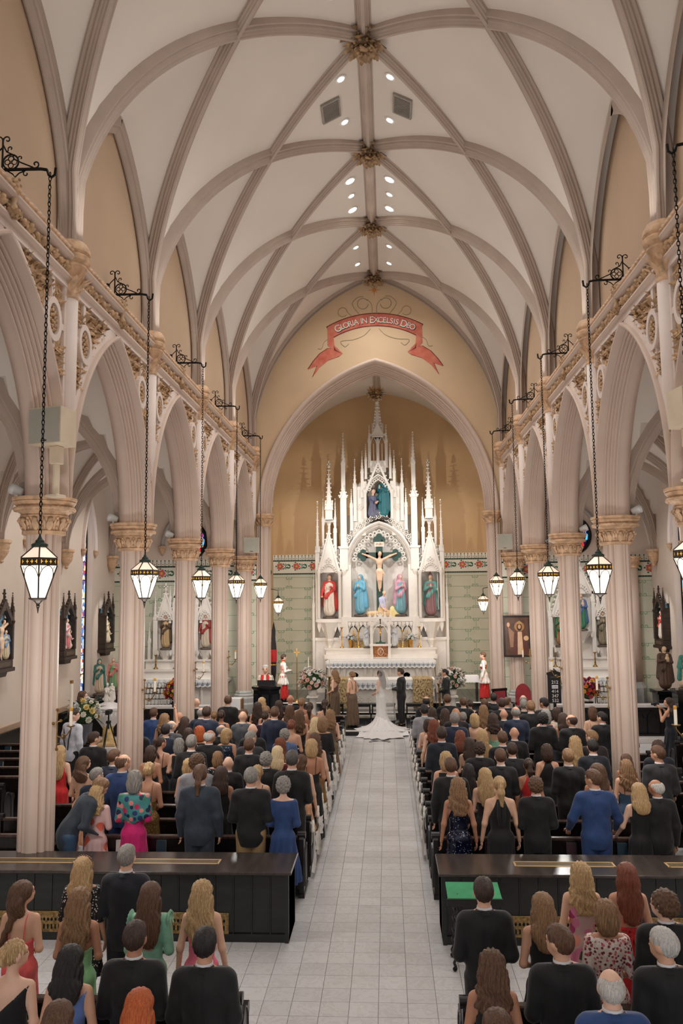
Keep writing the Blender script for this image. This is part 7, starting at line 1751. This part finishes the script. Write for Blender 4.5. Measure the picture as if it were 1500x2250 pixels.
# tripod with camera in the side aisle
tp = thing('tripod', 'black tripod with video camera standing beside the font', 'tripod', (-7.0, 20.6, 0))
for i in range(3):
    a = .4 + i * 2 * PI / 3; lg = MB().cyl((.03 * math.cos(a), .03 * math.sin(a), 1.35), (.42 * math.cos(a), .42 * math.sin(a), .02), .016, .011, 6).build('leg', pmat((24, 24, 26), .4), tp); MB().ball((.42 * math.cos(a), .42 * math.sin(a), .02), .02, 6, 4).build('rubber_foot', pmat((18, 18, 18)), lg)
MB().cyl((0, 0, 1.2), (0, 0, 1.55), .02, n=8).bbox(-.05, -.05, 1.33, .05, .05, 1.4, .01).build('column', pmat((24, 24, 26), .4), tp); MB().bbox(-.05, -.12, 1.55, .05, .12, 1.67, .015).cyl((0, .12, 1.61), (0, .2, 1.61), .035, .04, 10).build('video_camera', pmat((28, 28, 30), .4), tp)
# ================================================================ flowers
m_stem = mat('leaf_green', (58, 88, 48), .6, var=.3, scale=10)
def bloom_mesh(seed):
    r = random.Random(seed); b = MB(); b.ball((0, 0, 0), (.035, .035, .03), 7, 5)
    for ring, (nn, el) in enumerate(((5, 1.0), (7, .5), (8, .1))):
        for i in range(nn): a = 2 * PI * (i + .5 * ring) / nn + r.uniform(-.15, .15); leaf(b, (0, 0, 0), (math.cos(a) * math.cos(el), math.sin(a) * math.cos(el), math.sin(el)), (0, 0, 1), .075, .06, .25)
    return b.mesh('bloom', True)
BLOOM = bloom_mesh(2)
LEAFM = MB(); leaf(LEAFM, (0, 0, 0), (0, 0, 1), (0, -1, 0), .22, .06, .35); LEAFM = LEAFM.mesh('leaf_sprig', True)
def bouquet(name, label, loc, rx, rz_, cols, n, seed, vase=None, leaves=26, bs=1.0):
    t = thing(name, label, 'flowers', loc); r = random.Random(seed)
    for i in range(n):
        a = i * 2.39996; q = 1 - 1.55 * (i + .5) / n; s_ = math.sqrt(max(0, 1 - q * q)); p = Vector((s_ * math.cos(a) * rx, s_ * math.sin(a) * rx * .8, rz_ * (1 + q * .95))) * r.uniform(.86, 1.0)
        o = inst('bloom', BLOOM, [pmat(r.choice(cols))], t, p, scale=(bs * r.uniform(.85, 1.3),) * 3, objmat=True); o.rotation_euler = Vector((p.x, p.y, p.z - rz_ * .7)).to_track_quat('Z', 'Y').to_euler()
    for i in range(leaves):
        a = r.uniform(0, 2 * PI); d = Vector((math.cos(a), math.sin(a) * .8, r.uniform(-.35, 1.3))).normalized(); o = inst('leaf_sprig', LEAFM, [m_stem], t, Vector((0, 0, rz_ * .8)) + d * rx * .75, objmat=True, scale=(1.3,) * 3); o.rotation_euler = d.to_track_quat('Z', 'Y').to_euler()
    MB().ball((0, 0, rz_ * .85), (rx * .72, rx * .55, rz_ * .7), 10, 8).build('foliage_core', m_stem, t)
    if vase: vase(t)
    return t
def vase_pedestal(t):
    MB().lathe([(.08, -.12), (.16, -.05), (.17, .06), (.12, .1)], n=12).build('bowl', m_alt, t)
WHT = [(244, 232, 222), (246, 220, 206), (236, 186, 166), (250, 244, 236), (242, 206, 190)]
for x, lab, sd_ in ((-2.68, 'beside the bridesmaids', 3), (2.2, 'behind the best man', 8)):
    t = thing('flower_pedestal', 'white classical pedestal with flowers ' + lab, 'pedestal', (x, 29.35, .162)); MB().bbox(-.2, -.2, 0, .2, .2, .08, .01).lathe([(.17, .08), (.14, .14), (.13, .6), (.16, .68), (.2, .74)], n=16).bbox(-.2, -.2, .74, .2, .2, .8, .01).build('pedestal_shaft', m_alt, t, .6)
    bouquet('flower_arrangement', 'large arrangement of white and blush flowers on pedestal ' + lab, (x, 29.35, 1.08), .46, .44, WHT, 52, sd_, vase_pedestal, 40, 1.15)
AUT = [(226, 90, 60), (236, 140, 60), (196, 40, 60), (240, 190, 80), (150, 40, 90), (230, 110, 120)]
for x, lab, sd_ in ((-7.05, 'votive candles, pulpit side', 5), (6.4, 'votive candles, hymn-board side', 9)):
    st_ = thing('flower_stand', 'dark stand carrying bright flowers beside the ' + lab, 'stand', (x, 27.3, .162)); MB().lathe([(.2, 0), (.2, .04), (.05, .1), (.04, .7), (.16, .8), (.16, .84)], n=12).build('stand_body', m_black, st_, .7)
    bouquet('flower_arrangement', 'round bouquet of red, orange and magenta flowers beside the ' + lab, (x, 27.3, 1.0), .33, .4, AUT, 60, sd_, None, 24, .95)
for s in (-1, 1):
    bouquet('flower_vase', 'gilt vase of white flowers on the high altar, ' + SIDE[s], (XN + s * 1.25, YR - .47, 2.62), .14, .13, [(250, 248, 244)], 14, 4 + s, lambda t: MB().lathe([(.05, -.29), (.06, -.2), (.085, .05), (.07, .06)], n=10).build('vase', m_gilt, t), 5, .8)
bouquet('lily_arrangement', 'white and yellow lilies behind the man in suspenders', (-7.95, 21.5, 1.1), .4, .4, [(246, 240, 222), (240, 214, 140), (250, 248, 240)], 34, 12, lambda t: MB().lathe([(.16, -1.09), (.12, -.6), (.2, -.1), (.22, .1)], n=12).build('vase', pmat((110, 110, 120)), t), 30)
# ================================================================ pulpit, board, painting, chairs
pp = thing('pulpit', 'black panelled pulpit with slanted book rest before the chancel pier', 'pulpit', (-4.04, 27.6, .162))
MB().lathe([(.52, 0), (.52, .1), (.46, .14), (.46, 1.22), (.52, 1.28), (.52, 1.34)], n=8, rot=PI / 8).build('body', m_black, pp)
for i in range(8): a = i * PI / 4; q = MB().bbox(-.12, -.012, .28, .12, .012, 1.1, .006).build('panel', pmat((30, 30, 34), .2), pp); q.location = (.425 * math.sin(a), -.425 * math.cos(a), 0); q.rotation_euler = (0, 0, a)
MB().prismx([(-.2, 1.36), (.25, 1.36), (.25, 1.4), (-.2, 1.55)], -.3, .3).build('book_rest', pmat((26, 26, 30), .3), pp)
MB().tube([(.2, .1, 1.4), (.16, .1, 1.65), (.05, .1, 1.75), (.0, .14, 1.72)], .008, 5).ball((0, .15, 1.71), .02, 6, 5).build('microphone', m_iron, pp)
hb = thing('hymn_board', 'black hymn board with white numbers 212, 414, 347 and 532 on a stand', 'sign', (4.6, 23.55, 0))
MB().box(-.18, -.02, 1.42, .18, .02, 2.22).build('board', pmat((22, 20, 22), .5), hb); MB().prism([(-.2, 2.2), (.2, 2.2), (.2, 2.26), (.08, 2.3), (0, 2.38), (-.08, 2.3), (-.2, 2.26)], -.03, .03).build('crest', m_dark, hb)
MB().box(-.04, -.02, .0, .04, .02, 1.42).box(-.2, -.2, 0, .2, .2, .03).build('stand', m_dark, hb)
for i, tx in enumerate(('HYMNS', '212', 'GLORIA', '414', '347', '532')):
    z = 2.13 - i * .125 - (.01 if i else 0)
    if i == 2: MB().box(-.07, -.028, z - .045, .1, -.02, z + .045).build('gloria_card', m_shirt, hb)
    o = inst('board_numbers' if i not in (0, 2) else 'board_word', text_mesh(tx, (.065, .125, .045, .125, .125, .125)[i]), pmat((232, 228, 222) if i not in (0, 2) else ((90, 84, 80) if i == 0 else (40, 38, 38))), hb, (.0 if i == 0 else .015, -.031 if i == 2 else -.024, z)); o.rotation_euler = (PI / 2, 0, 0)
pt = thing('framed_painting', 'dark framed brown painting of a robed figure with raised hand', 'painting', (4.4, 28.62, 2.36))
MB().box(-.44, 0, 0, .44, .04, 1.34).build('backing', pmat((46, 32, 26)), pt)
f = MB(); [f.bbox(*q, .012) for q in ((-.47, -.04, -.03, .47, .03, .03), (-.47, -.04, 1.31, .47, .03, 1.37), (-.47, -.04, .0, -.41, .03, 1.34), (.41, -.04, 0, .47, .03, 1.34))]; f.build('frame', pmat((38, 28, 24), .3), pt)
def flat(name, pts, col, yo): MB().add([(x, yo, z) for x, z in pts], [tuple(range(len(pts)))]).build(name, pmat(col, .4), pt)
MB().box(-.41, -.006, .03, .41, 0, 1.31).build('canvas', mat('canvas_brown', (70, 46, 34), .4, var=.3, scale=4, rgb2=(104, 70, 50)), pt)
ell = lambda cx, cz, a, b_, n=20: [(cx + a * math.cos(t), cz + b_ * math.sin(t)) for t in np.linspace(0, 2 * PI, n + 1)[:-1]]
flat('painted_halo', ell(.08, 1.0, .17, .17), (160, 112, 70), -.008); flat('painted_robe', [(-.2, .05), (.36, .05), (.34, .6), (.24, .84), (-.06, .84), (-.14, .6)], (92, 50, 40), -.010); flat('painted_tunic', [(.0, .05), (.2, .05), (.16, .82), (.02, .82)], (206, 170, 138), -.012)
flat('painted_hair', ell(.08, .98, .085, .125), (44, 30, 24), -.014); flat('painted_face', ell(.08, .99, .05, .075), (196, 146, 112), -.016); flat('painted_crown', [(.0, 1.08), (.16, 1.08), (.15, 1.15), (.08, 1.19), (.01, 1.15)], (180, 140, 84), -.018)
flat('painted_sleeve', [(-.1, .8), (-.3, 1.0), (-.24, .3), (-.14, .3)], (150, 110, 84), -.012); flat('painted_hand', ell(-.29, 1.06, .05, .08, 12), (206, 160, 126), -.014); flat('painted_orb', ell(.3, .6, .085, .085), (210, 170, 130), -.014)
m_redv = mat('red_velvet', (140, 26, 34), .7, var=.1, scale=8, sheen=.4)
for i, (x, y, rz, tall) in enumerate(((3.84, 28.3, .5, 0), (4.42, 28.05, -.3, 1))):
    t = thing('sanctuary_chair', ('dark wooden armchair with square red upholstered back', 'dark wooden chair with rounded tall red back')[i], 'chair', (x, y, .165), rz)
    MB().bbox(-.27, -.24, .42, .27, .24, .5, .02).build('seat', m_redv, t); zt = 1.28 if tall else 1.12
    if tall: MB().prism([(-.26, .58)] + [(u, .95 + z) for u, z in [(.26 * math.cos(a), .36 * math.sin(a)) for a in np.linspace(PI, 0, 15)]] + [(.26, .58)], .2, .26).build('backrest', m_redv, t)
    else:
        bk = MB().bbox(-.23, .2, .6, .23, .25, 1.05, .01).build('backrest', m_redv, t); MB().box(-.28, .2, .5, -.23, .26, 1.12).box(.23, .2, .5, .28, .26, 1.12).bbox(-.3, .19, 1.05, .3, .27, 1.13, .01).build('back_frame', m_dark, t)
    for sx in (-.24, .24):
        for sy in (-.21, .21): MB().box(sx - .025, sy - .025, 0, sx + .025, sy + .025, .45).build('leg', m_dark, t)
        MB().bbox(sx - .03, -.26, .66, sx + .03, .22, .7, .01).box(sx - .02, -.23, .45, sx + .02, -.19, .66).build('armrest', m_dark, t)
# furled ceremonial umbrella and its dark twin, processional cross, floor candlesticks
for x, lab, red in ((-4.2, 'red banded', 1), (3.84, 'plain black', 0)):
    t = thing('furled_umbrella', lab + ' furled ceremonial umbrella standing by the chancel pier', 'umbrella', (x, 30.35, .33)); MB().cyl((0, 0, 0), (0, 0, 3.2), .02, n=8).build('pole', m_brass, t); MB().lathe([(.05, 1.0), (.1, 1.4), (.11, 2.2), (.07, 2.9), (.01, 3.2)], n=12).build('canopy', pmat((24, 24, 30)), t)
    if red: MB().lathe([(.112, 1.75), (.12, 1.8), (.12, 2.15), (.112, 2.2)], n=12, cap=False).build('red_band', pmat((200, 34, 40)), t); MB().lathe([(.09, 1.6), (.13, 1.64), (.09, 1.68)], n=12).build('gold_ring', m_gilt, t)
pc = thing('processional_cross', 'slender gold processional cross standing in the sanctuary beside the flowers', 'cross', (-3.48, 31.6, .485)); MB().cyl((0, 0, 0), (0, 0, 1.7), .015, n=8).lathe([(.14, 0), (.1, .04), (.02, .1)], n=10).build('pole', m_brass, pc); MB().box(-.015, -.01, 1.65, .015, .01, 2.0).box(-.12, -.01, 1.84, .12, .01, 1.87).build('cross', m_gilt, pc)
for x, y, lab in ((-3.05, 31.7, 'beside the processional cross'), (-2.15, 30.3, 'left of the front altar'.replace('left of', 'pulpit side of')), (1.75, 29.4, 'beside the best man'), (1.85, 30.3, 'hymn-board side of the front altar')):
    candlestick('tall brass floor candlestick ' + lab, (x, y, .33 if y > 30 else .165), 1.35, m_brass)
cr_ = thing('credence_table', 'small white cloth covered table behind the white flowers', 'table', (2.95, 32.6, .485)); MB().bbox(-.5, -.25, .8, .5, .25, .86, .01).build('table_top', m_alt, cr_); MB().box(-.52, -.27, .62, .52, .27, .865).build('cloth', m_lace, cr_)
for sx in (-.45, .45): MB().box(sx - .03, -.2, 0, sx + .03, .2, .8).build('leg', m_dark, cr_)
tl_ = thing('side_table', 'small wooden table with white cloth between the columns near the pulpit', 'table', (-5.2, 28.2, .165)); MB().box(-.24, -.2, 0, .24, .2, .85).build('body', pmat((150, 104, 62)), tl_); MB().box(-.27, -.23, .5, .2, .23, .875).build('cloth', m_lace, tl_)
# ================================================================ side altars
def side_altar(xc, lab, sts):
    y0 = 29.35; t = thing('side_altar', 'white gothic side altar with two statue niches, ' + lab, 'altar', (xc, y0, .15))
    P = lambda nm_, mb, m=None: mb.build(nm_, m or m_alt, t)
    P('base', MB().box(-1.5, -.5, 0, 1.5, .3, 1.35).box(-1.6, -.6, 1.35, 1.6, .3, 1.45).box(-1.55, -.55, 0, 1.55, .3, .12)); P('gradine', MB().box(-1.5, -.35, 1.45, 1.5, .3, 1.75).box(-1.55, -.4, 1.72, 1.55, .3, 1.8).box(-1.4, -.15, 1.8, 1.4, .3, 2.1).box(-1.45, -.2, 2.06, 1.45, .3, 2.12))
    P('back_wall', MB().box(-1.15, .15, 2.1, 1.15, .33, 3.7))
    for x, w_, zb, zg, zt in ((-.72, .58, 2.45, 3.6, 4.55), (.72, .58, 2.45, 3.6, 4.55), (0, .74, 3.0, 4.4, 5.3)):
        b = MB(); gable(b, x, -.06, zg - .1, zt, w_ + .14, .06, 6); cusped(b, x, -.12, zg - .15, w_ * .4, .42, 5, .06); P('niche_gable', b)
        b = MB().box(x - w_ / 2 - .06, -.1, zb, x - w_ / 2, .2, zg).box(x + w_ / 2, -.1, zb, x + w_ / 2 + .06, .2, zg).box(x - w_ / 2, .12, zb, x + w_ / 2, .2, zg + .2); P('niche', b)
        b = MB().lathe([(.08, zb - .4), (.12, zb - .3), (w_ * .45, zb - .04), (w_ * .5, zb)], (x, -.05, 0), 8, rot=PI / 8)
        for i in range(5): q = x - w_ * .4 + i * w_ * .2; b.prism([(q - .05, zb), (q + .05, zb), (q + .05, zb - .1), (q, zb - .22), (q - .05, zb - .1)], -.2, -.16)
        P('niche_console', b)
        b = MB().box(x - .02, -.08, zt, x + .02, -.04, zt + .28).box(x - .08, -.08, zt + .14, x + .08, -.04, zt + .18); P('gable_cross', b)
    for x, z0, z1, w_ in ((-1.1, 1.8, 4.5, .12), (1.1, 1.8, 4.5, .12), (-.4, 2.1, 5.1, .12), (.4, 2.1, 5.1, .12), (-1.3, 1.5, 3.4, .1), (1.3, 1.5, 3.4, .1), (-.56, 3.4, 4.7, .08), (.56, 3.4, 4.7, .08)):
        b = MB(); pinnacle(b, x, -.05, z0, z1, w_, .35, 6); P('pinnacle', b)
    for x in (-1.35, -.7, 0, .7, 1.35): P('colonnette', MB().lathe([(.07, .12), (.05, .2), (.05, 1.1), (.09, 1.3)], (x, -.52, 0), 8))
    for (dx, zz, hh, kind, cols, l2) in sts: statue(kind, l2, (xc + dx, y0 - .02, .15 + zz), hh, cols)
    for dx in (-1.0, -.3, .35, 1.05): candlestick('brass candlestick on the side altar, %s, %s' % (lab, {-1.0: 'outermost', -.3: 'under the first statue', .35: 'under the second statue', 1.05: 'innermost'}[dx]), (xc + dx, y0 - .27, 1.95), .55, m_brass)
    lace_cloth('altar_cloth', 'white lace cloth with pointed edge on the side altar, ' + lab, (xc, y0 - .62, 1.6), 3.1, .6, .22, 18, False)
side_altar(-7.22, 'pulpit side', [(-.72, 2.46, 1.06, 'stand', [(196, 164, 122), (88, 70, 52), SKIN, (60, 70, 84)], 'painted statue in brown cloak on the side altar, pulpit side'), (.72, 2.46, 1.06, 'heart', [(206, 190, 170), (150, 50, 46), SKIN, (50, 60, 76)], 'painted statue in red and blue robe on the side altar, pulpit side'), (0, 3.02, 1.15, 'pray', [(220, 214, 200), (110, 140, 176), SKIN, BROWN], 'painted statue in pale blue at the centre of the side altar, pulpit side')])
side_altar(6.75, 'hymn-board side', [(-.72, 2.46, 1.06, 'stand', [(150, 110, 70), (60, 108, 72), SKIN, BROWN], 'painted statue in green cloak on the side altar, hymn-board side'), (.72, 2.46, 1.04, 'bishop', [(140, 128, 104), (112, 104, 84), SKIN, (130, 110, 84)], 'painted statue of bishop in olive cope on the side altar, hymn-board side'), (0, 3.02, 1.1, 'child', [(64, 128, 96), (86, 112, 160), SKIN, BROWN], 'painted statue in green and blue at the centre of the side altar, hymn-board side')])
# votive candle racks
m_votw = mat('votive_glass', (240, 236, 228), .3, var=.02)
VOT = MB().lathe([(.035, 0), (.04, .02), (.042, .13), (.036, .13)], n=8).mesh('votive_cup')
for xc, s_ in ((-7.85, -1), (7.3, 1)):
    t = thing('votive_rack', 'black iron votive candle rack before the side altar, ' + SIDE[s_], 'candle rack', (xc, 27.6, .162))
    for r in range(5): MB().box(-.5, -.05 + r * .12, .55 + r * .17, .5, .05 + r * .12, .57 + r * .17).build('shelf', m_iron, t)
    for sx in (-.48, .48): MB().cyl((sx, -.1, 0), (sx, .5, 1.3), .014, n=6).cyl((sx, .5, 0), (sx, .5, 1.3), .014, n=6).build('upright', m_iron, t)
    for r in range(5):
        for c in range(8):
            o = inst('votive_candle', VOT, m_votw, None, (xc - .42 + c * .12, 27.55 + r * .12, .162 + .572 + r * .17)); tag(o, 'small white glass votive candle standing in the rack, ' + SIDE[s_], 'candle', 'votive candles, ' + SIDE[s_])
# ---- altar rails closing the side chapels
for s_, x0, x1 in ((-1, -9.9, -5.6), (1, 5.1, 9.3)):
    t = thing('altar_rail', 'dark arcaded altar rail with white marble top, ' + SIDE[s_], 'rail', (0, 25.9, 0))
    MB().bbox(x0, -.14, 1.0, x1, .14, 1.1, .015).build('marble_top', m_marble, t); MB().box(x0, -.08, 0, x1, .08, .2).box(x0, .02, .2, x1, .06, .95).box(x0, -.08, .93, x1, .08, 1.0).build('rail_body', m_dark, t); MB().bbox(x0, -.45, .0, x1, -.1, .16, .01).build('kneeling_step', m_marble, t)
    n = int((x1 - x0) / .36)
    for i in range(n):
        xx = x0 + (x1 - x0) * (i + .5) / n; b = MB(); arch_band(b, .15, .2, 6, [(0, .02), (0, -.06), (.03, -.06), (.03, .02)], lambda u, h, d: (xx + u, d, .68 + h)); b.box(xx - .155, -.06, .2, xx - .125, .02, .7); b.build('rail_arch', m_dark, t)
# ================================================================ statues round the walls, font, stations
def pedestal(x, y, h, w_, label, m): 
    t = thing('statue_pedestal', label, 'pedestal', (x, y, 0)); MB().bbox(-w_, -w_, 0, w_, w_, .15, .02).box(-w_ * .85, -w_ * .85, .15, w_ * .85, w_ * .85, h - .12).bbox(-w_, -w_, h - .12, w_, w_, h, .02).build('block', m, t)
pedestal(8.63, 26.6, 1.45, .38, 'dark marble pedestal under the brown-robed statue', m_black); statue('child', 'statue of friar in brown habit holding a child on dark pedestal', (8.63, 26.6, 1.45), 1.2, [(92, 68, 50), (80, 58, 44), (222, 190, 150), (70, 48, 36)], base=False, sx=1.05)
pedestal(8.62, 25.05, 1.62, .3, 'dark pedestal under the green-cloaked statue', m_black) if False else None
pedestal(8.72, 25.3, 1.6, .3, 'dark pedestal under the praying angel in green', m_black); statue('pray', 'statue of praying angel in green over cream robe by the wall', (8.72, 25.3, 1.6), .85, [(222, 196, 168), (60, 130, 118), SKIN, (130, 84, 54)], .9)
sh_ = thing('statue_shelf', 'long dark shelf below the outer wall statues near the window', 'shelf', (-9.45, 27.8, 0)); MB().bbox(-.35, -1.3, 1.2, .35, 1.5, 1.3, .02).box(-.25, -1.2, .15, .3, 1.4, 1.2).build('shelf_body', m_black, sh_)
statue('pray', 'statue of praying angel in dark green on the wall shelf', (-9.5, 26.95, 1.3), 1.0, [(214, 190, 164), (56, 112, 100), SKIN, (110, 76, 52)], .5)
statue('heart', 'statue in green robe and pink cloak on the wall shelf', (-9.42, 28.1, 1.3), .95, [(132, 168, 120), (214, 130, 120), SKIN, (120, 84, 56)], .3)
mp = thing('marble_column', 'short pink marble column carrying the white and blue statue', 'pedestal', (-9.35, 29.2, 1.3)); MB().lathe([(.16, 0), (.1, .06), (.09, .36), (.15, .44), (.17, .5)], n=14).build('column_body', pmat((188, 132, 104), .3), mp)
statue('pray', 'small white and light blue statue on a pink marble column', (-9.35, 29.2, 1.8), .62, [(240, 238, 236), (150, 190, 220), SKIN, (240, 238, 236)], .2, basecol=(230, 226, 220))
fo = thing('baptismal_font', 'white marble baptismal font with carved bowl on yellow marble shaft', 'font', (-8.3, 24.4, 0)); MB().bbox(-.42, -.42, 0, .42, .42, .14, .02).build('step', m_marble, fo); MB().bbox(-.3, -.3, .14, .3, .3, .24, .02).build('base', pmat((214, 180, 130), .3), fo); MB().lathe([(.2, .24), (.16, .3), (.15, .62), (.2, .7)], n=14).build('shaft', mat('yellow_marble', (220, 190, 130), .25, var=.2, scale=6), fo)
MB().lathe([(.2, .7), (.3, .84), (.4, .96), (.42, 1.0), (.42, 1.14), (.46, 1.18), (.46, 1.24), (.38, 1.3), (.2, 1.36), (.12, 1.4)], n=20).build('bowl', m_marble, fo, .6)
for i in range(24): a = i * 2 * PI / 24; MB().box(-.02, -.012, 1.02, .02, .012, 1.12).xf(Matrix.Rotation(a, 4, 'Z') @ Matrix.Translation((0, -.425, 0))).build('flute', m_alt, fo)
inst('carved_group', statue_mesh('kneel'), [m_alt] * 4, fo, (-.06, 0, 1.36), scale=(.42, .5, .5), objmat=True); inst('carved_group', statue_mesh('stand'), [m_alt] * 4, fo, (.08, .03, 1.36), scale=(.5, .5, .52), objmat=True)
pcx = thing('paschal_candle', 'tall white paschal candle on brass stand behind the man in suspenders', 'candle', (-7.42, 19.2, 0)); MB().lathe([(.18, 0), (.16, .04), (.04, .1), (.03, 1.3), (.1, 1.4), (.1, 1.43)], n=12).build('stand', m_brass, pcx, .7); MB().cyl((0, 0, 1.43), (0, 0, 2.5), .04, n=12).build('wax', m_cand, pcx); MB().cyl((0, 0, 2.46), (0, 0, 2.53), .042, n=12).build('cap', m_brass, pcx)
m_oak = mat('station_wood', (58, 44, 36), .45, var=.25, scale=5, stretch=(1, 1, 6))
def station(x, y, rz, label, sky, figs):
    """carved station of the cross: local -y faces out from the wall"""
    t = thing('wall_shrine', label, 'wall shrine', (x, y, 2.6), rz)
    P = lambda nm_, mb, m=None: mb.build(nm_, m or m_oak, t)
    P('back_board', MB().box(-.42, -.02, .12, .42, 0, 1.5)); P('base', MB().bbox(-.5, -.3, 0, .5, 0, .1, .01).bbox(-.45, -.26, .1, .45, 0, .3, .01).prism([(-.3, 0), (.3, 0), (.2, -.12), (-.2, -.12)], -.2, 0)); P('inscription_panel', MB().box(-.3, -.27, .14, .3, -.255, .25), pmat((90, 74, 58)))
    for s in (-1, 1):
        P('side_post', MB().box(s * .38, -.24, .3, s * .46, 0, 1.35).lathe([(.04, .3), (.035, 1.2), (.06, 1.28)], (s * .42, -.25, 0), 8)); b = MB(); pinnacle(b, s * .45, -.2, 1.25, 2.0, .09, .6, 4); b.box(s * .45 - .05, -.21, 1.86, s * .45 + .05, -.19, 1.89); P('pinnacle', b)
    b = MB(); gable(b, 0, -.2, 1.3, 1.85, .9, .1, 6, False, .1); arch_band(b, .38, .42, 8, [(0, -.15), (0, -.24), (.06, -.24), (.06, -.15)], lambda u, h, d: (u, d, 1.2 + h)); b.prism([(-.4, 1.32), (-.36, 1.3), (0, 1.62), (.36, 1.3), (.4, 1.32), (0, 1.78)], -.2, -.12); P('gable', b)
    P('finial_cross', MB().box(-.02, -.21, 1.82, .02, -.17, 2.1).box(-.07, -.21, 1.97, .07, -.17, 2.01))
    MB().prism([(-.36, .3), (.36, .3)] + [(-u, 1.18 + z) for u, z in pointed(.36, .42, 8)], -.04, -.02).build('sky_panel', pmat(sky), t)
    for kind, dx, hh, cols, rz2 in figs: inst('relief_figure', statue_mesh(kind), [pmat(c) for c in cols], t, (dx, -.15, .3), rz2, (hh, hh * .8, hh), True)
FL = (230, 194, 164); 
for s_, sy, lab, sky, figs in ((-1, 20.6, 'carved wall shrine with crucified figure, on the outer wall, pulpit side', (120, 176, 200), [('crucified', 0, 1.0, [(224, 200, 170), (224, 200, 170), FL, BROWN], 0), ('pray', -.22, .62, [(190, 150, 150), (150, 160, 190), FL, BROWN], .4), ('stand', .24, .68, [(214, 196, 160), (120, 150, 180), FL, BROWN], -.4)]),
                          (-1, 24.9, 'carved wall shrine with seated pink and white group, on the outer wall, pulpit side', (120, 180, 204), [('stand', 0, .85, [(216, 130, 130), (226, 200, 196), FL, BROWN], 0), ('weep', -.02, .5, [(180, 190, 200), (226, 214, 200), FL, BROWN], 0), ('kneel', .2, .5, [(226, 206, 190), (200, 150, 150), FL, BROWN], 0)]),
                          (-1, 28.5, 'carved wall shrine with pale figures, beside the corner window, pulpit side', (130, 190, 206), [('pray', -.05, .85, [(240, 222, 190), (236, 214, 180), FL, (230, 200, 150)], 0), ('kneel', .16, .5, [(236, 226, 200), (220, 200, 170), FL, BROWN], 0)]),
                          (1, 28.45, 'carved wall shrine with figure in red, on the outer wall, hymn-board side', (130, 190, 206), [('stand', 0, .86, [(236, 224, 204), (208, 70, 60), FL, BROWN], 0)])):
    o = station(XN + s_ * (DO - .0), sy, s_ * PI / 2 * -1 if False else (PI / 2 if s_ < 0 else -PI / 2), lab, sky, figs)
    spot('shrine_fill_spot', (XN + s_ * (DO - 1.6), sy - .6, 5.2), (XN + s_ * DO, sy, 3.3), 55, .9, .6, .05)  # added spot without a fixture, brightens the wall around the shrine
# engaged shaft in the corner of the hymn-board side chapel
ec = thing('engaged_column', 'slender pinkish corner column with leaf capital beside the wall shrine', 'column', (8.62, 29.5, 0)); MB().lathe([(.3, .15), (.3, 1.2), (.24, 1.3), (.2, 1.4)], n=8, rot=PI / 8).build('base', pmat((176, 176, 172)), ec); MB().lathe([(.19, 1.4), (.185, 5.35)], n=20).build('shaft', m_shaft, ec, True)
b = MB().lathe([(.2, 5.33), (.22, 5.35), (.21, 5.4), (.28, 5.62), (.32, 5.66), (.32, 5.74)], n=12)
for i in range(12): a = i * PI / 6; leaf(b, (.2 * math.cos(a), .2 * math.sin(a), 5.4), (math.cos(a) * .4, math.sin(a) * .4, 1), (math.cos(a), math.sin(a), 0), .2, .1, .5)
b.build('capital', m_cap, ec)
# green topped stand in front of the screen
gs = thing('green_stand', 'slanted green topped stand on twisted dark legs in front of the screen', 'stand', (.98, 10.45, 0))
q = MB().bbox(-.32, -.22, .0, .32, .2, .025, .004).build('green_top', pmat((52, 150, 98), .7), gs); q.location = (0, 0, .84); q.rotation_euler = (.12, 0, 0)
q = MB().box(-.33, -.235, -.06, .33, -.215, .03).build('front_ledge', m_dark, gs); q.location = (0, 0, .83); q.rotation_euler = (.12, 0, 0)
q = MB().box(-.04, -.08, .025, .04, -.06, .03).tube([(0, -.07, .03), (0, -.02, .06)], .006, 4).build('ornament_pin', pmat((150, 60, 40)), gs); q.location = (.08, 0, .84)
for sx in (-.2, .2):
    for sy in (-.12, .12):
        pts = [(sx * (1 + .25 * (1 - t)) + .012 * math.cos(t * 40), sy * (1 + .6 * (1 - t)) + .012 * math.sin(t * 40), .82 * t + .03) for t in np.linspace(0, 1, 40)]; l_ = MB().tube(pts, .017, 6).build('leg', m_dark, gs, True); MB().ball((sx * 1.25, sy * 1.6, .028), .028, 8, 6).build('caster', m_iron, l_)
